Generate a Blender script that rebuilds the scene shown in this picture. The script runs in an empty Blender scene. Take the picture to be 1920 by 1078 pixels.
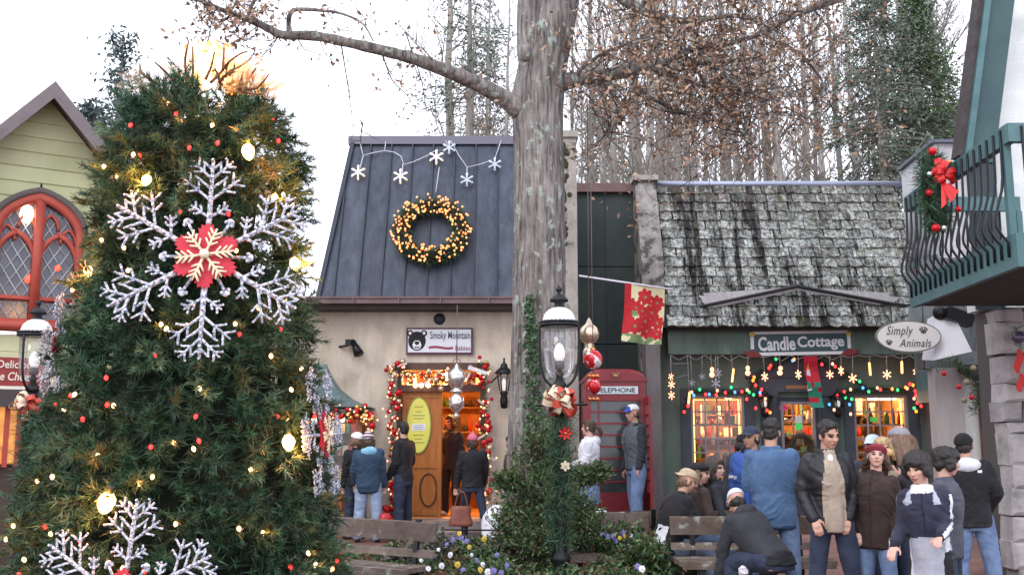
import bpy, math, random
import numpy as np
from mathutils import Vector, Matrix, noise as mnoise

rnd = random.Random(7)
nr = np.random.RandomState(11)
SC = bpy.context.scene
COL = SC.collection
R = math.radians
F = 1870.0
TH = math.atan(281.0 / F)
CT, ST = math.cos(TH), math.sin(TH)
CAMZ = 1.65

# ------------------------------------------------------------------ camera
cam_data = bpy.data.cameras.new("camera")
cam_data.sensor_width = 36.0
cam_data.lens = 36.0 * F / 1920.0
cam_data.clip_start = 0.05
cam_data.clip_end = 800.0
cam = bpy.data.objects.new("camera", cam_data)
COL.objects.link(cam)
cam.location = (0, 0, CAMZ)
cam.rotation_euler = (math.pi / 2 + TH, 0, 0)
SC.camera = cam

# ------------------------------------------------------------------ world: overcast late afternoon
SUN_EL, SUN_ROT = R(38), R(210)
world = bpy.data.worlds.new("World")
SC.world = world
world.use_nodes = True
wn = world.node_tree.nodes
wl = world.node_tree.links
bg = wn["Background"]
sky = wn.new("ShaderNodeTexSky")
sky.sky_type = 'NISHITA'
sky.sun_disc = False
sky.sun_elevation = SUN_EL
sky.sun_rotation = SUN_ROT
wm = wn.new("ShaderNodeMix")
wm.data_type = 'RGBA'
wm.inputs[0].default_value = 0.9
wl.new(sky.outputs[0], wm.inputs[6])
wm.inputs[7].default_value = (13.2, 13.6, 15.4, 1)      # the even white cloud cover
wl.new(wm.outputs[2], bg.inputs[0])
bg.inputs[1].default_value = 0.1

sun_data = bpy.data.lights.new("sun", 'SUN')
sun_data.energy = 0.6
sun_data.angle = R(25)
sun_data.color = (1.0, 0.95, 0.9)
sun = bpy.data.objects.new("sun", sun_data)
COL.objects.link(sun)
sun.rotation_euler = (R(90) - SUN_EL, 0, R(-30))
SC.view_settings.view_transform = 'Standard'
SC.view_settings.look = 'None'
SC.view_settings.exposure = 0.68
SC.view_settings.gamma = 1.0
SC.view_settings.use_curve_mapping = False
SC.render.engine = 'CYCLES'
SC.cycles.use_denoising = True
SC.cycles.max_bounces = 6
SC.cycles.diffuse_bounces = 3
SC.cycles.glossy_bounces = 3
SC.cycles.transmission_bounces = 5
SC.cycles.transparent_max_bounces = 12
SC.cycles.sample_clamp_indirect = 6.0
SC.cycles.caustics_reflective = False
SC.cycles.caustics_refractive = False


# ------------------------------------------------------------------ helpers
def P(u, v, Y):
    """World point of photo pixel (u, v) on the plane at depth Y."""
    dx = (u - 960.0) / F
    dy = (539.0 - v) / F
    t = Y / (CT - dy * ST)
    return Vector((dx * t, Y, CAMZ + t * (ST + dy * CT)))


def ZV(v, Y):
    return P(960, v, Y).z


def PPM(Y):
    return F / Y


def PL(u, v, O, n):
    d = Vector(((u - 960.0) / F, CT - (539.0 - v) / F * ST, ST + (539.0 - v) / F * CT))
    o = Vector((0, 0, CAMZ))
    t = (O - o).dot(n) / d.dot(n)
    return o + d * t


def sm(t):
    t = max(0.0, min(1.0, t))
    return t * t * (3 - 2 * t)


def gz(x, y):
    """Height of the paved ground."""
    return sm((y - 10.5) / 5.0) * (0.12 + 0.25 * sm((x + 0.5) / 2.0))


class MB:
    """Collects shapes and links them as one mesh object."""

    def __init__(self):
        self.v = []
        self.f = []
        self.m = []
        self.s = []

    def add(self, vs, fs, mi=0, smooth=False):
        o = len(self.v)
        self.v.extend([tuple(p) for p in vs])
        for f in fs:
            self.f.append(tuple(i + o for i in f))
            self.m.append(mi)
            self.s.append(smooth)
        return self

    def box(self, a, b, mi=0):
        x0, y0, z0 = a
        x1, y1, z1 = b
        vs = [(x0, y0, z0), (x1, y0, z0), (x1, y1, z0), (x0, y1, z0), (x0, y0, z1), (x1, y0, z1), (x1, y1, z1), (x0, y1, z1)]
        return self.add(vs, [(0, 3, 2, 1), (4, 5, 6, 7), (0, 1, 5, 4), (1, 2, 6, 5), (2, 3, 7, 6), (3, 0, 4, 7)], mi)

    def obox(self, c, ax, ay, az, mi=0):
        """Box at centre c with half-axis vectors."""
        c = Vector(c); ax = Vector(ax); ay = Vector(ay); az = Vector(az)
        vs = []
        for k in (-1, 1):
            for (i, j) in ((-1, -1), (1, -1), (1, 1), (-1, 1)):
                vs.append(c + ax * i + ay * j + az * k)
        return self.add(vs, [(0, 3, 2, 1), (4, 5, 6, 7), (0, 1, 5, 4), (1, 2, 6, 5), (2, 3, 7, 6), (3, 0, 4, 7)], mi)

    def beam(self, p, q, w, h, up=(0, 0, 1), mi=0):
        p = Vector(p); q = Vector(q)
        d = (q - p)
        L = d.length
        d = d / L
        s = d.cross(Vector(up))
        if s.length < 1e-4:
            s = d.cross(Vector((1, 0, 0)))
        s.normalize()
        u = s.cross(d)
        return self.obox((p + q) / 2, d * L / 2, s * w / 2, u * h / 2, mi)

    def tube(self, pts, radii, n=6, mi=0, smooth=True, cap=True):
        pts = [Vector(p) for p in pts]
        if not hasattr(radii, '__len__'):
            radii = [radii] * len(pts)
        vs = []
        prev = None
        for i, p in enumerate(pts):
            d = pts[min(i + 1, len(pts) - 1)] - pts[max(i - 1, 0)]
            if d.length < 1e-9:
                d = Vector((0, 0, 1))
            d.normalize()
            if prev is None:
                a = d.cross(Vector((0.123, 0.95, 0.3)))
                if a.length < 0.05:
                    a = d.cross(Vector((1, 0, 0)))
            else:
                a = prev - d * prev.dot(d)
            a.normalize()
            prev = a
            b = d.cross(a)
            for k in range(n):
                t = 2 * math.pi * k / n
                vs.append(p + (a * math.cos(t) + b * math.sin(t)) * radii[i])
        fs = []
        for i in range(len(pts) - 1):
            for k in range(n):
                k2 = (k + 1) % n
                fs.append((i * n + k, i * n + k2, (i + 1) * n + k2, (i + 1) * n + k))
        if cap:
            fs.append(tuple(range(n - 1, -1, -1)))
            fs.append(tuple((len(pts) - 1) * n + k for k in range(n)))
        return self.add(vs, fs, mi, smooth)

    def lathe(self, prof, c=(0, 0, 0), n=16, mi=0, smooth=True, sx=1.0, sy=1.0):
        c = Vector(c)
        vs = []
        for (r, z) in prof:
            for k in range(n):
                t = 2 * math.pi * k / n
                vs.append(c + Vector((r * math.cos(t) * sx, r * math.sin(t) * sy, z)))
        fs = []
        for i in range(len(prof) - 1):
            for k in range(n):
                k2 = (k + 1) % n
                fs.append((i * n + k, i * n + k2, (i + 1) * n + k2, (i + 1) * n + k))
        fs.append(tuple(range(n - 1, -1, -1)))
        fs.append(tuple((len(prof) - 1) * n + k for k in range(n)))
        return self.add(vs, fs, mi, smooth)

    def ell(self, c, r, nu=10, nv=7, M=None, mi=0, smooth=True):
        c = Vector(c)
        if not hasattr(r, '__len__'):
            r = (r, r, r)
        vs = []
        for j in range(1, nv):
            ph = math.pi * j / nv
            for i in range(nu):
                t = 2 * math.pi * i / nu
                p = Vector((r[0] * math.sin(ph) * math.cos(t), r[1] * math.sin(ph) * math.sin(t), r[2] * math.cos(ph)))
                vs.append(c + (M @ p if M is not None else p))
        top = Vector((0, 0, r[2])); bot = Vector((0, 0, -r[2]))
        vs.append(c + (M @ top if M is not None else top))
        vs.append(c + (M @ bot if M is not None else bot))
        T = len(vs) - 2; B = T + 1
        fs = []
        for j in range(nv - 2):
            for i in range(nu):
                i2 = (i + 1) % nu
                fs.append((j * nu + i, (j + 1) * nu + i, (j + 1) * nu + i2, j * nu + i2))
        for i in range(nu):
            i2 = (i + 1) % nu
            fs.append((T, i, i2))
            fs.append((B, (nv - 2) * nu + i2, (nv - 2) * nu + i))
        return self.add(vs, fs, mi, smooth)

    def plate(self, poly, O, right, up, depth, mi=0):
        """Extruded polygon; the face lies in the plane of right and up through O and depth goes away behind it."""
        O = Vector(O); right = Vector(right); up = Vector(up)
        n = right.cross(up).normalized()
        k = len(poly)
        a = 0.0
        for i in range(k):
            a += poly[i][0] * poly[(i + 1) % k][1] - poly[(i + 1) % k][0] * poly[i][1]
        if a < 0:
            poly = poly[::-1]
        vs = [O + right * x + up * y for x, y in poly] + [O + right * x + up * y - n * depth for x, y in poly]
        fs = [tuple(range(k)), tuple(range(2 * k - 1, k - 1, -1))]
        for i in range(k):
            j = (i + 1) % k
            fs.append((j, i, k + i, k + j))
        return self.add(vs, fs, mi)

    def loft(self, rings, mi=0, smooth=True):
        n = len(rings[0])
        vs = [p for r in rings for p in r]
        fs = []
        for i in range(len(rings) - 1):
            for k in range(n):
                k2 = (k + 1) % n
                fs.append((i * n + k, i * n + k2, (i + 1) * n + k2, (i + 1) * n + k))
        fs.append(tuple(range(n - 1, -1, -1)))
        fs.append(tuple((len(rings) - 1) * n + k for k in range(n)))
        return self.add(vs, fs, mi, smooth)

    def mesh(self, name, mats, off=(0, 0, 0)):
        me = bpy.data.meshes.new(name)
        o = Vector(off)
        me.from_pydata([(x - o.x, y - o.y, z - o.z) for x, y, z in self.v], [], self.f)
        if not isinstance(mats, (list, tuple)):
            mats = [mats]
        for m in mats:
            me.materials.append(m)
        if len(mats) > 1:
            me.polygons.foreach_set("material_index", self.m)
        me.polygons.foreach_set("use_smooth", self.s)
        me.update()
        return me

    def build(self, name, mats, parent=None, **tags):
        off = parent_loc(parent)
        return link(name, self.mesh(name, mats, off), parent, **tags)


def parent_loc(p):
    o = Vector((0, 0, 0))
    while p is not None:
        o = o + Vector(p.location)
        p = p.parent
    return o


def tag(o, label=None, cat=None, group=None, kind=None):
    if label: o["label"] = label
    if cat: o["category"] = cat
    if group: o["group"] = group
    if kind: o["kind"] = kind
    return o


def link(name, data, parent=None, label=None, cat=None, group=None, kind=None):
    o = bpy.data.objects.new(name, data)
    COL.objects.link(o)
    if parent is not None:
        o.parent = parent
    return tag(o, label, cat, group, kind)


def empty(name, loc, label, cat, group=None, rz=0.0, kind=None):
    o = bpy.data.objects.new(name, None)
    o.empty_display_size = 0.1
    COL.objects.link(o)
    o.location = loc
    o.rotation_euler = (0, 0, rz)
    return tag(o, label, cat, group, kind)


KIDS = {}


def copy_tree(o, parent=None, loc=None, rz=None, scale=None, label=None, group=None):
    c = o.copy()
    COL.objects.link(c)
    if parent is not None:
        c.parent = parent
    if loc is not None: c.location = loc
    if rz is not None: c.rotation_euler = (0, 0, rz)
    if scale is not None: c.scale = (scale, scale, scale)
    if label: c["label"] = label
    if group: c["group"] = group
    for ch in list(o.children):
        copy_tree(ch, c)
    return c


def np_mesh(name, verts, faces_flat, nper, mats, mat_idx=None, smooth=False):
    """Fast mesh from numpy arrays; every face has nper corners."""
    me = bpy.data.meshes.new(name)
    nv = len(verts)
    nf = len(faces_flat) // nper
    me.vertices.add(nv)
    me.vertices.foreach_set("co", np.asarray(verts, dtype=np.float32).ravel())
    me.loops.add(nf * nper)
    me.loops.foreach_set("vertex_index", np.asarray(faces_flat, dtype=np.int32))
    me.polygons.add(nf)
    me.polygons.foreach_set("loop_start", np.arange(0, nf * nper, nper, dtype=np.int32))
    me.polygons.foreach_set("loop_total", np.full(nf, nper, dtype=np.int32))
    if not isinstance(mats, (list, tuple)):
        mats = [mats]
    for m in mats:
        me.materials.append(m)
    if mat_idx is not None:
        me.polygons.foreach_set("material_index", np.asarray(mat_idx, dtype=np.int32))
    me.update(calc_edges=True)
    return me


def unit(a):
    return a / np.maximum(np.linalg.norm(a, axis=1, keepdims=True), 1e-9)


def needles(base, dirs, length, width, curl=0.0):
    """Thin triangles: returns verts (3N), flat faces."""
    n = len(base)
    r = unit(nr.normal(size=(n, 3)))
    side = unit(np.cross(dirs, r)) * (np.asarray(width).reshape(-1, 1) * 0.5)
    tip = base + dirs * np.asarray(length).reshape(-1, 1)
    v = np.empty((n, 3, 3), dtype=np.float32)
    v[:, 0] = base - side
    v[:, 1] = base + side
    v[:, 2] = tip
    return v.reshape(-1, 3), np.arange(3 * n, dtype=np.int32)


def leaf_quads(cent, dirs, length, width, fold=0.25):
    """Folded diamond leaves, two triangles each: returns verts (4N), flat faces of 3."""
    n = len(cent)
    r = unit(nr.normal(size=(n, 3)))
    side = unit(np.cross(dirs, r))
    nrm = np.cross(dirs, side)
    L = np.asarray(length).reshape(-1, 1)
    W = np.asarray(width).reshape(-1, 1)
    v = np.empty((n, 4, 3), dtype=np.float32)
    v[:, 0] = cent - dirs * L * 0.5
    v[:, 1] = cent + side * W * 0.5 + nrm * W * fold
    v[:, 2] = cent + dirs * L * 0.5
    v[:, 3] = cent - side * W * 0.5 + nrm * W * fold
    b = (np.arange(n, dtype=np.int32) * 4).reshape(-1, 1)
    f = np.concatenate([b + np.array([[0, 1, 2]]), b + np.array([[0, 2, 3]])], axis=1).ravel()
    return v.reshape(-1, 3), f


_TMP = []


def realize(me, mods):
    """Evaluate modifiers on a mesh and return the resulting new mesh."""
    o = bpy.data.objects.new("work", me)
    COL.objects.link(o)
    for typ, kw in mods:
        m = o.modifiers.new(typ, typ)
        for k, v in kw.items():
            setattr(m, k, v)
    dg = bpy.context.evaluated_depsgraph_get()
    out = bpy.data.meshes.new_from_object(o.evaluated_get(dg), preserve_all_data_layers=False, depsgraph=dg)
    bpy.data.objects.remove(o)
    return out


def text_mesh(body, w, h, shear=0.0, bold=0.0, ext=0.004, space=1.0):
    """Lettering as a mesh in the XZ plane, facing -Y, centred, w wide and h high (h None keeps the ratio)."""
    cu = bpy.data.curves.new("lettering", 'FONT')
    cu.body = body
    cu.shear = shear
    cu.offset = bold
    cu.extrude = 0.01
    cu.resolution_u = 3
    cu.space_character = space
    cu.align_x = 'CENTER'
    me = realize_obj(cu)
    n = len(me.vertices)
    co = np.empty(n * 3, dtype=np.float32)
    me.vertices.foreach_get("co", co)
    co = co.reshape(-1, 3)
    mn, mx = co.min(0), co.max(0)
    c = (mn + mx) / 2
    sx = w / (mx[0] - mn[0])
    sy = sx if h is None else h / (mx[1] - mn[1])
    out = np.empty_like(co)
    out[:, 0] = (co[:, 0] - c[0]) * sx
    out[:, 2] = (co[:, 1] - c[1]) * sy
    out[:, 1] = -(co[:, 2] - mn[2]) / max(mx[2] - mn[2], 1e-6) * ext
    me.vertices.foreach_set("co", out.ravel())
    me.update()
    return me


def realize_obj(data):
    o = bpy.data.objects.new("work", data)
    COL.objects.link(o)
    dg = bpy.context.evaluated_depsgraph_get()
    out = bpy.data.meshes.new_from_object(o.evaluated_get(dg), preserve_all_data_layers=False, depsgraph=dg)
    bpy.data.objects.remove(o)
    return out


def lettering(body, w, h, loc, mat, parent, rz=0.0, ry=0.0, **kw):
    me = text_mesh(body, w, h, **kw)
    me.materials.clear()
    me.materials.append(mat)
    o = link("lettering", me, parent)
    o.location = Vector(loc) - parent_loc(parent)
    o.rotation_euler = (0, ry, rz)
    return o


# ------------------------------------------------------------------ materials
MATS = {}


def mat(name, col, rough=0.7, metal=0.0, col2=None, ns=5.0, lo=0.35, hi=0.65, bump=0.0, bs=40.0, stretch=(1, 1, 1),
        spec=0.4, emis=None, es=0.0, var=0.0, world_pos=False, col3=None, ns3=20.0, lo3=0.55, hi3=0.65, sheen=0.0, coat=0.0, bstretch=None, trans=0.0):
    if name in MATS:
        return MATS[name]
    m = bpy.data.materials.new(name)
    MATS[name] = m
    m.use_nodes = True
    nt = m.node_tree
    N, L = nt.nodes, nt.links
    b = N["Principled BSDF"]
    b.inputs["Roughness"].default_value = rough
    b.inputs["Metallic"].default_value = metal
    b.inputs["Specular IOR Level"].default_value = spec
    b.inputs["Base Color"].default_value = (*col, 1)
    if sheen: b.inputs["Sheen Weight"].default_value = sheen
    if coat: b.inputs["Coat Weight"].default_value = coat
    if trans: b.inputs["Transmission Weight"].default_value = trans
    if emis is not None:
        b.inputs["Emission Color"].default_value = (*emis, 1)
        b.inputs["Emission Strength"].default_value = es
    if world_pos:
        src = N.new("ShaderNodeNewGeometry").outputs["Position"]
    else:
        src = N.new("ShaderNodeTexCoord").outputs["Object"]
    mp = N.new("ShaderNodeMapping")
    mp.inputs["Scale"].default_value = stretch
    L.new(src, mp.inputs[0])
    cur = None
    if col2 is not None:
        n1 = N.new("ShaderNodeTexNoise")
        n1.inputs["Scale"].default_value = ns
        n1.inputs["Detail"].default_value = 6.0
        n1.inputs["Roughness"].default_value = 0.65
        L.new(mp.outputs[0], n1.inputs["Vector"])
        rp = N.new("ShaderNodeValToRGB")
        rp.color_ramp.elements[0].position = lo
        rp.color_ramp.elements[0].color = (*col, 1)
        rp.color_ramp.elements[1].position = hi
        rp.color_ramp.elements[1].color = (*col2, 1)
        L.new(n1.outputs[0], rp.inputs[0])
        cur = rp.outputs[0]
    if col3 is not None:
        n2 = N.new("ShaderNodeTexNoise")
        n2.inputs["Scale"].default_value = ns3
        n2.inputs["Detail"].default_value = 4.0
        L.new(src, n2.inputs["Vector"])
        r2 = N.new("ShaderNodeValToRGB")
        r2.color_ramp.elements[0].position = lo3
        r2.color_ramp.elements[0].color = (0, 0, 0, 1)
        r2.color_ramp.elements[1].position = hi3
        r2.color_ramp.elements[1].color = (1, 1, 1, 1)
        L.new(n2.outputs[0], r2.inputs[0])
        mx = N.new("ShaderNodeMix")
        mx.data_type = 'RGBA'
        L.new(r2.outputs[0], mx.inputs[0])
        if cur is not None:
            L.new(cur, mx.inputs[6])
        else:
            mx.inputs[6].default_value = (*col, 1)
        mx.inputs[7].default_value = (*col3, 1)
        cur = mx.outputs[2]
    if var:
        oi = N.new("ShaderNodeObjectInfo")
        mr = N.new("ShaderNodeMapRange")
        mr.inputs[3].default_value = 1 - var
        mr.inputs[4].default_value = 1 + var
        L.new(oi.outputs["Random"], mr.inputs[0])
        hs = N.new("ShaderNodeHueSaturation")
        L.new(mr.outputs[0], hs.inputs["Value"])
        if cur is not None:
            L.new(cur, hs.inputs["Color"])
        else:
            hs.inputs["Color"].default_value = (*col, 1)
        cur = hs.outputs[0]
    if cur is not None:
        L.new(cur, b.inputs["Base Color"])
    if bump:
        nb = N.new("ShaderNodeTexNoise")
        nb.inputs["Scale"].default_value = bs
        nb.inputs["Detail"].default_value = 5.0
        if bstretch:
            mb = N.new("ShaderNodeMapping")
            mb.inputs["Scale"].default_value = bstretch
            L.new(src, mb.inputs[0])
            L.new(mb.outputs[0], nb.inputs["Vector"])
        else:
            L.new(mp.outputs[0], nb.inputs["Vector"])
        bp = N.new("ShaderNodeBump")
        bp.inputs["Strength"].default_value = bump
        bp.inputs["Distance"].default_value = 0.02
        L.new(nb.outputs[0], bp.inputs["Height"])
        L.new(bp.outputs[0], b.inputs["Normal"])
    return m


def glow(name, col, s):
    if name in MATS:
        return MATS[name]
    m = bpy.data.materials.new(name)
    MATS[name] = m
    m.use_nodes = True
    b = m.node_tree.nodes["Principled BSDF"]
    b.inputs["Base Color"].default_value = (min(1, col[0] * .8), min(1, col[1] * .8), min(1, col[2] * .8), 1)
    b.inputs["Roughness"].default_value = 0.25
    b.inputs["Emission Color"].default_value = (*col, 1)
    b.inputs["Emission Strength"].default_value = s
    return m


def clear_glass(name, tint=(1, 1, 1), refl=0.12, haze=0.0):
    """Thin pane: see-through with a fresnel reflection."""
    if name in MATS:
        return MATS[name]
    m = bpy.data.materials.new(name)
    MATS[name] = m
    m.use_nodes = True
    nt = m.node_tree
    N, L = nt.nodes, nt.links
    N.remove(N["Principled BSDF"])
    out = N["Material Output"]
    t = N.new("ShaderNodeBsdfTransparent")
    t.inputs[0].default_value = (*tint, 1)
    g = N.new("ShaderNodeBsdfGlossy")
    g.inputs["Roughness"].default_value = 0.03
    lw = N.new("ShaderNodeLayerWeight")
    lw.inputs[0].default_value = 0.25
    ma = N.new("ShaderNodeMath")
    ma.operation = 'MULTIPLY_ADD'
    ma.inputs[1].default_value = 0.45
    ma.inputs[2].default_value = refl * 0.4
    L.new(lw.outputs["Fresnel"], ma.inputs[0])
    mx = N.new("ShaderNodeMixShader")
    L.new(ma.outputs[0], mx.inputs[0])
    L.new(t.outputs[0], mx.inputs[1])
    L.new(g.outputs[0], mx.inputs[2])
    cur = mx.outputs[0]
    if haze:
        d = N.new("ShaderNodeBsdfDiffuse")
        d.inputs[0].default_value = (0.8, 0.8, 0.82, 1)
        m2 = N.new("ShaderNodeMixShader")
        m2.inputs[0].default_value = haze
        L.new(cur, m2.inputs[1])
        L.new(d.outputs[0], m2.inputs[2])
        cur = m2.outputs[0]
    L.new(cur, out.inputs[0])
    return m


def sheer(name, col, alpha):
    """Gauzy fabric that light passes through."""
    m = bpy.data.materials.new(name)
    MATS[name] = m
    m.use_nodes = True
    nt = m.node_tree
    N, L = nt.nodes, nt.links
    N.remove(N["Principled BSDF"])
    out = N["Material Output"]
    t = N.new("ShaderNodeBsdfTransparent")
    d = N.new("ShaderNodeBsdfDiffuse")
    d.inputs[0].default_value = (*col, 1)
    tl = N.new("ShaderNodeBsdfTranslucent")
    tl.inputs[0].default_value = (*col, 1)
    a = N.new("ShaderNodeMixShader")
    a.inputs[0].default_value = 0.6
    L.new(d.outputs[0], a.inputs[1])
    L.new(tl.outputs[0], a.inputs[2])
    x = N.new("ShaderNodeMixShader")
    x.inputs[0].default_value = alpha
    L.new(t.outputs[0], x.inputs[1])
    L.new(a.outputs[0], x.inputs[2])
    L.new(x.outputs[0], out.inputs[0])
    return m


BLACK_IRON = mat("black_iron", (0.012, 0.013, 0.016), 0.4, 0.3, bump=0.15, bs=60)
STUCCO = mat("beige_stucco", (0.51, 0.435, 0.345), 0.9, col2=(0.71, 0.625, 0.52), ns=1.9, stretch=(1.6, 1.6, .7), bump=0.4, bs=40, col3=(0.37, 0.31, 0.25), ns3=1.7, lo3=0.54, hi3=0.78)
PALE_STUCCO = mat("pale_stucco", (0.62, 0.64, 0.62), 0.9, col2=(0.74, 0.75, 0.72), ns=2.0, bump=0.3, bs=45, col3=(0.45, 0.48, 0.46), ns3=1.3, lo3=0.58, hi3=0.8)
TRIM_BROWN = mat("brown_trim", (0.13, 0.085, 0.085), 0.6, col2=(0.19, 0.13, 0.13), ns=3, bump=0.1, bs=30)
SLATE_METAL = mat("slate_metal", (0.026, 0.036, 0.056), 0.5, 0.2, col2=(0.062, 0.076, 0.103), ns=2.0, stretch=(3.2, 3.2, 0.35), var=0.2, bump=0.25, bs=3.5, col3=(0.10, 0.105, 0.11), ns3=9, lo3=.66, hi3=.8)
COTTAGE_GREEN = mat("cottage_green", (0.085, 0.13, 0.105), 0.7, col2=(0.155, 0.21, 0.175), ns=2.0, stretch=(1.6, 1.6, .5), bump=0.1, bs=25, var=0.08)
DEEP_GREEN = mat("deep_green", (0.03, 0.045, 0.045), 0.7, col2=(0.05, 0.065, 0.062), ns=2, bump=0.1, bs=20, var=0.1)
TEAL_PAINT = mat("teal_paint", (0.055, 0.125, 0.135), 0.55, col2=(0.085, 0.175, 0.18), ns=4, bump=0.08, bs=30)
SLATE_TRIM = mat("slate_trim", (0.05, 0.06, 0.08), 0.6, col2=(0.075, 0.085, 0.105), ns=3)
WHITE_PAINT = mat("white_paint", (0.78, 0.78, 0.78), 0.5)
GREY_SASH = mat("grey_sash", (0.30, 0.28, 0.30), 0.6)
RED_PAINT = mat("red_paint", (0.17, 0.012, 0.018), 0.42, col2=(0.26, 0.02, 0.028), ns=5, coat=0.1, bump=.1, bs=18, col3=(0.15, 0.02, 0.02), ns3=7, lo3=.6, hi3=.75)
OLD_WOOD = mat("weathered_wood", (0.10, 0.08, 0.068), 0.85, col2=(0.20, 0.165, 0.145), ns=5, stretch=(1, 1, 1), bump=0.4, bs=30, col3=(0.30, 0.31, 0.27), ns3=9, lo3=0.6, hi3=0.7, var=0.15)
GLASS = clear_glass("window_glass", refl=0.05)
FIR = [mat("fir_dark", (0.018, 0.048, 0.026), 0.6), mat("fir_mid", (0.040, 0.104, 0.050), 0.55),
       mat("fir_blue", (0.072, 0.155, 0.090), 0.5), mat("fir_olive", (0.085, 0.105, 0.040), 0.6), mat("fir_tip", (0.16, 0.25, 0.14), 0.5)]
RED_BALL = mat("red_bauble", (0.5, 0.008, 0.015), 0.18, 0.25)
GOLD_BALL = mat("gold_bauble", (0.6, 0.36, 0.12), 0.25, 0.9)
SILVER_BALL = mat("silver_bauble", (0.72, 0.70, 0.68), 0.25, 0.85, bump=0.3, bs=25)
CHAMPAGNE = mat("champagne_bauble", (0.62, 0.52, 0.38), 0.28, 0.8, bump=0.3, bs=20)
G_WARM = glow("warm_bulb", (1.0, 0.55, 0.24), 4.0)
G_WARM_BIG = glow("large_warm_bulb", (1.0, 0.52, 0.18), 6.0)
G_RED = glow("red_bulb", (1.0, 0.03, 0.03), 2.6)
G_GREEN = glow("green_bulb", (0.05, 0.8, 0.25), 1.1)
G_BLUE = glow("blue_bulb", (0.08, 0.30, 1.0), 1.5)
G_ORANGE = glow("orange_bulb", (1.0, 0.20, 0.03), 2.4)
G_SOFT = glow("frosted_warm", (1.0, 0.46, 0.27), 1.35)
# ================================================================== SETTING
def grid_sheet(name, xs, ys, fz, m, **tags):
    vs = [(x, y, fz(x, y)) for y in ys for x in xs]
    nx = len(xs)
    fs = [(j * nx + i, j * nx + i + 1, (j + 1) * nx + i + 1, (j + 1) * nx + i) for j in range(len(ys) - 1) for i in range(nx - 1)]
    mb = MB()
    mb.add(vs, fs, 0, True)
    return mb.build(name, m, None, **tags)


def brick_paving():
    m = bpy.data.materials.new("brick_paving")
    m.use_nodes = True
    N, L = m.node_tree.nodes, m.node_tree.links
    b = N["Principled BSDF"]
    tc = N.new("ShaderNodeTexCoord")
    br = N.new("ShaderNodeTexBrick")
    br.inputs["Color1"].default_value = (0.22, 0.095, 0.075, 1)
    br.inputs["Color2"].default_value = (0.30, 0.145, 0.115, 1)
    br.inputs["Mortar"].default_value = (0.16, 0.13, 0.12, 1)
    br.inputs["Scale"].default_value = 1.0
    br.inputs["Brick Width"].default_value = 0.21
    br.inputs["Row Height"].default_value = 0.105
    br.inputs["Mortar Size"].default_value = 0.006
    L.new(tc.outputs["Object"], br.inputs["Vector"])
    no = N.new("ShaderNodeTexNoise")
    no.inputs["Scale"].default_value = 1.3
    no.inputs["Detail"].default_value = 6
    L.new(tc.outputs["Object"], no.inputs["Vector"])
    mx = N.new("ShaderNodeMix"); mx.data_type = 'RGBA'; mx.blend_type = 'MULTIPLY'
    mx.inputs[0].default_value = 0.6
    L.new(br.outputs[0], mx.inputs[6]); L.new(no.outputs[0], mx.inputs[7])
    L.new(mx.outputs[2], b.inputs["Base Color"])
    b.inputs["Roughness"].default_value = 0.8
    bp = N.new("ShaderNodeBump"); bp.inputs["Strength"].default_value = 0.4; bp.inputs["Distance"].default_value = 0.01
    iv = N.new("ShaderNodeMath"); iv.operation = 'SUBTRACT'; iv.inputs[0].default_value = 1.0
    L.new(br.outputs["Fac"], iv.inputs[1]); L.new(iv.outputs[0], bp.inputs["Height"])
    L.new(bp.outputs[0], b.inputs["Normal"])
    return m


xs = sorted(set([-90, -60, -40, -25, -15] + [x * 0.5 for x in range(-20, 25)] + [15, 25, 40, 60, 90]))
ys = [-6, -3, 0, 3, 6, 8, 9] + [9.5 + 0.5 * k for k in range(18)] + [20, 25, 40, 70, 120, 200]
grid_sheet("pavement", xs, ys, gz, brick_paving(), label="red brick pavement of the village courtyard", cat="pavement", kind="structure")
LEAF_LITTER = mat("leaf_litter", (0.14, 0.10, 0.075), 0.95, col2=(0.24, 0.18, 0.14), ns=1.5, bump=0.6, bs=8)
xs2 = [-90, -70] + [-50 + 4 * k for k in range(26)] + [70, 90]
ys2 = [19.5 + 3 * k for k in range(18)] + [90, 150, 300]
grid_sheet("hillside", xs2, ys2, lambda x, y: 0.2 + 9.0 * sm((y - 19.5) / 60) + 0.5 * mnoise.noise((x * .1, y * .1, 0)), LEAF_LITTER,
           label="wooded hillside covered in leaf litter behind the shops", cat="hillside", kind="structure")


def bedz(x, y):
    cx, cy = -0.05, 10.9
    dx, dy = (x - cx) / 2.35, (y - cy) / 2.6
    r = math.sqrt(dx * dx + dy * dy)
    return 0.34 * sm((1.0 - r) / 0.35) + 0.05 * mnoise.noise((x * 1.5, y * 1.5, 3)) - 0.04


SOIL = mat("garden_soil", (0.035, 0.025, 0.02), 0.95, col2=(0.08, 0.055, 0.04), ns=9, bump=0.8, bs=25)
grid_sheet("planting_bed", [-2.5 + .2 * k for k in range(26)], [8.2 + .2 * k for k in range(28)], lambda x, y: max(bedz(x, y), -0.02), SOIL,
           label="raised soil bed mulched with bark around the oak", cat="planting bed", kind="structure")

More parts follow.
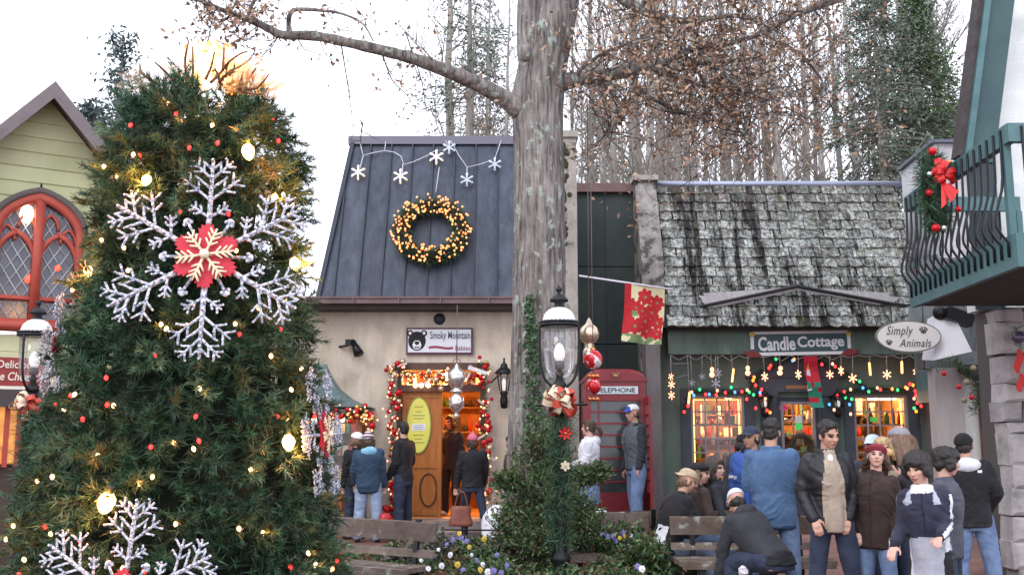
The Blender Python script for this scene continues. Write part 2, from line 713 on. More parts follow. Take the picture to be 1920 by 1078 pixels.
# ================================================================== interiors
INT_WALL = mat("shop_interior", (0.20, 0.085, 0.025), 0.8, col2=(0.42, 0.20, 0.06), ns=4)
SHELF = mat("shop_shelf", (0.22, 0.11, 0.045), 0.6)
GOODS = [mat("goods_%s" % n, c, 0.45) for n, c in
         (("red", (0.5, 0.03, 0.02)), ("yellow", (0.7, 0.45, 0.08)), ("cream", (0.75, 0.65, 0.45)), ("brown", (0.12, 0.05, 0.02)),
          ("green", (0.06, 0.2, 0.06)), ("orange", (0.7, 0.22, 0.04)), ("dark", (0.03, 0.02, 0.02)), ("white", (0.8, 0.78, 0.72)))]
LAMP_IN = glow("indoor_lamp", (1.0, 0.66, 0.30), 14.0)
ROPE = glow("rope_light", (1.0, 0.38, 0.10), 3.2)


def room(parent, x0, x1, y0, y1, z0, z1, shelves, seed, lamps=2, power=40, colour=(1.0, 0.60, 0.26)):
    """A lit shop room: walls, shelves, goods and lamps, behind a shop window."""
    r = random.Random(seed)
    w = MB()
    t = 0.04
    w.box((x0, y1, z0), (x1, y1 + t, z1))
    w.box((x0 - t, y0, z0), (x0, y1, z1))
    w.box((x1, y0, z0), (x1 + t, y1, z1))
    w.box((x0, y0, z1), (x1, y1, z1 + t))
    w.box((x0, y0, z0 - t), (x1, y1, z0))
    w.build("room", INT_WALL, parent)
    sh = MB(); g = MB()
    for (sy, zs) in shelves:
        for z in zs:
            sh.box((x0, sy, z - 0.025), (x1, sy + 0.22, z))
            x = x0 + 0.03
            while x < x1 - 0.08:
                wd = r.uniform(0.04, 0.12); ht = r.uniform(0.08, 0.34)
                k = r.choice([0, 0, 1, 2, 3, 3, 4, 5, 6, 6, 6, 7])
                q = r.random()
                if q < 0.4:
                    g.lathe([(wd * .45, 0), (wd * .5, ht * .5), (wd * .3, ht * .8), (wd * .15, ht)], (x + wd / 2, sy + r.uniform(.05, .15), z), 8, k)
                elif q < 0.7:
                    g.box((x, sy + .03, z), (x + wd, sy + .03 + wd, z + ht), k)
                else:
                    g.ell((x + wd / 2, sy + .1, z + wd * .5), (wd * .5, wd * .5, wd * .55), 8, 6, None, k)
                x += wd + r.uniform(0.0, 0.04)
    sh.build("shelf", SHELF, parent)
    g.build("goods", GOODS, parent, kind="stuff")
    for i in range(lamps):
        lx = x0 + (x1 - x0) * (i + 0.5) / lamps
        ly = y0 + (y1 - y0) * 0.4
        lm = MB().ell((lx, ly, z1 - 0.12), (0.06, 0.06, 0.08), 10, 7)
        lm.build("ceiling_lamp", LAMP_IN, parent)
        ld = bpy.data.lights.new("ceiling_lamp_light", 'POINT')
        ld.energy = power; ld.color = colour; ld.shadow_soft_size = 0.08
        lo = link("lamp_light", ld, parent)
        lo.location = Vector((lx, ly, z1 - 0.28)) - parent_loc(parent)


# ================================================================== TAN STUCCO SHOP (metal mansard)
YW = 16.5
shop = empty("stucco_shop", (-1.9, YW, 0.1), "beige stucco shop with a dark standing seam metal mansard roof", "shop")
zt = ZV(585, YW)            # wall top under the eave
xl, xr = P(540, 700, YW).x, P(1078, 700, YW).x
dx0, dx1 = P(744, 830, YW).x, P(908, 830, YW).x
zd0, zd1 = 0.36, ZV(686, YW)
wmb = MB()
wmb.box((xl - 1.6, YW, -0.3), (dx0, YW + .25, zt))
wmb.box((dx1, YW, -0.3), (xr, YW + .25, zt))
wmb.box((dx0, YW, zd1), (dx1, YW + .25, zt))
wmb.box((dx0, YW, -0.3), (dx1, YW + .25, zd0))
wmb.box((xl - 1.6, YW + .25, -0.3), (xl - 1.4, 20.5, zt))
wmb.box((xr - .2, YW + .25, -0.3), (xr, 20.5, zt))
wmb.build("wall", STUCCO, shop)
# soffit beam (dark band) and gutter
ye = 16.0
ze = ZV(563, ye)
exl, exr = P(596, 563, ye).x, P(1052, 563, ye).x
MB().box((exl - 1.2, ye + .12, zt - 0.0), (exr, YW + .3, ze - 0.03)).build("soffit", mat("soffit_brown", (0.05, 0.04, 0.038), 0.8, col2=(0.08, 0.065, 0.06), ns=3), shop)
gut = MB()
gut.box((exl - 1.0, ye - .02, ze - .05), (exr, ye + .115, ze + .045))
gut.box((exl - 1.0, ye - .045, ze + .03), (exr, ye - .021, ze + .06))
gutter = gut.build("gutter", TRIM_BROWN, shop)
for u in (663, 748, 826, 916):
    x = P(u, 563, ye).x
    MB().box((x - .012, ye - .055, ze - .06), (x + .012, ye - .046, ze + .065)).build("gutter_joint", TRIM_BROWN, gutter)
# mansard: leaning plane from the eave to the ridge, one object per pan
yr = 17.3
zr = ZV(270, yr)
pan_u = [597, 640, 683, 724, 765, 806, 848, 890, 932, 968, 1010, 1052]
rl_bot = P(597, 560, ye + .1).x; rl_top = P(662, 272, yr).x


def roof_pt(x, t):
    return Vector((x, ye + .1 + (yr - ye - .1) * t, ze + .05 + (zr - ze - .05) * t))


nrm = (roof_pt(0, 1) - roof_pt(0, 0)).cross(Vector((1, 0, 0))).normalized() * -1
if nrm.y > 0: nrm = -nrm
nrm_in = -nrm
seam_x = [P(u, 420, (ye + yr) / 2).x for u in pan_u]
for i in range(len(seam_x) - 1):
    xa, xb = seam_x[i], seam_x[i + 1]
    ba = bb = 0.0
    pts = []
    if i == 0:
        quad = [roof_pt(rl_bot, 0), roof_pt(seam_x[1], 0), roof_pt(seam_x[1], .42), roof_pt(rl_bot + (rl_top - rl_bot) * .42, .42)]
        quad = [roof_pt(rl_bot, 0), roof_pt(xb, 0), roof_pt(xb, (xb - rl_bot) / (rl_top - rl_bot))]
    elif i == 1:
        tl = (xa - rl_bot) / (rl_top - rl_bot)
        quad = [roof_pt(xa, 0), roof_pt(xb, 0), roof_pt(xb, 1), roof_pt(rl_top, 1), roof_pt(xa, min(1, tl))]
    else:
        quad = [roof_pt(xa, 0), roof_pt(xb, 0), roof_pt(xb, 1), roof_pt(xa, 1)]
    m = MB()
    k = len(quad)
    off = nrm_in * .05
    m.add(quad + [q + off for q in quad], [tuple(range(k)), tuple(range(2 * k - 1, k - 1, -1))] + [((j + 1) % k, j, k + j, k + (j + 1) % k) for j in range(k)])
    m.build("roof_panel", SLATE_METAL, shop)
SEAM = mat("seam_metal", (0.03, 0.038, 0.052), 0.5, 0.25)
for i in range(1, len(seam_x) - 1):
    x = seam_x[i]
    tt = min(1.0, (x - rl_bot) / (rl_top - rl_bot)) if x < rl_top else 1.0
    a, b = roof_pt(x, 0.0) + nrm * .02, roof_pt(x, tt) + nrm * .02
    MB().beam(a, b, .025, .05, nrm).build("seam", SEAM, shop)
# left hip plane and ridge cap
hip = MB()
a, b = roof_pt(rl_bot, 0), roof_pt(rl_top, 1)
c, d = Vector((rl_top, 20.3, zr)), Vector((rl_bot, 20.5, ze))
hip.add([a, b, c, d], [(0, 3, 2, 1)])
hip.build("hip_panel", SLATE_METAL, shop)
cap = MB()
cap.box((rl_top - .08, yr - .06, zr - .02), (seam_x[-1] + .05, yr + .22, zr + .13))
cap.build("ridge_cap", mat("ridge_metal", (0.15, 0.145, 0.18), 0.5, 0.2), shop)
MB().beam(roof_pt(rl_bot, 0) + nrm * .03, roof_pt(rl_top, 1) + nrm * .03, .07, .07, nrm).build("hip_cap", SEAM, shop)
MB().box((rl_top, yr + .22, zr - .05), (seam_x[-1], 20.3, zr)).build("flat_roof", SEAM, shop)
# door opening
WOOD_DOOR = mat("oak_door", (0.36, 0.115, 0.022), 0.45, col2=(0.48, 0.18, 0.04), ns=3, stretch=(6, 6, .6), bump=0.1, bs=20)
WOOD_DARK = mat("door_frame_brown", (0.085, 0.045, 0.035), 0.6, col2=(0.13, 0.07, 0.05), ns=4)
ztr = ZV(727, YW)
fm = MB()
jw = .07
fm.box((dx0, YW - .05, zd0), (dx0 + jw, YW + .2, zd1 - jw))
fm.box((dx1 - jw, YW - .05, zd0), (dx1, YW + .2, zd1 - jw))
fm.box((dx0 - .05, YW - .06, zd1 - jw), (dx1 + .05, YW + .2, zd1 + .05))
fm.box((dx0 + jw, YW - .05, ztr - .06), (dx1 - jw, YW + .2, ztr + .05))
fm.build("door_frame", WOOD_DARK, shop)
lw = P(828, 850, YW).x
door = MB().box((dx0 + jw + .005, YW + .03, zd0 + .01), (lw, YW + .08, ztr - .065)).build("door", WOOD_DOOR, shop)
dcx = (dx0 + jw + lw) / 2
dm = MB()
zmid = ZV(868, YW)
hw = (lw - dx0 - jw) / 2
for (za, zb) in ((zmid - .08, zmid), (ZV(968, YW) + .02, ZV(955, YW)), (ZV(742, YW) - .03, ZV(742, YW))):
    dm.box((dx0 + jw + .04, YW + .012, za), (lw - .04, YW + .029, zb))
for sx in (dx0 + jw + .01, lw - .07):
    dm.box((sx, YW + .010, zd0 + .03), (sx + .06, YW + .029, ztr - .07))
dm.build("door_moulding", WOOD_DOOR, door)
ring = []
for k in range(25):
    t = 2 * math.pi * k / 24
    ring.append((dcx + .12 + .17 * math.cos(t) * .8, YW + .02, ZV(918, YW) + .26 * math.sin(t)))
MB().tube(ring, .014, 6, cap=False).build("scroll_carving", mat("carving_dark", (0.10, 0.045, 0.02), 0.5), door)
sc_x, sc_z = P(785, 795, YW).x, ZV(797, YW)
ov = [(.19 * math.cos(t), .44 * math.sin(t)) for t in [2 * math.pi * k / 36 for k in range(36)]]
ovb = [(x * 1.1, y * 1.05) for x, y in ov]
MB().plate(ovb, (sc_x, YW + .005, sc_z), (1, 0, 0), (0, 0, 1), .02).build("oval_rim", mat("oval_rim_green", (0.25, 0.3, 0.06), 0.5), door)
poster = MB().plate(ov, (sc_x, YW - .001, sc_z), (1, 0, 0), (0, 0, 1), .008)
poster.build("oval_panel", mat("oval_yellow", (0.70, 0.68, 0.09), 0.4, col2=(0.76, 0.74, 0.18), ns=3), door)
pr_ = MB()
for k, (w_, z_) in enumerate(((.07, .30), (.05, .22), (.10, .16), (.08, .11), (.09, -.16), (.06, -.22), (.10, -.28))):
    pr_.box((sc_x - w_, YW - .004, sc_z + z_ - .008), (sc_x + w_, YW - .0015, sc_z + z_ + .008))
pr_.build("print", mat("olive_print", (0.36, 0.34, 0.06), .6), door)
MB().plate([(-.11, -.055), (.11, -.055), (.11, .055), (-.11, .055)], (sc_x, YW - .006, sc_z - .03), (1, 0, 0), (0, 0, 1), .004).build("notice", WHITE_PAINT, door)
nl = MB()
for k in range(3):
    nl.box((sc_x - .08, YW - .009, sc_z - .062 + k * .028), (sc_x + .08, YW - .0065, sc_z - .054 + k * .028))
nl.build("print", mat("blue_print", (0.25, 0.3, 0.5), 0.6), door)
MB().box((dx0 + jw, YW + .1, ztr + .05), (dx1 - jw, YW + .11, zd1 - jw)).build("transom_pane", GLASS, shop)
room(shop, dx0 - .5, dx1 + .5, YW + .27, YW + 2.4, zd0, zd1 + .02, [(YW + 2.1, [zd0 + .5, zd0 + .95, zd0 + 1.4, zd0 + 1.85, zd0 + 2.25]), (YW + 1.2, [zd0 + 2.15])], 5, 3, 95, (1.0, 0.45, 0.13))
gl = MB()
# stoop, two steps
STONE_STEP = mat("stone_step", (0.20, 0.18, 0.17), 0.9, col2=(0.28, 0.26, 0.24), ns=6, bump=0.3, bs=30)
stoop = empty("stoop", ((dx0 + dx1) / 2, YW - .5, 0.1), "two grey stone steps below the open oak shop door", "step")
MB().box((dx0 - .25, YW - .55, 0.0), (dx1 + .35, YW - .003, zd0)).build("upper_step", STONE_STEP, stoop)
MB().box((dx0 - .35, YW - .95, 0.0), (dx1 + .5, YW - .553, zd0 - .13)).build("lower_step", STONE_STEP, stoop)
# bay with flared copper roof
bx0, bx1 = P(560, 800, 16.0).x, P(690, 800, 16.0).x
COPPER = mat("copper_patina", (0.10, 0.17, 0.175), 0.5, 0.35, col2=(0.19, 0.25, 0.24), ns=4, stretch=(3, 3, 1), col3=(0.14, 0.10, 0.09), ns3=6, lo3=.6, hi3=.75)
bay = empty("bay_window", ((bx0 + bx1) / 2, YW, 0.1), "bay window under a flared weathered copper roof on the stucco wall", "bay window")
prof = [(0.0, ZV(682, 16.4)), (.10, ZV(705, 16.3)), (.24, ZV(728, 16.2)), (.45, ZV(747, 16.0)), (.66, ZV(757, 15.9)), (.80, ZV(763, 15.9))]
bm_ = MB()
bcx = P(592, 760, 16.2).x
rings = []
for (o, z) in prof[::-1]:
    hwid = .10 + o * 1.02
    rings.append([Vector((bcx - hwid, YW - .002, z)), Vector((bcx - hwid * .9, YW - .05 - o * .85, z)), Vector((bcx + hwid * .9, YW - .05 - o * .85, z)), Vector((bcx + hwid, YW - .002, z))])
bm_.loft(rings, 0, False)
bm_.build("flared_roof", COPPER, bay)
zb1 = prof[-1][1] - .03
MB().box((bcx - .86, YW - .70, zb1 - .07), (bcx + .86, YW - .003, zb1)).build("eave_board", TRIM_BROWN, bay)
bf = MB()
for x in (bcx - .78, bcx - .25, bcx + .28, bcx + .74):
    bf.box((x, YW - .62, .5), (x + .06, YW - .56, zb1 - .07))
bf.box((bcx - .80, YW - .64, .44), (bcx + .82, YW - .54, .5))
bf.box((bcx - .80, YW - .53, 0.0), (bcx + .80, YW - .003, .44))
bf.box((bcx + .74, YW - .05, .5), (bcx + .80, YW - .003, zb1 - .07))
bf.build("bay_frame", WOOD_DOOR, bay)
MB().box((bcx - .78, YW - .595, .5), (bcx + .80, YW - .585, zb1 - .07)).build("bay_pane", GLASS, bay)
bb_ = MB()
bb_.box((bcx - .74, YW - .03, .5), (bcx + .73, YW - .006, zb1 - .08))
bb_.build("bay_back", INT_WALL, bay)
bg_ = MB()
for z in (.5, .95, 1.35, 1.7):
    bg_.box((bcx - .72, YW - .3, z), (bcx + .72, YW - .05, z + .02), 3)
    x = bcx - .7
    while x < bcx + .65:
        w_ = rnd.uniform(.05, .12)
        bg_.box((x, YW - .28, z + .021), (x + w_, YW - .12, z + .02 + rnd.uniform(.08, .3)), rnd.randrange(8))
        x += w_ + .02
bg_.build("goods", GOODS, bay, kind="stuff")
for lx in (-.45, .0, .45):
    MB().ell((bcx + lx, YW - .42, zb1 - .16), .045, 8, 6).build("bay_lamp", LAMP_IN, bay)
# pier at the right of the stucco shop, next to the oak
PIER = mat("mossy_render", (0.30, 0.275, 0.24), 0.95, col2=(0.42, 0.39, 0.35), ns=3, bump=0.4, bs=25, col3=(0.10, 0.10, 0.06), ns3=5, lo3=.56, hi3=.68)
px0, px1 = P(1046, 500, 15.7).x, P(1083, 500, 15.7).x
pier = empty("rendered_pier", (px0, 15.7, 0.2), "tall mossy rendered pier right behind the oak trunk", "pier")
MB().box((px0, 15.7, -.1), (px1, 16.6, ZV(258, 15.7))).build("shaft", PIER, pier)
MB().box((px0 - .03, 15.66, ZV(258, 15.7)), (px1 + .03, 16.63, ZV(246, 15.7))).build("coping", PIER, pier)
ms = MB()
for k in range(40):
    v = rnd.uniform(270, 460)
    ms.ell((px0 + .02 + abs(rnd.gauss(.08, .05)), 15.7, ZV(v, 15.7)), (rnd.uniform(.02, .05), .02, rnd.uniform(.03, .08)), 7, 5)
ms.build("moss", mat("dark_moss", (0.035, 0.035, 0.02), 1.0, col2=(0.06, 0.065, 0.03), ns=20, bump=.6, bs=60), pier)

# ================================================================== DARK GREEN INFILL WALL
YG = 17.6
g0, g1 = px1 - .05, P(1196, 500, YG).x + .1
infill = empty("dark_green_building", ((g0 + g1) / 2, YG, .3), "narrow dark green panelled building behind the phone box", "building")
zg = ZV(362, YG)
zs_ = [0.0, ZV(830, YG), ZV(645, YG), ZV(500, YG), zg]
for a, b in zip(zs_[:-1], zs_[1:]):
    for k in range(2):
        xa = g0 + (g1 - g0) * k / 2
        MB().box((xa + .003, YG, a + .008), (xa + (g1 - g0) / 2 - .003, YG + .1, b - .008)).build("wall_panel", DEEP_GREEN, infill)
MB().box((g0, YG + .1, 0), (g1, YG + 1.6, zg)).build("wall", mat("dark_backing", (0.02, 0.025, 0.025), .9), infill)
MB().box((g0 - .02, YG - .1, zg), (g1, YG + 1.6, ZV(346, YG))).build("roof_trim", mat("mauve_trim", (0.15, 0.085, 0.08), .6, col2=(0.2, 0.12, 0.11), ns=4), infill)

# ================================================================== CANDLE COTTAGE
YC = 17.0
cot = empty("candle_cottage", (5.0, YC, .37), "green cottage shop with a lichen covered shingle roof", "shop")
gc = .37
cx0, cx1 = P(1216, 800, YC).x, P(1752, 800, YC).x
zf0, zf1 = ZV(664, 16.6), ZV(613, 16.6)
# openings
wl0, wl1 = P(1296, 800, YC).x, P(1397, 800, YC).x
wr0, wr1 = P(1602, 800, YC).x, P(1704, 800, YC).x
cd0, cd1 = P(1458, 800, YC).x, P(1538, 800, YC).x
zw1 = ZV(741, YC); zw0 = ZV(905, YC)
zcd1 = ZV(745, YC)
ztop = zf1 - .02
wall = MB()
for (a, b) in ((cx0, wl0), (wl1, cd0), (cd1, wr0), (wr1, cx1)):
    wall.box((a, YC, gc - .3), (b, YC + .15, ztop))
wall.box((wl0, YC, zw1), (wl1, YC + .15, ztop)); wall.box((wl0, YC, gc - .3), (wl1, YC + .15, zw0))
wall.box((wr0, YC, zw1), (wr1, YC + .15, ztop)); wall.box((wr0, YC, gc - .3), (wr1, YC + .15, zw0))
wall.box((cd0, YC, zcd1), (cd1, YC + .15, ztop))
wall.build("wall", COTTAGE_GREEN, cot)
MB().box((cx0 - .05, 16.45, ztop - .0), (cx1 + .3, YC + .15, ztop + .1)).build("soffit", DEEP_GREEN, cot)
MB().box((cx0 + .30, 16.6, zf0), (cx1 + .35, 16.66, zf1)).build("fascia", COTTAGE_GREEN, cot)
# base board in brick tone
MB().box((cx0, YC - .04, gc - .2), (cd0 - .12, YC - .003, gc + .25)).build("plinth", mat("plinth_brick", (0.20, 0.10, 0.085), .85, col2=(0.26, 0.14, 0.12), ns=12), cot)
MB().box((cd1 + .12, YC - .04, gc - .2), (cx1, YC - .003, gc + .25)).build("plinth", MATS["plinth_brick"], cot)


def window(x0, x1, z0, z1, nx, nz, parent, yy=YC, door=False):
    fr = MB()
    b = .045
    fr.box((x0, yy + .02, z0), (x0 + b, yy + .1, z1)); fr.box((x1 - b, yy + .02, z0), (x1, yy + .1, z1))
    fr.box((x0 + b, yy + .02, z1 - b), (x1 - b, yy + .1, z1)); fr.box((x0 + b, yy + .02, z0), (x1 - b, yy + .1, z0 + b))
    f = fr.build("window", GREY_SASH, parent)
    iw, ih = (x1 - x0 - 2 * b) / nx, (z1 - z0 - 2 * b) / nz
    mu = MB()
    for i in range(1, nx):
        mu.box((x0 + b + iw * i - .012, yy + .04, z0 + b), (x0 + b + iw * i + .012, yy + .07, z1 - b))
    for j in range(1, nz):
        for i in range(nx):
            mu.box((x0 + b + iw * i + .012, yy + .042, z0 + b + ih * j - .012), (x0 + b + iw * (i + 1) - .012, yy + .068, z0 + b + ih * j + .012))
    mu.build("muntin", GREY_SASH, f)
    pm = MB().box((0, 0, 0), (iw - .02, .006, ih - .02)).mesh("pane", GLASS)
    base = parent_loc(f)
    for i in range(nx):
        for j in range(nz):
            o = link("pane", pm, f)
            o.location = Vector((x0 + b + iw * i + .01, yy + .052, z0 + b + ih * j + .01)) - base
    return f


wL = window(wl0, wl1, zw0, zw1, 4, 6, cot)
wR = window(wr0, wr1, zw0, zw1, 4, 6, cot)
# casing in slate grey either side
for (x0, x1) in ((wl0, wl1), (wr0, wr1)):
    cs = MB()
    cs.box((x0 - .17, YC - .03, zw0 - .12), (x0 - .005, YC - .003, zw1 + .05)); cs.box((x1 + .005, YC - .03, zw0 - .12), (x1 + .17, YC - .003, zw1 + .05))
    cs.box((x0 - .17, YC - .035, zw1 + .05), (x1 + .17, YC - .003, zw1 + .12)); cs.box((x0 - .2, YC - .08, zw0 - .2), (x1 + .2, YC - .003, zw0 - .12))
    cs.build("casing", SLATE_TRIM, cot)
    rp = MB().tube([(x0 + .07, YC + .13, zw0 + .1), (x0 + .07, YC + .13, zw1 - .07), (x1 - .07, YC + .13, zw1 - .07), (x1 - .07, YC + .13, zw0 + .1)], .013, 6)
    rp.build("rope_light", ROPE, cot)
# door
cdoor = MB()
cdoor.box((cd0, YC + .03, gc), (cd0 + .07, YC + .09, zcd1)); cdoor.box((cd1 - .07, YC + .03, gc), (cd1, YC + .09, zcd1))
cdoor.box((cd0 + .07, YC + .03, gc), (cd1 - .07, YC + .09, gc + .75)); cdoor.box((cd0 + .07, YC + .03, zcd1 - .07), (cd1 - .07, YC + .09, zcd1))
cd = cdoor.build("door", SLATE_TRIM, cot)
window(cd0 + .07, cd1 - .07, gc + .75, zcd1 - .07, 3, 4, cot)
cs = MB()
for s in (-1, 1):
    xx = (cd0 - .28) if s < 0 else cd1 + .02
    cs.box((xx, YC - .09, gc), (xx + .26, YC - .003, zcd1 + .02))
    cs.box((xx - .02, YC - .11, zcd1 + .02), (xx + .28, YC - .003, zcd1 + .09))
cs.box((cd0 - .32, YC - .10, zcd1 + .09), (cd1 + .32, YC - .003, zcd1 + .33))
cs.build("door_casing", SLATE_TRIM, cot)
zp0 = zcd1 + .33
MB().plate([(-.88, 0), (.88, 0), (.88, .05), (0, .36), (-.88, .05)], ((cd0 + cd1) / 2, YC - .12, zp0), (1, 0, 0), (0, 0, 1), .117).build("door_pediment", SLATE_TRIM, cot)
MB().box(((cd0 + cd1) / 2 - .22, YC - .107, zcd1 + .14), ((cd0 + cd1) / 2 + .22, YC - .1, zcd1 + .20)).build("nameplate", mat("brass_plate", (0.35, 0.18, 0.08), .5), cot)
# notices in door and window
def notice(x, z, w, h, m, y=YC + .03):
    MB().box((x - w / 2, y, z - h / 2), (x + w / 2, y + .004, z + h / 2)).build("notice", m, cot)
notice(P(1498, 797, YC).x, ZV(797, YC), .10, .15, mat("green_flyer", (0.08, 0.8, 0.18), .6, emis=(0.08, 0.8, 0.18), es=.12), YC + .026)
notice(P(1498, 785, YC).x, ZV(786, YC), .12, .12, WHITE_PAINT, YC + .021)
notice(P(1469, 764, YC).x, ZV(764, YC), .13, .08, mat("pink_flyer", (0.8, 0.05, 0.3), .6), YC + .026)
notice(P(1640, 786, YC).x, ZV(786, YC), .13, .08, mat("lime_flyer", (0.15, 0.8, 0.12), .6), YC + .03)
room(cot, cx0 + .25, cx1 - .25, YC + .16, YC + 1.9, gc, zw1 + .15, [(YC + 1.6, [gc + .5, gc + .9, gc + 1.3, gc + 1.7, gc + 2.05]), (YC + .55, [gc + .75, gc + 1.15, gc + 1.52])], 9, 5, 24, (1.0, 0.56, 0.24))
LAMP_W = glow("tube_lamp", (1.0, .85, .6), 9)
for u in (1636, 1655, 1672):
    x = P(u, 756, YC + 1).x
    MB().tube([(x - .09, YC + 1.0, zw1 - .02), (x + .09, YC + 1.0, zw1 - .02)], .025, 8).build("ceiling_lamp", LAMP_W, cot)
# wing posts each side
POSTM = mat("grey_post", (0.15, 0.135, 0.135), .9, col2=(0.22, 0.20, 0.195), ns=4, bump=.3, bs=30, stretch=(1, 1, .3))
MB().box((P(1214, 800, 16.4).x, 16.4, gc - .3), (P(1241, 800, 16.4).x, 16.99, zf1 - .02)).build("corner_post", POSTM, cot)
MB().box((P(1752, 800, 16.6).x, 16.5, gc - .3), (P(1759, 800, 16.6).x, 16.99, zf0)).build("corner_post", POSTM, cot)
# roof deck + shingles
rx0, rx1 = P(1243, 520, 16.7).x, P(1722, 520, 16.7).x
RB = Vector((0, 16.3, ZV(612, 16.3))); RT = Vector((0, 17.5, ZV(348, 17.5)))
rdir = (RT - RB); RLEN = rdir.length; rdir = rdir / RLEN
rn = Vector((1, 0, 0)).cross(rdir); rn = rn if rn.y < 0 else -rn
deck = MB()
q = [Vector((rx0, 0, 0)) + RB, Vector((rx1, 0, 0)) + RB, Vector((rx1, 0, 0)) + RT, Vector((rx0, 0, 0)) + RT]
qq = [p - rn * .12 for p in q]
deck.add(q + qq, [(0, 1, 2, 3), (7, 6, 5, 4), (1, 0, 4, 5), (2, 1, 5, 6), (3, 2, 6, 7), (0, 3, 7, 4)])
deck.build("roof_deck", mat("roof_deck", (0.03, 0.028, 0.025), .9), cot)


def shingle_mat():
    m = bpy.data.materials.new("lichen_shingle")
    MATS["lichen_shingle"] = m
    m.use_nodes = True
    N, L = m.node_tree.nodes, m.node_tree.links
    b = N["Principled BSDF"]
    b.inputs["Roughness"].default_value = .92
    b.inputs["Specular IOR Level"].default_value = .2
    g = N.new("ShaderNodeNewGeometry")

    def nz(scale, detail, st=(1, 1, 1), rough=.6):
        mp = N.new("ShaderNodeMapping"); mp.inputs["Scale"].default_value = st
        L.new(g.outputs["Position"], mp.inputs[0])
        n = N.new("ShaderNodeTexNoise"); n.inputs["Scale"].default_value = scale; n.inputs["Detail"].default_value = detail
        n.inputs["Roughness"].default_value = rough
        L.new(mp.outputs[0], n.inputs["Vector"])
        return n.outputs[0]

    def ramp(s, a, b_, ca=(0, 0, 0, 1), cb=(1, 1, 1, 1)):
        r = N.new("ShaderNodeValToRGB")
        r.color_ramp.elements[0].position = a; r.color_ramp.elements[0].color = ca
        r.color_ramp.elements[1].position = b_; r.color_ramp.elements[1].color = cb
        L.new(s, r.inputs[0])
        return r.outputs[0]

    def mix(f, a, b_, mode='MIX'):
        x = N.new("ShaderNodeMix"); x.data_type = 'RGBA'; x.blend_type = mode
        for s, i in ((f, 0), (a, 6), (b_, 7)):
            if hasattr(s, 'links') or hasattr(s, 'node'):
                L.new(s, x.inputs[i])
            elif i == 0:
                x.inputs[0].default_value = s
            else:
                x.inputs[i].default_value = (*s, 1)
        return x.outputs[2]
    oi = N.new("ShaderNodeObjectInfo")
    wood = ramp(nz(7, 5, (4, 1, .5)), .35, .7, (0.07, 0.06, 0.052, 1), (0.19, 0.165, 0.145, 1))
    lich = ramp(nz(14, 8, (1, 1, 1), .8), .44, .58)
    lcol = ramp(nz(30, 4), .35, .7, (0.32, 0.36, 0.34, 1), (0.60, 0.64, 0.61, 1))
    c = mix(lich, wood, lcol)
    # rain streaks of dark algae that run down the slope, with bare upper courses
    streak = ramp(nz(1.0, 7, (3.0, .55, .20), .80), .495, .565)
    blot = ramp(nz(9, 6, (1.5, 1, .5), .75), .30, .47)
    sm_ = N.new("ShaderNodeMath"); sm_.operation = 'MULTIPLY'
    L.new(streak, sm_.inputs[0]); L.new(blot, sm_.inputs[1])
    c = mix(sm_.outputs[0], c, (0.022, 0.020, 0.020))
    sp = N.new("ShaderNodeSeparateXYZ"); L.new(g.outputs["Position"], sp.inputs[0])
    mr = N.new("ShaderNodeMapRange"); mr.inputs[1].default_value = 5.2; mr.inputs[2].default_value = 6.3
    L.new(sp.outputs[2], mr.inputs[0])
    up = N.new("ShaderNodeMath"); up.operation = 'MULTIPLY'
    L.new(mr.outputs[0], up.inputs[0]); L.new(ramp(nz(5, 6, (1.6, 1, .6)), .4, .6), up.inputs[1])
    c = mix(up.outputs[0], c, (0.085, 0.070, 0.058))
    moss = ramp(nz(2.6, 9, (1, 1, 1), .84), .545, .64)
    c = mix(moss, c, (0.085, 0.095, 0.035))
    hs = N.new("ShaderNodeHueSaturation")
    mr2 = N.new("ShaderNodeMapRange"); mr2.inputs[3].default_value = .55; mr2.inputs[4].default_value = 1.2
    L.new(oi.outputs["Random"], mr2.inputs[0]); L.new(mr2.outputs[0], hs.inputs["Value"]); L.new(c, hs.inputs["Color"])
    L.new(hs.outputs[0], b.inputs["Base Color"])
    bp = N.new("ShaderNodeBump"); bp.inputs["Strength"].default_value = .5; bp.inputs["Distance"].default_value = .015
    L.new(nz(35, 6, (1, 1, .4)), bp.inputs["Height"]); L.new(bp.outputs[0], b.inputs["Normal"])
    return m


SHING = shingle_mat()
COURSES, PER = 15, 20
exp_ = RLEN / COURSES
sw = (rx1 - rx0) / PER
meshes = []
for k in range(6):
    m = MB()
    t0 = .030 + .008 * (k % 3)
    wv = sw * (1 - .03 - .01 * k)
    hh = exp_ * 1.18
    j = [rnd.uniform(-.022, .022) for _ in range(3)]
    # local: x right, y up the slope, z out of the roof; butt edge thick, slightly broken
    fr = [(0, j[0], 0), (wv * .5, j[1], 0), (wv, j[2], 0), (wv, hh, 0), (0, hh, 0)]
    vs = [(a, b, .004) for a, b, c in fr] + [(a, b, t0 if b < hh * .5 else .010) for a, b, c in fr]
    m.add(vs, [(4, 3, 2, 1, 0), (5, 6, 7, 8, 9), (0, 1, 6, 5), (1, 2, 7, 6), (2, 3, 8, 7), (4, 0, 5, 9), (3, 4, 9, 8)])
    meshes.append(m.mesh("shingle", SHING))
Mrot = Matrix((Vector((1, 0, 0)), rdir, rn)).transposed().to_4x4()
cotloc = parent_loc(cot)
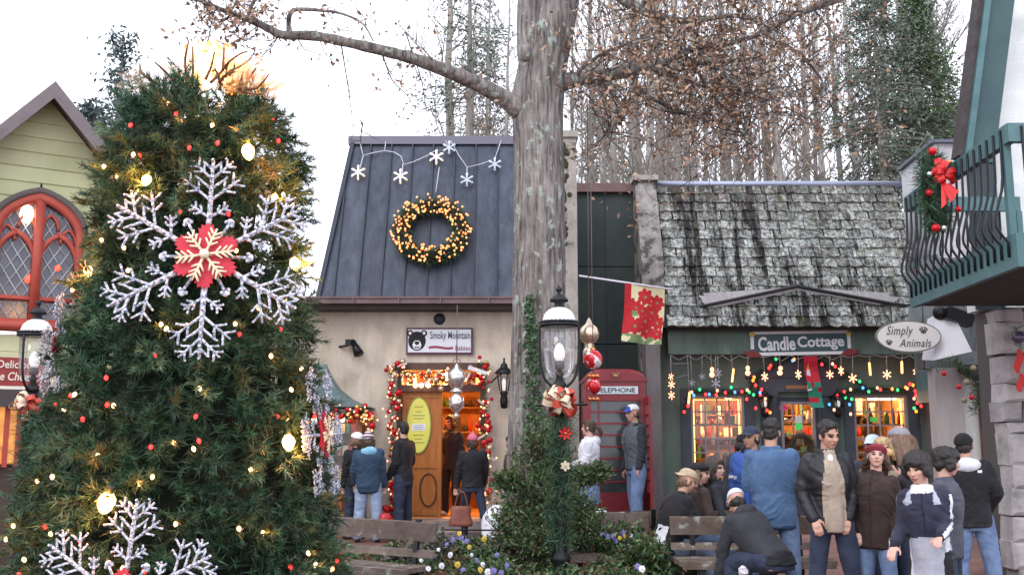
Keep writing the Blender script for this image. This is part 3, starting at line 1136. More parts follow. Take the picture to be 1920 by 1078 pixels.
for j in range(COURSES):
    for i in range(PER):
        o = link("shingle", meshes[rnd.randrange(6)], cot)
        off = sw * (.5 if j % 2 else 0) * .8 - sw * .2 + rnd.uniform(-.012, .012)
        xx = min(max(rx0 + i * sw + off, rx0 - .01), rx1 - sw * .95)
        tilt = Matrix.Rotation(rnd.uniform(-.03, .03), 4, 'Z')
        o.matrix_local = Matrix.Translation(Vector((xx, 0, 0)) + RB + rdir * (j * exp_ - .02) + rn * (.012 + .012 * rnd.random() ** 2) - cotloc) @ Mrot @ tilt
MB().tube([RT + Vector((rx0 - .1, 0, .02)), RT + Vector((rx1 + .1, 0, .02))], .06, 8).build("ridge_flashing", mat("zinc", (0.30, 0.33, 0.42), .45, .6), cot)
# side wing wall left (shingled pier rising to the ridge)
SIDE = mat("lichen_pier", (0.17, 0.15, 0.14), .95, col2=(0.33, 0.31, 0.29), ns=6, bump=.6, bs=25, col3=(0.07, 0.065, 0.06), ns3=4, lo3=.52, hi3=.6)
wx0, wx1 = P(1197, 500, 17.0).x, rx0 - .003
wing = MB()
ysl = [(16.55, zf1 - .02), (17.7, zf1 - .02), (17.7, RT.z + .05), (17.3, RT.z + .05), (16.55, RB.z + 1.1)]
vs = [(wx0, y, z) for y, z in ysl] + [(wx1, y, z) for y, z in ysl]
wing.add(vs, [(0, 1, 2, 3, 4), (9, 8, 7, 6, 5)] + [((k + 1) % 5, k, 5 + k, 5 + (k + 1) % 5) for k in range(5)])
wing.build("wing_wall", SIDE, cot)
MB().box((wx0, 16.9, gc - .3), (P(1214, 800, 16.9).x + .1, 17.3, zf1 - .02)).build("corner_post", SIDE, cot)
MB().box((wx0 - .04, 17.2, RT.z + .03), (wx1 + .04, 17.8, RT.z + .12)).build("wing_cap", PIER, cot)
MB().box((rx0, 17.8, zf1 + .1), (rx1, 21.0, RT.z - .3)).build("rear_mass", mat("dark_backing2", (.05, .05, .05), .9), cot)
# eyebrow gable over the sign
ex0, ex1, exm = P(1308, 580, 16.6).x, P(1688, 580, 16.6).x, P(1490, 560, 16.6).x
eb = MB()
def on_roof(x, v, lift):
    # point of the roof plane seen at that photo height, lifted out of it
    p = PL(960, v, RB, rn)
    return Vector((x, p.y, p.z)) + rn * lift
A, B_, C_ = on_roof(ex0, 579, .03), on_roof(ex1, 577, .03), on_roof(exm, 552, .22)
D_, E_ = on_roof(ex0, 552, .03), on_roof(ex1, 552, .03)
th = Vector((0, 0, -.05))
eb.add([A, C_, D_, A + th, C_ + th, D_ + th], [(0, 1, 2), (5, 4, 3), (1, 0, 3, 4), (2, 1, 4, 5), (0, 2, 5, 3)])
eb.add([B_, E_, C_, B_ + th, E_ + th, C_ + th], [(0, 1, 2), (5, 4, 3), (0, 2, 5, 3), (1, 0, 3, 4), (2, 1, 4, 5)])
eb.build("gable_flashing", mat("pinkish_lead", (0.26, 0.245, 0.25), .7, col2=(0.38, 0.35, 0.35), ns=5, stretch=(3, 1, 1)), cot)
bbm = MB()
bbm.beam(A - th * .2 + rn * .02, C_ - th * .2 + rn * .02, .03, .06, rn)
bbm.beam(C_ + rn * .021, B_ + rn * .021, .03, .06, rn)
bbm.build("gable_edge", mat("gable_dark", (0.03, 0.03, 0.03), .8), cot)
# parapet on the right
pp = empty("grey_parapet", (P(1700, 320, 18).x, 18, 4.0), "pale grey parapet wall above the right end of the shingle roof", "parapet")
pxa = P(1752, 275, 16.6).x
pxb = P(1690, 330, 18.4).x
zpp = ZV(270, 16.6)
m = MB()
vs = [(pxa, 16.6, 3.6), (8.2, 16.6, 3.6), (8.2, 18.4, 3.6), (pxb, 18.4, 3.6), (pxa, 16.6, zpp), (8.2, 16.6, zpp), (8.2, 18.4, zpp), (pxb, 18.4, zpp)]
m.add(vs, [(0, 3, 2, 1), (4, 5, 6, 7), (0, 1, 5, 4), (1, 2, 6, 5), (2, 3, 7, 6), (3, 0, 4, 7)])
m.build("wall", mat("parapet_grey", (0.50, 0.50, 0.52), .85, col2=(0.60, 0.60, 0.61), ns=3, stretch=(2, 2, .5), bump=.1), pp)
m = MB()
m.beam((pxa - .03, 16.55, zpp + .03), (pxb - .03, 18.4, zpp + .03), .1, .055)
m.beam((pxa - .03, 16.56, zpp + .03), (8.2, 16.56, zpp + .03), .1, .053)
m.build("coping", mat("coping_slate", (0.13, 0.14, 0.18), .5), pp)
# ================================================================== LEFT CLAPBOARD BUILDING
PHI = R(31)
D1 = Vector((math.cos(PHI), math.sin(PHI), 0))
NB = Vector((math.sin(PHI), -math.cos(PHI), 0))      # outward, to the camera
OB = P(95, 190, 13.0)
ZUP = Vector((0, 0, 1))


def FB(u, v, out=0.0):
    """(s, z) on the clapboard wall seen at the pixel."""
    p = PL(u, v, OB + NB * out, NB)
    return (p - OB).dot(D1), p.z


def W3(s, z, out=0.0):
    return Vector((OB.x, OB.y, 0)) + D1 * s + NB * out + ZUP * z


CLAP = mat("green_clapboard", (0.44, 0.46, 0.25), .75, col2=(0.52, 0.53, 0.32), ns=1.5, var=.06, bump=.08, bs=30)
clap = empty("clapboard_building", W3(0, 0), "yellow green clapboard gabled building with a red gothic window", "building")
z_pk = OB.z
s_r, z_r = FB(183, 300)
slope = (z_pk - z_r) / s_r
z_wall_b = FB(60, 660)[1]
bh = 0.205
z = z_wall_b
SL, SR = -4.2, 2.3
# opening of the window: pointed arch
s_m, z_ap = FB(76, 372)
s_lf, _ = FB(-14, 470); s_rt, z_sp = FB(150, 440)
hw_ = (s_rt - s_m)
_, z_sill = FB(70, 612)
z_spr = z_ap - hw_ * 1.05


def arch_half(z_):
    """Half width of the pointed arch at height z."""
    if z_ <= z_spr: return hw_
    t = (z_ - z_spr) / (z_ap - z_spr)
    if t >= 1: return 0.0
    # arc from a centre on the far side
    return hw_ * (math.sqrt(max(0, 1.6 ** 2 - (t * math.sqrt(1.6 ** 2 - .6 ** 2)) ** 2)) - .6)


while z < z_pk - .02:
    z2 = min(z + bh, z_pk)
    sl = max(SL, -(z_pk - z) / slope); sr = min(SR, (z_pk - z) / slope)
    sl2 = max(SL, -(z_pk - z2) / slope); sr2 = min(SR, (z_pk - z2) / slope)
    spans = []
    if z < z_ap and z2 > z_sill:
        h0, h1 = arch_half(max(z, z_sill)) + .03, arch_half(z2) + .03 if z2 < z_ap else 0.0
        if h1 <= 0: h1 = .01
        spans = [((sl, s_m - h0), (sl2, s_m - h1)), ((s_m + h0, sr), (s_m + h1, sr2))]
    else:
        spans = [((sl, sr), (sl2, sr2))]
    for (b0, b1), (t0, t1) in spans:
        m = MB()
        vs = [W3(b0, z, .025), W3(b1, z, .025), W3(t1, z2, .004), W3(t0, z2, .004), W3(b0, z, -.02), W3(b1, z, -.02), W3(t1, z2, -.02), W3(t0, z2, -.02)]
        m.add(vs, [(0, 1, 2, 3), (7, 6, 5, 4), (1, 0, 4, 5), (2, 1, 5, 6), (3, 2, 6, 7), (0, 3, 7, 4)])
        m.build("clapboard", CLAP, clap)
    z = z2
m = MB()
vs = [W3(SL, -.2, -.03), W3(SR, -.2, -.03), W3(SR, z_pk - SR * slope, -.03), W3(0, z_pk, -.03), W3(SL, z_pk + SL * slope, -.03)]
back = [p - NB * 5 for p in vs]
# side walls and roof planes
m.add([vs[1], back[1], back[2], vs[2]], [(0, 1, 2, 3)])
m.add([vs[0], vs[4], back[4], back[0]], [(0, 1, 2, 3)])
m.build("side_wall", CLAP, clap)
ROOFB = mat("brown_roof", (0.10, 0.075, 0.07), .85, col2=(0.16, 0.12, 0.11), ns=6, bump=.3)
m = MB()
for sg in (-1, 1):
    e = 2.55 if sg > 0 else 4.4
    a0, a1 = W3(0, z_pk + .10, .42), W3(sg * e, z_pk - e * slope + .10, .42)
    b0, b1 = a0 - NB * 5.4, a1 - NB * 5.4
    t = Vector((0, 0, -.07))
    vs = [a0, a1, b1, b0, a0 + t, a1 + t, b1 + t, b0 + t]
    m.add(vs, [(0, 1, 2, 3), (7, 6, 5, 4), (1, 0, 4, 5), (2, 1, 5, 6), (3, 2, 6, 7), (0, 3, 7, 4)])
m.build("roof", ROOFB, clap)
VERGE = mat("mauve_verge", (0.14, 0.115, 0.12), .7, col2=(0.185, 0.155, 0.155), ns=3)
for sg in (-1, 1):
    e = 2.55 if sg > 0 else 4.4
    m = MB()
    hgt = .23
    vs = []
    for o_ in (.46, .425):
        vs += [W3(0, z_pk + .14, o_), W3(sg * e, z_pk - e * slope + .14, o_), W3(sg * e, z_pk - e * slope + .14 - hgt, o_), W3(0, z_pk + .14 - hgt, o_)]
    m.add(vs, [(0, 1, 2, 3), (7, 6, 5, 4), (1, 0, 4, 5), (2, 1, 5, 6), (3, 2, 6, 7), (0, 3, 7, 4)])
    m.build("bargeboard", VERGE, clap)
# gothic window
RED_W = mat("brick_red_paint", (0.36, 0.055, 0.035), .55, col2=(0.42, 0.075, 0.05), ns=5)
gw = MB()


def strip(pts, w, d=.07, out=.03, mb=None):
    (mb or gw).tube([W3(s, z_, out) for s, z_ in pts], w / 2, 4)


def arch_pts(c, h, zs, rise, n=14):
    left = []
    for k in range(n + 1):
        t = k / n
        x = math.sqrt(max(0, 1.6 ** 2 - (t * math.sqrt(1.6 ** 2 - .36)) ** 2)) - .6
        left.append((c - h * x, zs + rise * t))
    right = [(2 * c - s, z_) for s, z_ in left[::-1]]
    return left + right[1:]


outer = [(s_m - hw_, z_sill)] + arch_pts(s_m, hw_, z_spr, z_ap - z_spr) + [(s_m + hw_, z_sill)]
strip(outer, .15, out=.04)
strip([(s_m - hw_ - .12, z_sill), (s_m + hw_ + .12, z_sill)], .18, out=.05)
strip([(s_m, z_sill), (s_m, z_ap - .05)], .16, out=.035)
zt1 = FB(75, 562)[1]; zt2 = FB(75, 505)[1]
strip([(s_m - hw_, zt1), (s_m + hw_, zt1)], .07)
for sg in (-1, 1):
    c = s_m + sg * hw_ * .5
    sub = arch_pts(c, hw_ * .47, zt2 + .05, .42, 8)
    strip(sub, .09)
    strip([(c, zt2 + .46), (c, z_ap - .45)], .09)
    for q in (-1, 1):
        cc = c + q * hw_ * .22
        tp = min(z_ap - .12, z_spr + (z_ap - z_spr) * (1.0 - abs(cc - s_m) / hw_ * .75) - .05)
        up = arch_pts(cc, hw_ * .19, tp - .26, .2, 6)
        strip(up, .05)
gw.build("window_frame", RED_W, clap)
hood = MB()
hood.tube([W3(s_m + (s - s_m) * 1.10, z_ + .10, .05) for s, z_ in outer[1:-1]], .055, 4)
hood.build("hood_mould", mat("hood_grey", (0.12, 0.10, 0.095), .8), clap)
gl = MB()
poly = outer
gl.add([W3(s, z_, -.015) for s, z_ in poly], [tuple(range(len(poly)))])
gl.build("leaded_glass", mat("dark_leaded_glass", (0.06, 0.065, 0.085), .12, col2=(0.11, 0.115, 0.14), ns=3, spec=.6, bump=.05, bs=3), clap)
lat = MB()
zz0, zz1 = z_sill, z_ap
pitch, rise = .145, .235
for dirn in (-1, 1):
    k = -16
    while k < 34:
        pts = []
        for q in range(0, 40):
            zc = zz0 + q * .06
            sc_ = s_m - hw_ + k * pitch + dirn * (zc - zz0) * pitch / rise
            if zc < zz1 and abs(sc_ - s_m) < arch_half(zc) - .03:
                pts.append(W3(sc_, zc, .0))
            elif len(pts) > 1:
                break
            else:
                pts = []
        if len(pts) > 1:
            lat.tube([pts[0], pts[-1]], .009, 4)
        k += 1
lat.build("lead_lattice", mat("lead_came", (0.42, 0.43, 0.46), .5), clap)
s_, z_ = FB(50, 402)
MB().ell(W3(s_, z_, .02), (.09, .05, .12), 12, 8).build("window_lamp", glow("window_lamp_glow", (1, .82, .5), 9), clap)
for u, v, r_ in ((52, 523, .06), (108, 503, .045)):  # glowing blobs imitate red reflections in the glass, not real lamps
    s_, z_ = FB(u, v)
    MB().ell(W3(s_, z_, -.005), (r_, .02, r_), 10, 6).build("painted_red_reflection", glow("red_reflection_glow", (1, .10, .05), .9), clap)
# lower storey: boards, sign, dark shop front
zs1 = FB(50, 672)[1]; zs0 = FB(50, 724)[1]
m = MB()
m.obox(W3((SL + SR) / 2, z_wall_b - .10, .0), D1 * (SR - SL) / 2, NB * .05, ZUP * .09)
m.build("sill_board", CLAP, clap)
ls = MB().obox(W3((SL + SR) / 2, (zs0 + .0) / 2 - .15, -.1), D1 * (SR - SL) / 2, NB * .06, ZUP * (zs0 + .3) / 2)
ls.build("lower_wall", mat("dark_shopfront", (0.05, 0.035, 0.03), .8, col2=(.08, .055, .045), ns=4), clap)
m = MB().obox(W3((SL + SR) / 2, zs0 - .16, .05), D1 * (SR - SL) / 2, NB * .12, ZUP * .11)
m.build("shop_fascia", mat("dark_fascia", (0.06, 0.05, 0.05), .7), clap)
s0, z0 = FB(-40, 870); s1, z1 = FB(38, 762)
m = MB().obox(W3((s0 + s1) / 2, (z0 + z1) / 2, -.02), D1 * (s1 - s0) / 2, NB * .018, ZUP * (z1 - z0) / 2)
m.build("lit_shop_window", mat("lit_display", (0.3, 0.1, .03), .4, col2=(1, .55, .15), ns=6, col3=(.1, .02, .02), ns3=9, emis=(1, .42, .1), es=.35), clap)
m = MB()
for k in range(4):
    ss = s0 + (s1 - s0) * k / 3
    m.obox(W3(ss, (z0 + z1) / 2, .02), D1 * .03, NB * .03, ZUP * ((z1 - z0) / 2 + .04))
m.build("shop_window_frame", RED_W, clap)
sg1, _ = FB(83, 700)
sgn = empty("red_shop_sign", W3(-.7, (zs0 + zs1) / 2, .05), "red wooden shop sign with two lines of cream lettering under the gothic window", "sign")
sgm = MB().obox(W3((sg1 - 2.6) / 2, (zs0 + zs1) / 2, .07), D1 * (sg1 + 2.6) / 2, NB * .03, ZUP * (zs1 - zs0) / 2)
sgm.build("board", mat("sign_red", (0.25, 0.025, 0.025), .5, col2=(.3, .04, .035), ns=4), sgn)
CREAM = mat("cream_letter", (0.75, 0.68, 0.55), .5)
sgt = MB().obox(W3((sg1 - 2.6) / 2, zs0 - .03, .075), D1 * (sg1 + 2.6) / 2, NB * .04, ZUP * .022)
sgt.build("bottom_rail", CREAM, sgn)
sa, za = FB(30, 684)
lettering("Delicious", .44, .10, W3(sa, za, .105), CREAM, sgn, rz=PHI, bold=.01)
sa, za = FB(42, 709)
lettering("The Cheese Cup", .78, .14, W3(sa, za, .105), CREAM, sgn, rz=PHI, bold=.015, shear=.15)

# ================================================================== RIGHT BUILDING WITH BALCONY
rb = empty("balcony_building", (6.2, 11.2, 0), "pale stucco building with steep teal bargeboard and a stone ground floor", "building")
YB = 11.4
m = MB()
x_e = P(1800, 290, YB).x
z_e = 3.1
pts = [(P(1815, 285, YB).x, z_e), (9.5, z_e), (9.5, 9.5), (P(1862, -120, YB).x + .3, 9.5), (P(1815, 285, YB).x + .0, ZV(285, YB))]
m.plate(pts, (0, YB, 0), (1, 0, 0), (0, 0, 1), .3)
m.build("gable_wall", PALE_STUCCO, rb)
a, b = P(1822, 300, 11.0), P(1868, -60, 11.0)
m = MB()
dirn = (b - a).normalized()
side = Vector((dirn.z, 0, -dirn.x))
m.obox((a + b) / 2 + side * .09, dirn * (b - a).length / 2, side * .155, Vector((0, .03, 0)))
m.build("bargeboard", mat("teal_dark", (0.035, 0.075, 0.08), .6, col2=(.05, .095, .1), ns=3), rb)
m = MB()
m.obox((a + b) / 2 - side * .09, dirn * (b - a).length / 2, side * .035, Vector((0, .12, 0)))
m.build("bargeboard_edge", TEAL_PAINT, rb)
m = MB()
m.obox((a + b) / 2 - side * .15 + Vector((0, .02, 0)), dirn * (b - a).length / 2, side * .035, Vector((0, .10, 0)))
m.build("roof_edge", mat("dark_slate_roof", (0.04, 0.035, 0.035), .9, col2=(.07, .06, .06), ns=9, bump=.6, bs=14), rb)
# dark door behind the railing
m = MB().box((P(1815, 380, YB).x, YB - .04, 3.1), (P(1868, 380, YB).x, YB - .003, ZV(275, YB)))
m.build("balcony_door", mat("dark_teal_door", (0.03, 0.05, 0.055), .4), rb)
# balcony
bal = empty("balcony", (4.9, 9.7, 3.08), "teal balcony with bulging black iron balusters on the pale building", "balcony")
yf, yn = 11.0, 8.35
xf, xn = P(1712, 570, yf).x, P(1908, 480, yn).x
zb0, zb1_, zr0, zr1 = ZV(577, yf), ZV(529, yf), ZV(398, yf), ZV(371, yf)


def bx(y):
    return xf + (xn - xf) * (yf - y) / (yf - yn)


m = MB()
m.add([(xf + .05, yf, zb0 + .02), (xn + .05, yn, zb0 + .02), (7.5, yn, zb0 + .02), (7.5, yf, zb0 + .02), (xf + .05, yf, zb1_ - .03), (xn + .05, yn, zb1_ - .03), (7.5, yn, zb1_ - .03), (7.5, yf, zb1_ - .03)],
      [(0, 3, 2, 1), (4, 5, 6, 7), (0, 1, 5, 4), (1, 2, 6, 5), (2, 3, 7, 6), (3, 0, 4, 7)])
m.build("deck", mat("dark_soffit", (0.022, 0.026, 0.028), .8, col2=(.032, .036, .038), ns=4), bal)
m = MB()
dv = Vector((xn - xf, yn - yf, 0)).normalized()
zc = (zb0 + zb1_) / 2; hh = (zb1_ - zb0) / 2
m.beam((xf, yf, zc), (xn, yn, zc), .06, hh * 2)
m.beam((xn - .03, yn - .03, zc), (7.5, yn - .03, zc), .06, hh * 2 - .002)
m.build("fascia", TEAL_PAINT, bal)
m = MB()
zc = (zr0 + zr1) / 2; hh = (zr1 - zr0) / 2
m.beam((xf, yf, zc), (xn, yn, zc), .07, hh * 2)
m.beam((xn - .035, yn - .035, zc), (7.5, yn - .035, zc), .07, hh * 2 - .002)
m.beam((xf + .04, yf - .03, zc), (P(1908, 380, yf).x, yf - .03, zc), .06, hh * 2 - .004)
m.build("top_rail", TEAL_PAINT, bal)
sdx = Vector((-dv.y, dv.x, 0))
if sdx.x > 0: sdx = -sdx
NBAL = 18


def baluster(p, outv):
    q = p + outv * .045
    pr = [(0, zr1 - .03), (.0, zr0 - .05), (.005, zr0 - .28), (.02, zr0 - .40), (.055, zb1_ + .28), (.075, zb1_ + .20), (.09, zb1_ + .13), (.085, zb1_ + .075), (.06, zb1_ + .03), (.035, zb1_ - .01), (.0, zb1_ - .06), (0, zb0 + .10)]
    return MB().tube([q + outv * o + Vector((0, 0, z_ - p.z)) for o, z_ in pr], .0125, 6)


bsl = None
for k in range(NBAL):
    y = yf - .1 - (yf - yn - .16) * k / (NBAL - 1)
    p = Vector((bx(y), y, 0))
    if bsl is None:
        p0 = p
        bsl = baluster(p, sdx).build("baluster", BLACK_IRON, bal)
    else:
        o = bsl.copy(); COL.objects.link(o)
        o.location = p - p0
xk = P(1905, 380, yf).x
ex = None
for k in range(12):
    p = Vector((xf + .12 + (xk - xf - .2) * k / 11, yf + .0, 0))
    if ex is None:
        pe = p
        ex = baluster(p, Vector((0, 1, 0))).build("baluster", BLACK_IRON, bal)
    else:
        o = ex.copy(); COL.objects.link(o); o.location = p - pe
xp = xn
for k in range(7):
    p = Vector((xn + .08 + k * .12, yn - .03, 0))
    if k == 0:
        pe = p
        ex2 = baluster(p, Vector((0, -1, 0))).build("baluster", BLACK_IRON, bal)
    else:
        o = ex2.copy(); COL.objects.link(o); o.location = p - pe
for (x, y) in ((xn + .0, yn + .06), (xk, yf - .03)):
    MB().box((x - .03, y - .03, zb1_), (x + .03, y + .03, zr0)).build("rail_post", TEAL_PAINT, bal)

# ground floor under the balcony: rough stone pillar
STONE = mat("field_stone", (0.33, 0.315, 0.31), .95, col2=(0.48, 0.46, 0.45), ns=5, bump=.6, bs=18, var=.22, col3=(0.20, 0.185, 0.18), ns3=4, lo3=.58, hi3=.72)
MORTAR = mat("stone_mortar", (0.10, 0.09, 0.085), .95, bump=.4)
yst = 11.0
sx0 = P(1888, 800, yst).x
pil = empty("stone_pillar", (sx0 + .4, yst, 0), "rough grey fieldstone pillar at the corner below the balcony", "pillar")
MB().box((sx0 + .06, yst + .05, 0), (sx0 + 1.6, yst + .7, zb0 + .01)).build("core", MORTAR, pil)
z = 0.02
row = 0
while z < zb0 - .05:
    h = min(rnd.uniform(.12, .36), zb0 - z)
    x = sx0 + rnd.uniform(-.03, .04)
    first = True
    while x < sx0 + 1.55:
        w_ = rnd.uniform(.22, .5)
        m = MB()
        g_ = .004
        n_ = 2
        vs = []
        x0_, x1_, z0_, z1_ = x + g_, x + w_ - g_, z + g_, z + h - g_
        j = lambda a: a + rnd.uniform(-.022, .022)
        o_ = rnd.uniform(-.02, .02)
        f = [(j(x0_), yst + .02 + o_, j(z0_)), (j(x1_), yst + .02 + o_, j(z0_)), (j(x1_), yst + .02 + o_, j(z1_)), (j(x0_), yst + .02 + o_, j(z1_))]
        c = ((x0_ + x1_) / 2, yst - .012 + o_, (z0_ + z1_) / 2)
        inn = [tuple(c[i] + (p[i] - c[i]) * .72 if i != 1 else c[1] for i in range(3)) for p in f]
        bk = [(p[0], yst + .3, p[2]) for p in f]
        m.add(f + inn + bk, [(4, 5, 6, 7), (0, 1, 5, 4), (1, 2, 6, 5), (2, 3, 7, 6), (3, 0, 4, 7), (1, 0, 8, 9), (2, 1, 9, 10), (3, 2, 10, 11), (0, 3, 11, 8)], 0, False)
        m.build("stone", STONE, pil)
        x += w_
    z += h
# recessed shop next door
YS = 14.2
sh2 = empty("recessed_shopfront", (6.3, YS, .3), "dim recessed shopfront with slate shingled wall between the cottage and the stone pillar", "shop")
qx0 = P(1756, 800, YS).x
def q(u): return P(u, 800, YS).x
zsh0, zsh1 = ZV(690, YS), ZV(560, YS)
SH2 = mat("slate_shingle", (0.13, 0.15, 0.155), .9, col2=(0.20, 0.225, 0.225), ns=5, bump=.4, bs=18, var=.2, stretch=(1, 1, .5))
MB().box((q(1742), YS + .05, zsh0), (9, YS + .3, zsh1 + .5)).build("upper_wall", MORTAR, sh2)
z = zsh0
rr = 0
while z < zsh1 + .5:
    x = q(1744) - (.2 if rr % 2 else 0)
    while x < q(1915):
        w_ = rnd.uniform(.3, .5)
        MB().obox((x + w_ / 2, YS + .025 , z + .12), (w_ / 2 - .004, 0, 0), (0, .012, 0), (0, -.008, .125)).build("shingle", SH2, sh2)
        x += w_
    z += .225
    rr += 1
PALEPOST = mat("pale_pilaster", (0.40, 0.37, 0.36), .85, col2=(.47, .44, .43), ns=3, stretch=(3, 3, .5))
MB().box((q(1756), YS - .05, 0), (q(1806), YS + .2, zsh0)).build("pilaster", PALEPOST, sh2)
MB().box((q(1806), YS + .02, 0), (q(1838), YS + .2, zsh0)).build("pale_panel", PALE_STUCCO, sh2)
MB().box((q(1838), YS - .02, .2), (q(1848), YS + .2, zsh0 - .2)).build("jamb", WOOD_DARK, sh2)
MB().box((q(1848), YS + .06, .35), (q(1872), YS + .2, zsh0 - .25)).build("door", mat("dark_green_door", (0.035, 0.05, 0.045), .5), sh2)
MB().box((q(1872), YS - .02, .35), (q(1886), YS + .2, zsh0 - .35)).build("amber_jamb", mat("amber_wood", (0.30, 0.15, 0.04), .6), sh2)
MB().box((q(1886), YS + .06, .0), (9, YS + .2, zsh0)).build("side_panel", DEEP_GREEN, sh2)
MB().box((q(1838), YS - .02, .0), (q(1900), YS + .1, .35)).build("stone_base", STONE_STEP, sh2)
MB().box((q(1834), YS - .25, .35), (q(1895), YS + .05, .42)).build("threshold", mat("pale_step", (0.42, 0.33, 0.28), .8), sh2)
awn = MB()
awn.add([(q(1800), YS - .02, zsh0 + .05), (q(1905), YS - .02, zsh0 + .05), (q(1905), YS - .6, zsh0 - .13), (q(1797), YS - .6, zsh0 - .13), (q(1800), YS - .02, zsh0 - .05), (q(1905), YS - .02, zsh0 - .05), (q(1905), YS - .6, zsh0 - .22), (q(1797), YS - .6, zsh0 - .22)],
        [(3, 2, 1, 0), (4, 5, 6, 7), (0, 1, 5, 4), (1, 2, 6, 5), (2, 3, 7, 6), (3, 0, 4, 7)])
awn.build("canopy", mat("black_canopy", (0.012, 0.013, 0.015), .8), sh2)
MB().box((P(1725, 620, 16.0).x, 15.5, 2.2), (P(1743, 620, 16.0).x, 16.3, 4.5)).build("teal_corner_board", TEAL_PAINT, sh2)
# ================================================================== BACKGROUND WOODS
BARK_F = [mat("grey_bark_%d" % i, c, .9, col2=c2, ns=3, stretch=(3, 3, .5), bump=.4, bs=15) for i, (c, c2) in enumerate((
    ((0.22, 0.20, 0.175), (0.33, 0.305, 0.275)), ((0.17, 0.15, 0.13), (0.27, 0.245, 0.215)), ((0.33, 0.32, 0.30), (0.45, 0.44, 0.415))))]
TWIG_F = mat("grey_twig", (0.24, 0.212, 0.182), .9)


def grow_tree(seed, H, r0, first=.45, nb=26, blen=.22, up=.75, lean=.02, twigs=5, wander=.12):
    """Trunk mesh builder and crown (branches) mesh builder for a bare tree of height H at the origin."""
    r = random.Random(seed)
    tr, br = MB(), MB()
    n = 10
    pts = []
    x = y = 0.0
    for i in range(n + 1):
        t = i / n
        pts.append(Vector((x, y, H * t)))
        x += r.uniform(-1, 1) * wander * H / n * .35 + lean * H / n
        y += r.uniform(-1, 1) * wander * H / n * .35
    rad = [max(r0 * (1 - .86 * (i / n)) * (1.25 if i == 0 else 1), .012) for i in range(n + 1)]
    tr.tube(pts, rad, 7)

    def at(t):
        f = t * n
        i = min(int(f), n - 1)
        return pts[i].lerp(pts[i + 1], f - i), r0 * (1 - .86 * t)
    for b in range(nb):
        t = first + (1 - first) * (b + r.random()) / nb
        p, rr = at(min(t, .99))
        az = r.uniform(0, 2 * math.pi)
        L = H * blen * (1.15 - t * .75) * r.uniform(.6, 1.2)
        d = Vector((math.cos(az), math.sin(az), up * r.uniform(.5, 1.5))).normalized()
        bp = [p]
        for k in range(4):
            d = (d + Vector((r.uniform(-.25, .25), r.uniform(-.25, .25), r.uniform(-.05, .3)))).normalized()
            bp.append(bp[-1] + d * L / 4)
        r1 = min(rr * .4, .022 + .007 * L)
        br.tube(bp, [r1, r1 * .75, r1 * .5, r1 * .32, .006], 4, cap=False)
        for k in range(twigs):
            i = r.randrange(1, 4)
            q_ = bp[i].lerp(bp[i + 1], r.random())
            d2 = (d + Vector((r.uniform(-1, 1), r.uniform(-1, 1), r.uniform(-.3, .8)))).normalized()
            l2 = L * r.uniform(.2, .5)
            m_ = q_ + d2 * l2 * .5 + Vector((0, 0, l2 * .08))
            e_ = q_ + d2 * l2 + Vector((0, 0, l2 * .2))
            br.tube([q_, m_, e_], [.016, .011, .005], 3, cap=False)
            for s in range(3):
                d3 = (d2 + Vector((r.uniform(-1, 1), r.uniform(-1, 1), r.uniform(-.4, .9)))).normalized()
                st = m_.lerp(e_, r.random())
                br.tube([st, st + d3 * l2 * r.uniform(.3, .6)], [.009, .004], 3, cap=False)
    return tr, br


protos = []
for k in range(5):
    H = [17, 15, 19, 14, 12][k]
    tr, br = grow_tree(100 + k, H, [.24, .16, .20, .13, .09][k], [.30, .25, .38, .15, .1][k], [34, 30, 26, 30, 34][k], .2, .8, .004, 6)
    protos.append((tr.mesh("trunk", BARK_F[k % 3]), br.mesh("crown", TWIG_F), H))
WOODS = "bare trees of the wood behind the shops"


def hill(x, y): return 0.2 + 9.0 * sm((y - 19.5) / 60)


tree_spots = [(1088, 30), (1128, 36), (1153, 27), (1186, 33), (1216, 42), (1243, 31), (1268, 29), (1292, 34), (1318, 44), (1345, 38), (1372, 30), (1394, 35), (1406, 28),
              (1441, 33), (1470, 27), (1492, 46), (1512, 38), (1545, 50), (1582, 30), (1598, 29), (1642, 36), (1672, 31), (1700, 27), (1712, 28), (1760, 30), (1735, 44),
              (880, 34), (912, 40), (842, 48), (948, 30), (1070, 46), (1630, 50), (1425, 55), (1255, 52), (1170, 55), (1110, 60), (1300, 58), (1200, 48), (1360, 60), (1460, 58), (1532, 44), (1385, 50)]
kinds = ["thick grey tree", "slim brown tree", "pale straight tree", "thin branchy sapling", "small twiggy tree"]
ORD = "first second third fourth fifth sixth seventh eighth ninth tenth eleventh twelfth thirteenth fourteenth fifteenth sixteenth seventeenth eighteenth nineteenth twentieth".split()
zone_n = {}
for i, (u, Y) in enumerate(sorted(tree_spots)):
    k = [0, 1, 2, 3, 1, 4, 0, 2, 3, 4][i % 10]
    if u in (1268, 1292, 1243): k = 0
    if u in (1598, 1700, 1712): k = 2
    tm, cm, H = protos[k]
    p = P(u, 335, Y)
    g = hill(p.x, Y)
    zn = "above the metal roof" if u < 1060 else "above the dark green building" if u < 1200 else "above the left half of the shingle roof" if u < 1450 else "above the right half of the shingle roof"
    zone_n[zn] = zone_n.get(zn, -1) + 1
    t = empty("bare_tree", (p.x, Y, g - .1), "%s, %s from the left %s" % (kinds[k], ORD[zone_n[zn]], zn), "tree", WOODS, rz=rnd.uniform(0, 6.28))
    s = rnd.uniform(.9, 1.2) * (1.35 if Y > 40 else 1)
    t.scale = (s, s, s * rnd.uniform(.95, 1.1))
    link("trunk", tm, t)
    link("crown", cm, t)
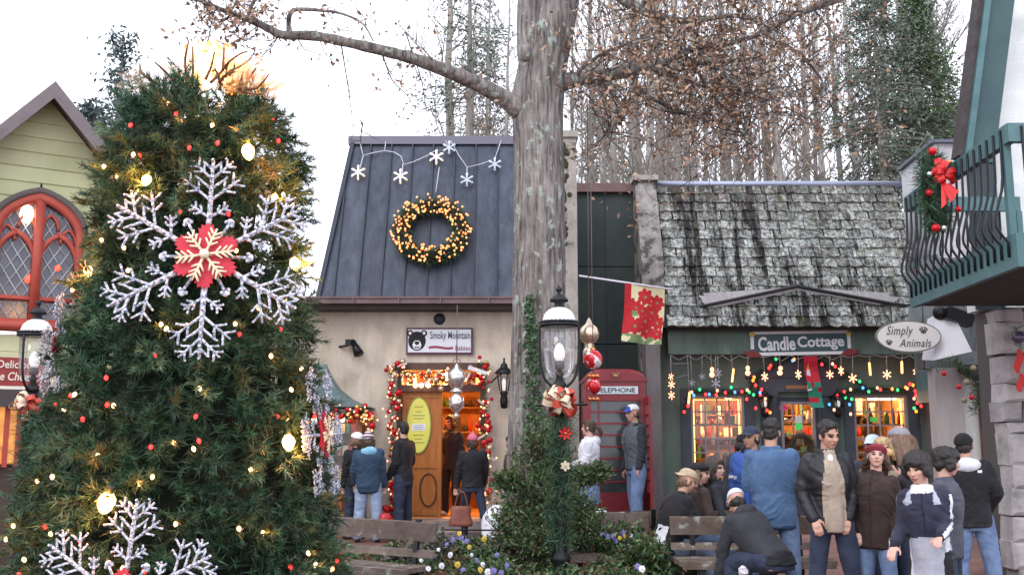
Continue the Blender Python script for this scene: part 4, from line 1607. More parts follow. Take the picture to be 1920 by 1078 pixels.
# brushy understorey: twig thickets
tk = MB()
r_ = random.Random(5)
for k in range(1900):
    u = r_.choice([r_.uniform(1075, 1330), r_.uniform(1060, 1580), r_.uniform(1190, 1310), r_.uniform(850, 965)])
    Y = r_.uniform(22, 44)
    p = P(u, 335, Y)
    g = hill(p.x, Y) - .2
    h = r_.uniform(3, 8.0) if u < 1330 else r_.uniform(2, 5.0)
    a = Vector((p.x, Y, g + 1.5 if h > 3 else g))
    d = Vector((r_.gauss(0, .22), r_.gauss(0, .22), 1))
    m_ = a + d * h * .5
    e_ = a + d * h + Vector((r_.gauss(0, .5), r_.gauss(0, .5), 0))
    tk.tube([a, m_, e_], [.028, .02, .006], 3, cap=False)
    for s in range(3):
        b_ = m_.lerp(e_, r_.random())
        tk.tube([b_, b_ + Vector((r_.gauss(0, .6), r_.gauss(0, .6), r_.uniform(.2, 1.2)))], [.011, .004], 3, cap=False)
tk.build("twig_thicket", TWIG_F, None, label="grey thicket of leafless twigs between the far trunks", cat="thicket", kind="stuff")


def conifer(name, label, u, Y, vt, half_px, seed, mats, nclump, first_v=345, taper=1.2, leaf=.2, droop=.25, per=34, group=None, gap=0.0, trunk_m=None, rmin=.15):
    r = random.Random(seed)
    st = np.random.RandomState(seed)
    p = P(u, 335, Y)
    zt = ZV(vt, Y)
    g = hill(p.x, Y) if Y > 19.5 else .2
    root = empty(name, (p.x, Y, g), label, "tree", group)
    tr = MB()
    H = zt - g
    tr.tube([(p.x, Y, g - .2), (p.x + .05, Y, g + H * .5), (p.x, Y, zt)], [.028 * H * .6, .016 * H * .6, .01], 7)
    hw = half_px / F * Y
    zb = max(ZV(first_v, Y) - 1.0, g + .5)
    base, dirs, idx = [], [], []
    lim = MB()
    for k in range(nclump):
        t = (k + r.random()) / nclump
        z_ = zb + (zt - zb) * t
        rad = hw * max(rmin * (1 - t), (1 - t ** taper)) * r.uniform(.5, 1.15)
        if r.random() < gap: continue
        az = r.uniform(0, 6.283)
        e_ = Vector((p.x + rad * math.cos(az), Y + rad * math.sin(az), z_ - droop * rad * r.uniform(.2, 1)))
        s_ = Vector((p.x, Y, z_ + .1 * rad))
        lim.tube([s_, (s_ + e_) / 2 + Vector((0, 0, .06 * rad)), e_], [.03, .018, .006], 3, cap=False)
        n_ = per
        f = st.uniform(.45, 1.05, n_)
        c = np.array(s_)[None] * (1 - f[:, None]) + np.array(e_)[None] * f[:, None]
        c += st.normal(size=(n_, 3)) * np.array([[.24, .24, .11]]) * (.6 + 2 * leaf) 
        base.append(c)
        o = np.array(e_ - s_) / max((e_ - s_).length, .05)
        dirs.append(unit(o[None] + st.normal(size=(n_, 3)) * .55 + np.array([[0, 0, -.15]])))
        idx.append(np.repeat(st.choice(len(mats), n_), 2))
    base = np.concatenate(base); dirs = np.concatenate(dirs); idx = np.concatenate(idx)
    n_ = len(base)
    v, f = leaf_quads(base - np.array([[p.x, Y, g]]), dirs, st.uniform(.6, 1.3, n_) * leaf, st.uniform(.25, .5, n_) * leaf)
    tr.build("trunk", trunk_m or BARK_F[1], root)
    lim.build("limbs", TWIG_F, root, kind="stuff")
    link("crown", np_mesh("crown", v, f, 3, mats, idx), root)
    return root


HEM = [mat("hemlock_dark", (0.07, 0.10, 0.07), .8), mat("hemlock_mid", (0.11, 0.15, 0.105), .8), mat("hemlock_grey", (0.18, 0.21, 0.17), .8)]
SPR = [mat("spruce_dark", (0.06, 0.09, 0.085), .8), mat("spruce_mid", (0.11, 0.15, 0.14), .8)]
CED = [mat("cedar_green", (0.10, 0.18, 0.06), .8), mat("cedar_mid", (0.07, 0.13, 0.05), .8)]
conifer("hemlock_tree", "dark green hemlock between pale trunks above the shingle roof", 1655, 25.5, -60, 118, 21, HEM, 330, 330, 2.6, .125, .3, 46, gap=.3)
conifer("hemlock_tree", "broad green hemlock beside the grey parapet and balcony roof", 1735, 26, -10, 100, 22, HEM + CED, 330, 290, 2.0, .125, .3, 50, gap=.2)
conifer("young_hemlock", "low bushy hemlock just left of the steep teal bargeboard", 1785, 30, 205, 60, 23, HEM, 130, 290, 1.3, .22, .2, 30)
conifer("pine_tree", "open sparse pine on the left of the oak trunk", 878, 32, -150, 120, 24, HEM, 170, 262, 2.4, .17, .15, 26, gap=.45)
conifer("pine_tree", "thin scruffy pine above the metal roof ridge", 912, 40, 60, 85, 25, HEM[1:], 130, 262, 1.6, .20, .2, 22, gap=.35)
conifer("spruce_tree", "narrow blue green spruce rising behind the clapboard gable", 215, 27, 62, 68, 26, SPR, 170, 330, .9, .20, .35, 13, gap=.3)
conifer("spruce_tree", "smaller spruce at the left of the decorated tree, lower than its neighbour", 165, 29, 200, 38, 27, SPR, 80, 330, 1.1, .24, .35, 30)
conifer("hemlock_tree", "faint hemlock seen between the thin trunks right of the oak", 1130, 44, 120, 70, 28, HEM[1:], 110, 330, 1.5, .28, .25, 22, gap=.25)

# ================================================================== OAK
YO = 11.6


def oak_bark():
    m = bpy.data.materials.new("oak_bark")
    MATS["oak_bark"] = m
    m.use_nodes = True
    N, L = m.node_tree.nodes, m.node_tree.links
    b = N["Principled BSDF"]
    b.inputs["Roughness"].default_value = .95
    b.inputs["Specular IOR Level"].default_value = .15
    tc = N.new("ShaderNodeTexCoord")

    def nz(scale, st, detail=6, rough=.6):
        mp = N.new("ShaderNodeMapping"); mp.inputs["Scale"].default_value = st
        L.new(tc.outputs["Object"], mp.inputs[0])
        n = N.new("ShaderNodeTexNoise"); n.inputs["Scale"].default_value = scale; n.inputs["Detail"].default_value = detail
        n.inputs["Roughness"].default_value = rough
        L.new(mp.outputs[0], n.inputs["Vector"])
        return n.outputs[0]

    def ramp(s, a, c, ca, cb):
        r = N.new("ShaderNodeValToRGB")
        r.color_ramp.elements[0].position = a; r.color_ramp.elements[0].color = (*ca, 1)
        r.color_ramp.elements[1].position = c; r.color_ramp.elements[1].color = (*cb, 1)
        L.new(s, r.inputs[0])
        return r.outputs[0]

    def mix(f, a, bb):
        x = N.new("ShaderNodeMix"); x.data_type = 'RGBA'
        L.new(f, x.inputs[0]); L.new(a, x.inputs[6]); L.new(bb, x.inputs[7]) if not isinstance(bb, tuple) else setattr(x.inputs[7], 'default_value', (*bb, 1))
        return x.outputs[2]
    ridge = nz(24, (1, 1, .11), 7, .72)
    c = ramp(ridge, .38, .62, (0.065, 0.056, 0.05), (0.27, 0.245, 0.23))
    c = mix(ramp(nz(2.2, (1, 1, .5)), .45, .65, (0, 0, 0), (1, 1, 1)), c, ramp(ridge, .38, .60, (0.11, 0.10, 0.09), (0.345, 0.32, 0.30)))
    c = mix(ramp(nz(9, (1, 1, .8), 4), .58, .66, (0, 0, 0), (1, 1, 1)), c, (0.34, 0.40, 0.35))
    c = mix(ramp(nz(3.2, (1.5, 1.5, .3), 5), .62, .74, (0, 0, 0), (1, 1, 1)), c, (0.055, 0.055, 0.038))
    L.new(c, b.inputs["Base Color"])
    bp = N.new("ShaderNodeBump"); bp.inputs["Strength"].default_value = .9; bp.inputs["Distance"].default_value = .03
    L.new(ridge, bp.inputs["Height"]); L.new(bp.outputs[0], b.inputs["Normal"])
    return m


OAKB = oak_bark()
ob = P(1008, 1010, YO)
oak = empty("oak_tree", (ob.x, YO, .2), "large oak with grey furrowed bark and clinging brown leaves", "tree")
rings = []
NV = 72


def trunk_ring(c, r, z, seed=0.0, amp=1.0):
    out = []
    for k in range(NV):
        t = 2 * math.pi * k / NV
        dx, dy = math.cos(t), math.sin(t)
        big = mnoise.noise((dx * 1.2 + seed, dy * 1.2, z * .35)) * .10
        rid = (1 - abs(mnoise.noise((dx * 5.0 + seed, dy * 5.0, z * 1.1))) * 2) * .040 + mnoise.noise((dx * 13, dy * 13, z * 2.6 + seed)) * .018
        rr = r * (1 + (big + rid) * amp)
        out.append((c[0] + dx * rr, c[1] + dy * rr, z))
    return out


prof_v = [(1060, 1000, 76), (1000, 1003, 64), (900, 1006, 54), (760, 1009, 51), (600, 1011, 49), (450, 1010, 48), (300, 1009, 47), (210, 1008, 48), (160, 1012, 48), (110, 1021, 46), (60, 1033, 45), (0, 1044, 44), (-80, 1056, 41), (-300, 1086, 33)]
P3 = []
for v, u, hw in prof_v:
    p = P(u, v, YO)
    P3.append((p.z, p.x, hw / F * YO))
zz = [a[0] for a in P3]
nring = 170
m = MB()
for k in range(nring):
    z_ = zz[0] + (zz[-1] - zz[0]) * k / (nring - 1)
    x_ = float(np.interp(z_, zz, [a[1] for a in P3])); r__ = float(np.interp(z_, zz, [a[2] for a in P3]))
    rings.append(trunk_ring((x_, YO), r__, z_))
m.loft(rings)
# two stems above the fork
for (us, seed) in ((((998, 190, 14), (992, 100, 23), (990, 40, 21), (992, -60, 19), (1000, -260, 16)), 3.3),):
    rg = []
    for k in range(34):
        t = k / 33 * (len(us) - 1)
        i = min(int(t), len(us) - 2); f = t - i
        u = us[i][0] + (us[i + 1][0] - us[i][0]) * f; v = us[i][1] + (us[i + 1][1] - us[i][1]) * f; w_ = us[i][2] + (us[i + 1][2] - us[i][2]) * f
        yy = YO - .12
        p = P(u, v, yy)
        rg.append(trunk_ring((p.x, yy), w_ / F * YO, p.z, seed, .8))
    m.loft(rg)
# knot
p = P(984, 98, YO - .42)
m.ell(p, (.09, .08, .12), 12, 8)
m.build("trunk", OAKB, oak)
# limbs: (u, v, Y, half width px)
LIMBS = [
    [(975, 205, 11.5, 22), (945, 185, 11.4, 18), (900, 160, 11.2, 14.5), (850, 138, 11.0, 14), (780, 112, 10.8, 12), (720, 96, 10.7, 11), (650, 80, 10.6, 10), (590, 68, 10.5, 9.5), (530, 66, 10.4, 9), (505, 55, 10.4, 8), (470, 38, 10.3, 7.5), (430, 25, 10.2, 5), (390, 8, 10.1, 3.5), (350, -5, 10.0, 2)],
    [(1040, 160, 11.6, 20), (1075, 150, 11.7, 15), (1120, 144, 11.9, 13.5), (1180, 134, 12.1, 13), (1222, 124, 12.2, 11), (1240, 134, 12.2, 9), (1262, 136, 12.3, 7), (1300, 120, 12.4, 5), (1350, 118, 12.5, 4), (1420, 108, 12.6, 2.5)],
    [(1222, 124, 12.2, 7), (1250, 118, 12.2, 6.5), (1300, 92, 12.2, 6), (1360, 84, 12.2, 5), (1430, 62, 12.2, 5), (1490, 28, 12.2, 6), (1530, 14, 12.2, 7), (1580, -2, 12.2, 6)],
    [(545, 66, 10.4, 6), (541, 48, 10.4, 5), (545, 25, 10.3, 4.5), (560, 18, 10.3, 4), (600, 20, 10.2, 3.5), (640, 26, 10.2, 2.5), (680, 45, 10.1, 2), (700, 78, 10.1, 1.2)],
    [(466, 36, 10.3, 5), (470, 15, 10.3, 4), (484, -10, 10.3, 3)],
    [(1060, -40, 11.7, 20), (1130, -25, 11.8, 12), (1200, 20, 11.9, 8), (1290, 40, 12.0, 6), (1380, 30, 12.1, 4), (1460, 60, 12.1, 2)],
    [(1290, 40, 12.0, 4), (1330, 100, 12.0, 3.2), (1380, 160, 12.0, 2.6), (1450, 190, 12.0, 1.6)],
    [(1180, 134, 12.1, 5), (1215, 180, 12.2, 4), (1290, 215, 12.3, 3), (1370, 235, 12.3, 2), (1430, 285, 12.3, 1.2)],
    [(1075, 150, 11.7, 5), (1100, 120, 11.5, 4), (1150, 92, 11.4, 3), (1230, 70, 11.3, 2)],
    [(1200, 20, 11.9, 5), (1230, -20, 11.7, 4), (1330, -25, 11.6, 3), (1420, 5, 11.6, 2)],
    [(1430, 62, 12.2, 4), (1500, 105, 12.1, 3), (1545, 165, 12.0, 2), (1505, 235, 12.0, 1)],
    [(1110, 145, 11.9, 4), (1165, 200, 11.8, 3), (1135, 255, 11.7, 1.5)],
    [(1300, 120, 12.4, 4), (1345, 190, 12.3, 3), (1400, 250, 12.2, 2), (1330, 300, 12.1, 1)],
    [(1240, 134, 12.2, 4), (1310, 160, 12.4, 3), (1400, 170, 12.6, 2.2), (1500, 160, 12.7, 1.4)],
]
lm = MB()
tw = MB()
leaf_pts = []
leaf_dirs = []
r_ = random.Random(12)


def smooth_path(pp, n=4):
    out = []
    for i in range(len(pp) - 1):
        p0 = pp[max(i - 1, 0)]; p1 = pp[i]; p2 = pp[i + 1]; p3 = pp[min(i + 2, len(pp) - 1)]
        for k in range(n):
            t = k / n
            out.append(0.5 * ((2 * p1) + (p2 - p0) * t + (2 * p0 - 5 * p1 + 4 * p2 - p3) * t * t + (3 * p1 - p0 - 3 * p2 + p3) * t ** 3))
    out.append(pp[-1])
    return out


def twig(p, d, L, r0, depth, leafy):
    pts = [p]
    for k in range(3):
        d = (d + Vector((r_.gauss(0, .28), r_.gauss(0, .28), r_.gauss(0, .22)))).normalized()
        pts.append(pts[-1] + d * L / 3)
    tw.tube(pts, [r0, r0 * .75, r0 * .5, r0 * .25], 3, cap=False)
    for k in range(leafy):
        a = pts[r_.randrange(1, 4)]
        leaf_pts.append(a + Vector((r_.gauss(0, .05), r_.gauss(0, .05), r_.gauss(0, .05))))
        leaf_dirs.append(Vector((r_.gauss(0, 1), r_.gauss(0, 1), r_.gauss(-.5, .8))).normalized())
    if depth > 0:
        for k in range(3):
            i = r_.randrange(1, 4)
            twig(pts[i], (d + Vector((r_.gauss(0, .8), r_.gauss(0, .8), r_.gauss(0, .6)))).normalized(), L * .6, r0 * .55, depth - 1, leafy)


for li, lb in enumerate(LIMBS):
    pp = smooth_path([P(u, v, Y) for u, v, Y, w_ in lb])
    ws = []
    for i in range(len(lb) - 1):
        for k in range(4):
            ws.append((lb[i][3] + (lb[i + 1][3] - lb[i][3]) * k / 4) / F * lb[i][2])
    ws.append(lb[-1][3] / F * lb[-1][2])
    ws = [w_ * (1 + r_.uniform(-.07, .07)) for w_ in ws]
    lm.tube(pp, ws, 12)
    right = li not in (0, 3, 4)
    ntw = {0: 64, 1: 26, 2: 34, 3: 10, 4: 5, 5: 40, 6: 26, 7: 30, 8: 22, 9: 26}.get(li, 26)
    for k in range(ntw):
        t = r_.uniform(.22 if right else .1, 1)
        if li == 0 and r_.random() < .5: t = r_.uniform(.72, 1)
        i = min(int(t * (len(pp) - 1)), len(pp) - 2)
        p = pp[i].lerp(pp[i + 1], r_.random())
        d = Vector((r_.gauss(0, .8), r_.gauss(0, .9), r_.gauss(-.25 if li == 0 and t < .7 else 0.05, .8))).normalized()
        if li == 0:
            twig(p, d, r_.uniform(.25, .6), .008, 1, 1 if t < .72 else 3)
        elif right:
            twig(p, d, r_.uniform(.4, 1.05), .010, 1, r_.choice([3, 4, 5, 6]))
        else:
            twig(p, d, r_.uniform(.2, .4), .007, 1, 1)
lm.build("limb", OAKB, oak)
tw.build("twigs", mat("oak_twig", (0.075, 0.06, 0.052), .9), oak)
BRN = [mat("dead_leaf_tan", (0.48, 0.345, 0.24), .8), mat("dead_leaf_russet", (0.36, 0.22, 0.145), .8), mat("dead_leaf_dark", (0.21, 0.125, 0.085), .8)]
c = np.array([tuple(p) for p in leaf_pts]); dd = np.array([tuple(d) for d in leaf_dirs])
n_ = len(c)
v, f = leaf_quads(c - np.array([[ob.x, YO, .2]]), dd, nr.uniform(.05, .09, n_), nr.uniform(.028, .05, n_), .35)
link("dead_leaves", np_mesh("dead_leaves", v, f, 3, BRN, np.repeat(nr.choice(3, n_, p=[.35, .4, .25]), 2)), oak, kind="stuff")
print("oak leaves", n_)
# twigs hanging into view over the metal roof
for seq in ([(718, 105, 10.7), (735, 150, 10.7), (762, 178, 10.7), (780, 205, 10.7)], [(760, 60, 12), (790, 150, 12), (800, 210, 12), (818, 255, 12)], [(770, 95, 12), (783, 140, 12), (805, 170, 12)], [(680, 230, 11), (676, 265, 11), (680, 280, 11)], [(640, 85, 10.6), (652, 160, 10.6), (664, 250, 10.6)]):
    ht = MB()
    pp = smooth_path([P(*a) for a in seq])
    ht.tube(pp, [.009 * (1 - .8 * k / len(pp)) for k in range(len(pp))], 4)
    for k in range(9):
        p = pp[r_.randrange(len(pp))]
        ht.tube([p, p + Vector((r_.gauss(0, .12), r_.gauss(0, .12), r_.gauss(0, .12)))], [.005, .002], 3)
    ht.build("hanging_twig", MATS["oak_twig"], oak)

# ivy on the trunk
IVY = [mat("ivy_dark", (0.02, 0.055, 0.02), .5), mat("ivy_mid", (0.045, 0.11, 0.04), .5), mat("ivy_light", (0.11, 0.19, 0.09), .5)]
pts_, ds_ = [], []
for k in range(620):
    v = nr.uniform(560, 860)
    w_ = 9 + (v - 560) / 300 * 16
    u = 992 + (v - 560) * .045 + nr.normal() * w_ * .6
    u = min(u, 1050)
    z_ = ZV(v, YO)
    x_ = P(u, v, YO - .3).x
    cx_ = float(np.interp(z_, zz, [a[1] for a in P3])); rr = float(np.interp(z_, zz, [a[2] for a in P3])) * 1.04
    dx_ = max(-.97, min(.97, (x_ - cx_) / rr))
    pts_.append((cx_ + dx_ * rr, YO - math.sqrt(1 - dx_ * dx_) * rr - .015, z_))
    ds_.append((nr.normal() * .6 + dx_, nr.normal() * .4 - .3, nr.normal() * .5 - .5))
c = np.array(pts_); n_ = len(c)
v, f = leaf_quads(c, unit(np.array(ds_)), nr.uniform(.03, .06, n_), nr.uniform(.028, .05, n_), .2)
link("ivy", np_mesh("ivy", v, f, 3, IVY, np.repeat(nr.choice(3, n_, p=[.35, .45, .2]), 2)), None, "ivy creeping up the left face of the oak trunk", "ivy", None, "stuff")

# ================================================================== SHRUB, GROUND COVER, FLOWERS
SHRUB = [mat("shrub_dark", (0.022, 0.055, 0.02), .6), mat("shrub_mid", (0.05, 0.11, 0.035), .55), mat("shrub_light", (0.15, 0.20, 0.08), .55), mat("shrub_brown", (0.13, 0.075, 0.045), .7)]


def leafy_mound(name, blobs, label, cat, ncl, per, leaf, mats, probs, seed, stems=True):
    """Shrub made of many leafy shoots; blobs: (centre, radii)."""
    st = np.random.RandomState(seed)
    c0 = Vector(blobs[0][0])
    root = empty(name, (c0.x, c0.y, bedz(c0.x, c0.y)), label, cat)
    base, dirs, idx = [], [], []
    sm_ = MB()
    for b, (c, rd) in enumerate(blobs):
        c = Vector(c)
        for k in range(ncl):
            d = st.normal(size=3); d /= np.linalg.norm(d)
            f = st.uniform(.35, 1.30)
            tip = np.array(c) + d * np.array(rd) * f
            if tip[2] < bedz(tip[0], tip[1]): continue
            out = unit((d + np.array([0, 0, .35]))[None])[0]
            n_ = per
            pos = tip[None] - out[None] * st.uniform(0, .14, (n_, 1)) + st.normal(size=(n_, 3)) * .03
            base.append(pos)
            dirs.append(unit(out[None] + st.normal(size=(n_, 3)) * .75))
            idx.append(np.repeat(st.choice(len(mats), n_, p=probs), 2))
            if stems and k % 2 == 0:
                a = Vector((c.x + (tip[0] - c.x) * .2, c.y + (tip[1] - c.y) * .2, max(bedz(c.x, c.y), c.z - rd[2])))
                sm_.tube([a, (a + Vector(tip)) / 2 + Vector((0, 0, .05)), Vector(tip)], [.012, .008, .003], 3, cap=False)
    base = np.concatenate(base); dirs = np.concatenate(dirs); idx = np.concatenate(idx)
    n_ = len(base)
    v, f = leaf_quads(base - np.array([tuple(root.location)]), dirs, st.uniform(.4, 1.7, n_) * leaf, st.uniform(.25, .6, n_) * leaf, .2)
    link("foliage", np_mesh("foliage", v, f, 3, mats, idx), root)
    if stems: sm_.build("stems", MATS["oak_twig"], root)
    return root


def pb(u, v, Y, r, ry=None, rz=None):
    p = P(u, v, Y)
    k = Y / F
    return ((p.x, p.y, p.z), (r * k, (ry or r) * k, (rz or r) * k))


leafy_mound("evergreen_shrub", [pb(1010, 930, 10.6, 70, 60, 85), pb(965, 985, 10.5, 45, 45, 50), pb(1010, 1010, 10.3, 66, 55, 42), pb(1088, 890, 10.9, 34, 30, 18), pb(1122, 882, 10.9, 20, 22, 13), pb(1025, 850, 10.8, 42, 36, 60), pb(1085, 960, 10.5, 42, 40, 45), pb(955, 900, 10.6, 30, 30, 20)],
            "tall loose evergreen shrub growing at the foot of the oak", "shrub", 150, 20, .046, SHRUB, [.18, .38, .32, .12], 31)
SG = [mat("sage_leaf", (0.16, 0.15, 0.115), .8), mat("sage_pale", (0.26, 0.23, 0.19), .8), mat("sage_green", (0.08, 0.10, 0.06), .8)]
leafy_mound("dry_shrub", [pb(765, 1040, 10.4, 44, 30, 20), pb(815, 1020, 10.6, 30, 25, 22)], "low dried grey brown plant behind the left bench", "shrub", 130, 16, .06, SG, [.4, .35, .25], 32)
leafy_mound("low_shrub", [pb(1150, 1010, 10.5, 70, 40, 28), pb(1210, 1030, 10.2, 40, 30, 22)], "low sprawling green shrub between the lamp post and the bench", "shrub", 150, 18, .06, SHRUB, [.25, .4, .2, .15], 33)
# mixed ground cover over the bed
st = np.random.RandomState(44)
n_ = 26000
gx = st.uniform(-2.3, 2.2, n_); gy = st.uniform(8.45, 13.3, n_)
keep = np.array([bedz(a, b) > .10 + .06 * mnoise.noise((a * 2, b * 2, 9)) for a, b in zip(gx, gy)])
clump = np.array([mnoise.noise((a * 2.2, b * 2.2, 5)) for a, b in zip(gx, gy)])
gx, gy, clump = gx[keep], gy[keep], clump[keep]
gzv = np.array([bedz(a, b) for a, b in zip(gx, gy)])
n_ = len(gx)
hgt = (st.uniform(0, 1, n_) ** 1.5) * (.10 + .16 * np.clip(clump + .3, 0, 1))
c = np.stack([gx, gy, gzv + hgt + .01], 1)
d = unit(st.normal(size=(n_, 3)) + np.array([[0, -.2, .4]]))
v, f = leaf_quads(c, d, st.uniform(.035, .085, n_), st.uniform(.02, .04, n_), .2)
gi = np.where(clump < -.15, 3, st.choice(3, n_, p=[.3, .45, .25]))
GC = SHRUB[:3] + [mat("dead_ground_leaf", (0.16, 0.09, 0.055), .9)]
link("ground_cover", np_mesh("ground_cover", v, f, 3, GC, np.repeat(gi, 2)), None, "mixed green ground cover leaves across the planting bed", "ground cover", None, "stuff")

PET = {"blue": mat("pansy_blue", (0.17, 0.17, 0.42), .7), "white": mat("pansy_white", (0.80, 0.80, 0.86), .7), "yellow": mat("pansy_yellow", (0.62, 0.44, 0.06), .7)}
PEYE = mat("pansy_eye", (0.30, 0.18, 0.03), .7)


def pansy_proto(col):
    m = MB()
    for k, (a, r_o) in enumerate(((90, .030), (45, .030), (135, .030), (-20, .026), (200, .026), (270, .03))):
        t = R(a)
        cx_, cz_ = math.cos(t) * .026, math.sin(t) * .026
        ring_ = [(cx_ + r_o * math.cos(2 * math.pi * q_ / 9), -.004 - .0025 * k + .006 * math.sin(q_), cz_ + r_o * math.sin(2 * math.pi * q_ / 9)) for q_ in range(9)]
        m.add(ring_ + [(cx_ * .4, -.012 - .0025 * k, cz_ * .4)], [(9, q_, (q_ + 1) % 9) for q_ in range(9)])
    m.ell((0, -.024, 0), (.011, .006, .011), 7, 5, None, 1)
    m.tube([(0, 0, 0), (0, .02, -.03), (0, .03, -.11)], [.003, .003, .003], 4, 2)
    return m.mesh("pansy", [PET[col], PEYE, SHRUB[1]])


pm_ = {k: pansy_proto(k) for k in PET}
pans = [(790, 1050, 'white'), (822, 1030, 'white'), (838, 1020, 'blue'), (850, 1012, 'blue'), (865, 1008, 'blue'), (828, 1060, 'white'), (858, 1058, 'yellow'), (868, 1068, 'blue'), (893, 1050, 'blue'), (905, 1058, 'white'), (915, 1072, 'white'), (880, 1025, 'yellow'), (845, 1040, 'white'),
        (932, 1040, 'blue'), (908, 1010, 'yellow'), (862, 1000, 'yellow'), (1130, 1003, 'blue'), (1140, 1006, 'blue'), (1150, 1005, 'blue'), (1162, 1008, 'yellow'), (1168, 998, 'blue'), (1182, 1004, 'white'), (1192, 1014, 'white'), (1176, 1024, 'white'), (1198, 1030, 'white'), (1212, 1022, 'white'),
        (1220, 1036, 'white'), (1196, 1062, 'blue'), (1204, 1066, 'white'), (940, 1074, 'blue'), (925, 1070, 'blue'), (1155, 1014, 'blue'), (875, 1014, 'blue'), (812, 1042, 'blue'), (900, 1068, 'yellow'), (1228, 1012, 'white'), (884, 1040, 'white'), (1172, 1004, 'yellow'), (950, 1060, 'blue'), (803, 1066, 'white')]
for u, v, col in pans:
    Y = 1870 * 1.18 / (v - 820) if v > 1035 else 10.4
    Y = max(8.9, min(Y, 10.6))
    p = P(u, v, Y)
    zmin = bedz(p.x, p.y) + .12
    o = link("pansy", pm_[col], None, "%s pansy flower in the planting bed" % col, "flower", "%s pansies in the planting bed" % col)
    o.location = (p.x, p.y, p.z)
    o.rotation_euler = (rnd.uniform(-.5, .1), rnd.uniform(-.4, .4), rnd.uniform(-.6, .6))
    s = rnd.uniform(.38, .60)
    o.scale = (s, s, s)
# ================================================================== DECORATED TREE
TY = 6.6
TX = P(362, 660, TY).x
zr_tab = []
for v, hw in ((1300, 380), (1050, 326), (950, 313), (860, 300), (760, 284), (660, 266), (540, 240), (420, 226), (330, 212), (275, 194), (245, 176), (225, 150), (212, 105), (206, 50)):
    p = P(340, v, TY)
    t = TY / (CT - (539 - v) / F * ST)
    zr_tab.append((p.z, (hw - 62 + .035 * max(0, v - 700) + 26 * min(1, max(0, (430 - v) / 110))) / F * t))
zr_tab.sort()
ZT = np.array([a for a, b in zr_tab]); RTb = np.array([b for a, b in zr_tab])
Z_TOP = float(ZT[-1])


def tree_r(z): return float(np.interp(z, ZT, RTb))


def tree_hit(u, v, off=0.0):
    d = Vector(((u - 960.0) / F, CT - (539.0 - v) / F * ST, ST + (539.0 - v) / F * CT)).normalized()
    o = Vector((0, 0, CAMZ))
    t = 3.5
    best = None
    while t < 9.5:
        p = o + d * t
        rr = math.hypot(p.x - TX, p.y - TY)
        g_ = rr - (tree_r(p.z) + off)
        if best is None or g_ < best[0]: best = (g_, p)
        if g_ < 0: return p
        t += .01
    return best[1]


xt = empty("christmas_tree", (TX, TY, 0), "big decorated evergreen christmas tree with a flattened top", "christmas tree")
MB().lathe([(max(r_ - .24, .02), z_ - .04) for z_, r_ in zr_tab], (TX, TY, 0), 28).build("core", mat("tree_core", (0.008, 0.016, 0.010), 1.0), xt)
MB().tube([(TX, TY, -.05), (TX, TY, .8)], .14, 10).build("trunk", OAKB, xt)
NBR, PER_B = 820, 9
NS = NBR * PER_B
st = np.random.RandomState(77)
zz_s = np.linspace(.35, Z_TOP, 200)
w_ = np.interp(zz_s, ZT, RTb) + .05
w_[-12:] *= 2.2
cdf = np.cumsum(w_) / w_.sum()
zs_b = np.interp((np.arange(NBR) + st.uniform(0, 1, NBR)) / NBR, cdf, zz_s)
azb = np.where(st.uniform(0, 1, NBR) < .14, st.uniform(0, math.pi, NBR), st.uniform(math.pi * .85, math.pi * 2.15, NBR))
rb_ = np.interp(zs_b, ZT, RTb)
lump_b = np.array([mnoise.noise((math.cos(a) * 2.6, math.sin(a) * 2.6, z_ * 2.3)) for a, z_ in zip(azb, zs_b)])
outb = np.stack([np.cos(azb), np.sin(azb), np.zeros(NBR)], 1)
tang = np.stack([-np.sin(azb), np.cos(azb), np.zeros(NBR)], 1)
ntb = np.clip((zs_b - (Z_TOP - .35)) / .35, 0, 1)[:, None]
db = unit(outb * (1 - .7 * ntb) + np.array([[0, 0, 1]]) * ntb + tang * st.normal(size=(NBR, 1)) * .32 + np.array([[0, 0, 1]]) * st.normal(-.15, .35, (NBR, 1)))
root_b = np.stack([TX + np.cos(azb) * (rb_ - .16), TY + np.sin(azb) * (rb_ - .16), zs_b], 1)
Lb = st.uniform(.13, .25, NBR) * (1 + .5 * np.clip(lump_b, -.5, .5))
pn = unit(np.cross(db, st.normal(size=(NBR, 3)) + np.array([[0, 0, .6]])))
k_b = np.tile(np.arange(PER_B), NBR)
rep = np.repeat(np.arange(NBR), PER_B)
tb = .25 + .75 * (k_b / (PER_B - 1))
sgn = np.where(k_b % 2 == 0, 1, -1) * np.where(k_b == PER_B - 1, 0, 1)
B = root_b[rep] + db[rep] * (Lb[rep] * tb)[:, None]
sd = unit(db[rep] * .8 + pn[rep] * (sgn * .75)[:, None] + st.normal(size=(NS, 3)) * .18)
SLn = st.uniform(.06, .11, NS)
lump = lump_b[rep]
NF = 2600
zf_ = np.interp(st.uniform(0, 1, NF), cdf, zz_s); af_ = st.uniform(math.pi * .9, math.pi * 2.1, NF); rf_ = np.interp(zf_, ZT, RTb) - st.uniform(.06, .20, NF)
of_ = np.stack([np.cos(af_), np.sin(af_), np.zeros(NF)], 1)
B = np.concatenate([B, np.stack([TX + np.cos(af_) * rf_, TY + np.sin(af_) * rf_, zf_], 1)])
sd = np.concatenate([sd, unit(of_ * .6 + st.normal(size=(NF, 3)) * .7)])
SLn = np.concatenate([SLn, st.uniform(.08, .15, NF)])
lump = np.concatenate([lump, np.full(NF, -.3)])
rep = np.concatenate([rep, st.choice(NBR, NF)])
NS += NF
tintb = st.choice(5, NBR, p=[.26, .42, .24, .05, .03])
NPS = 31
f = st.uniform(0.05, 1.0, (NS, NPS))
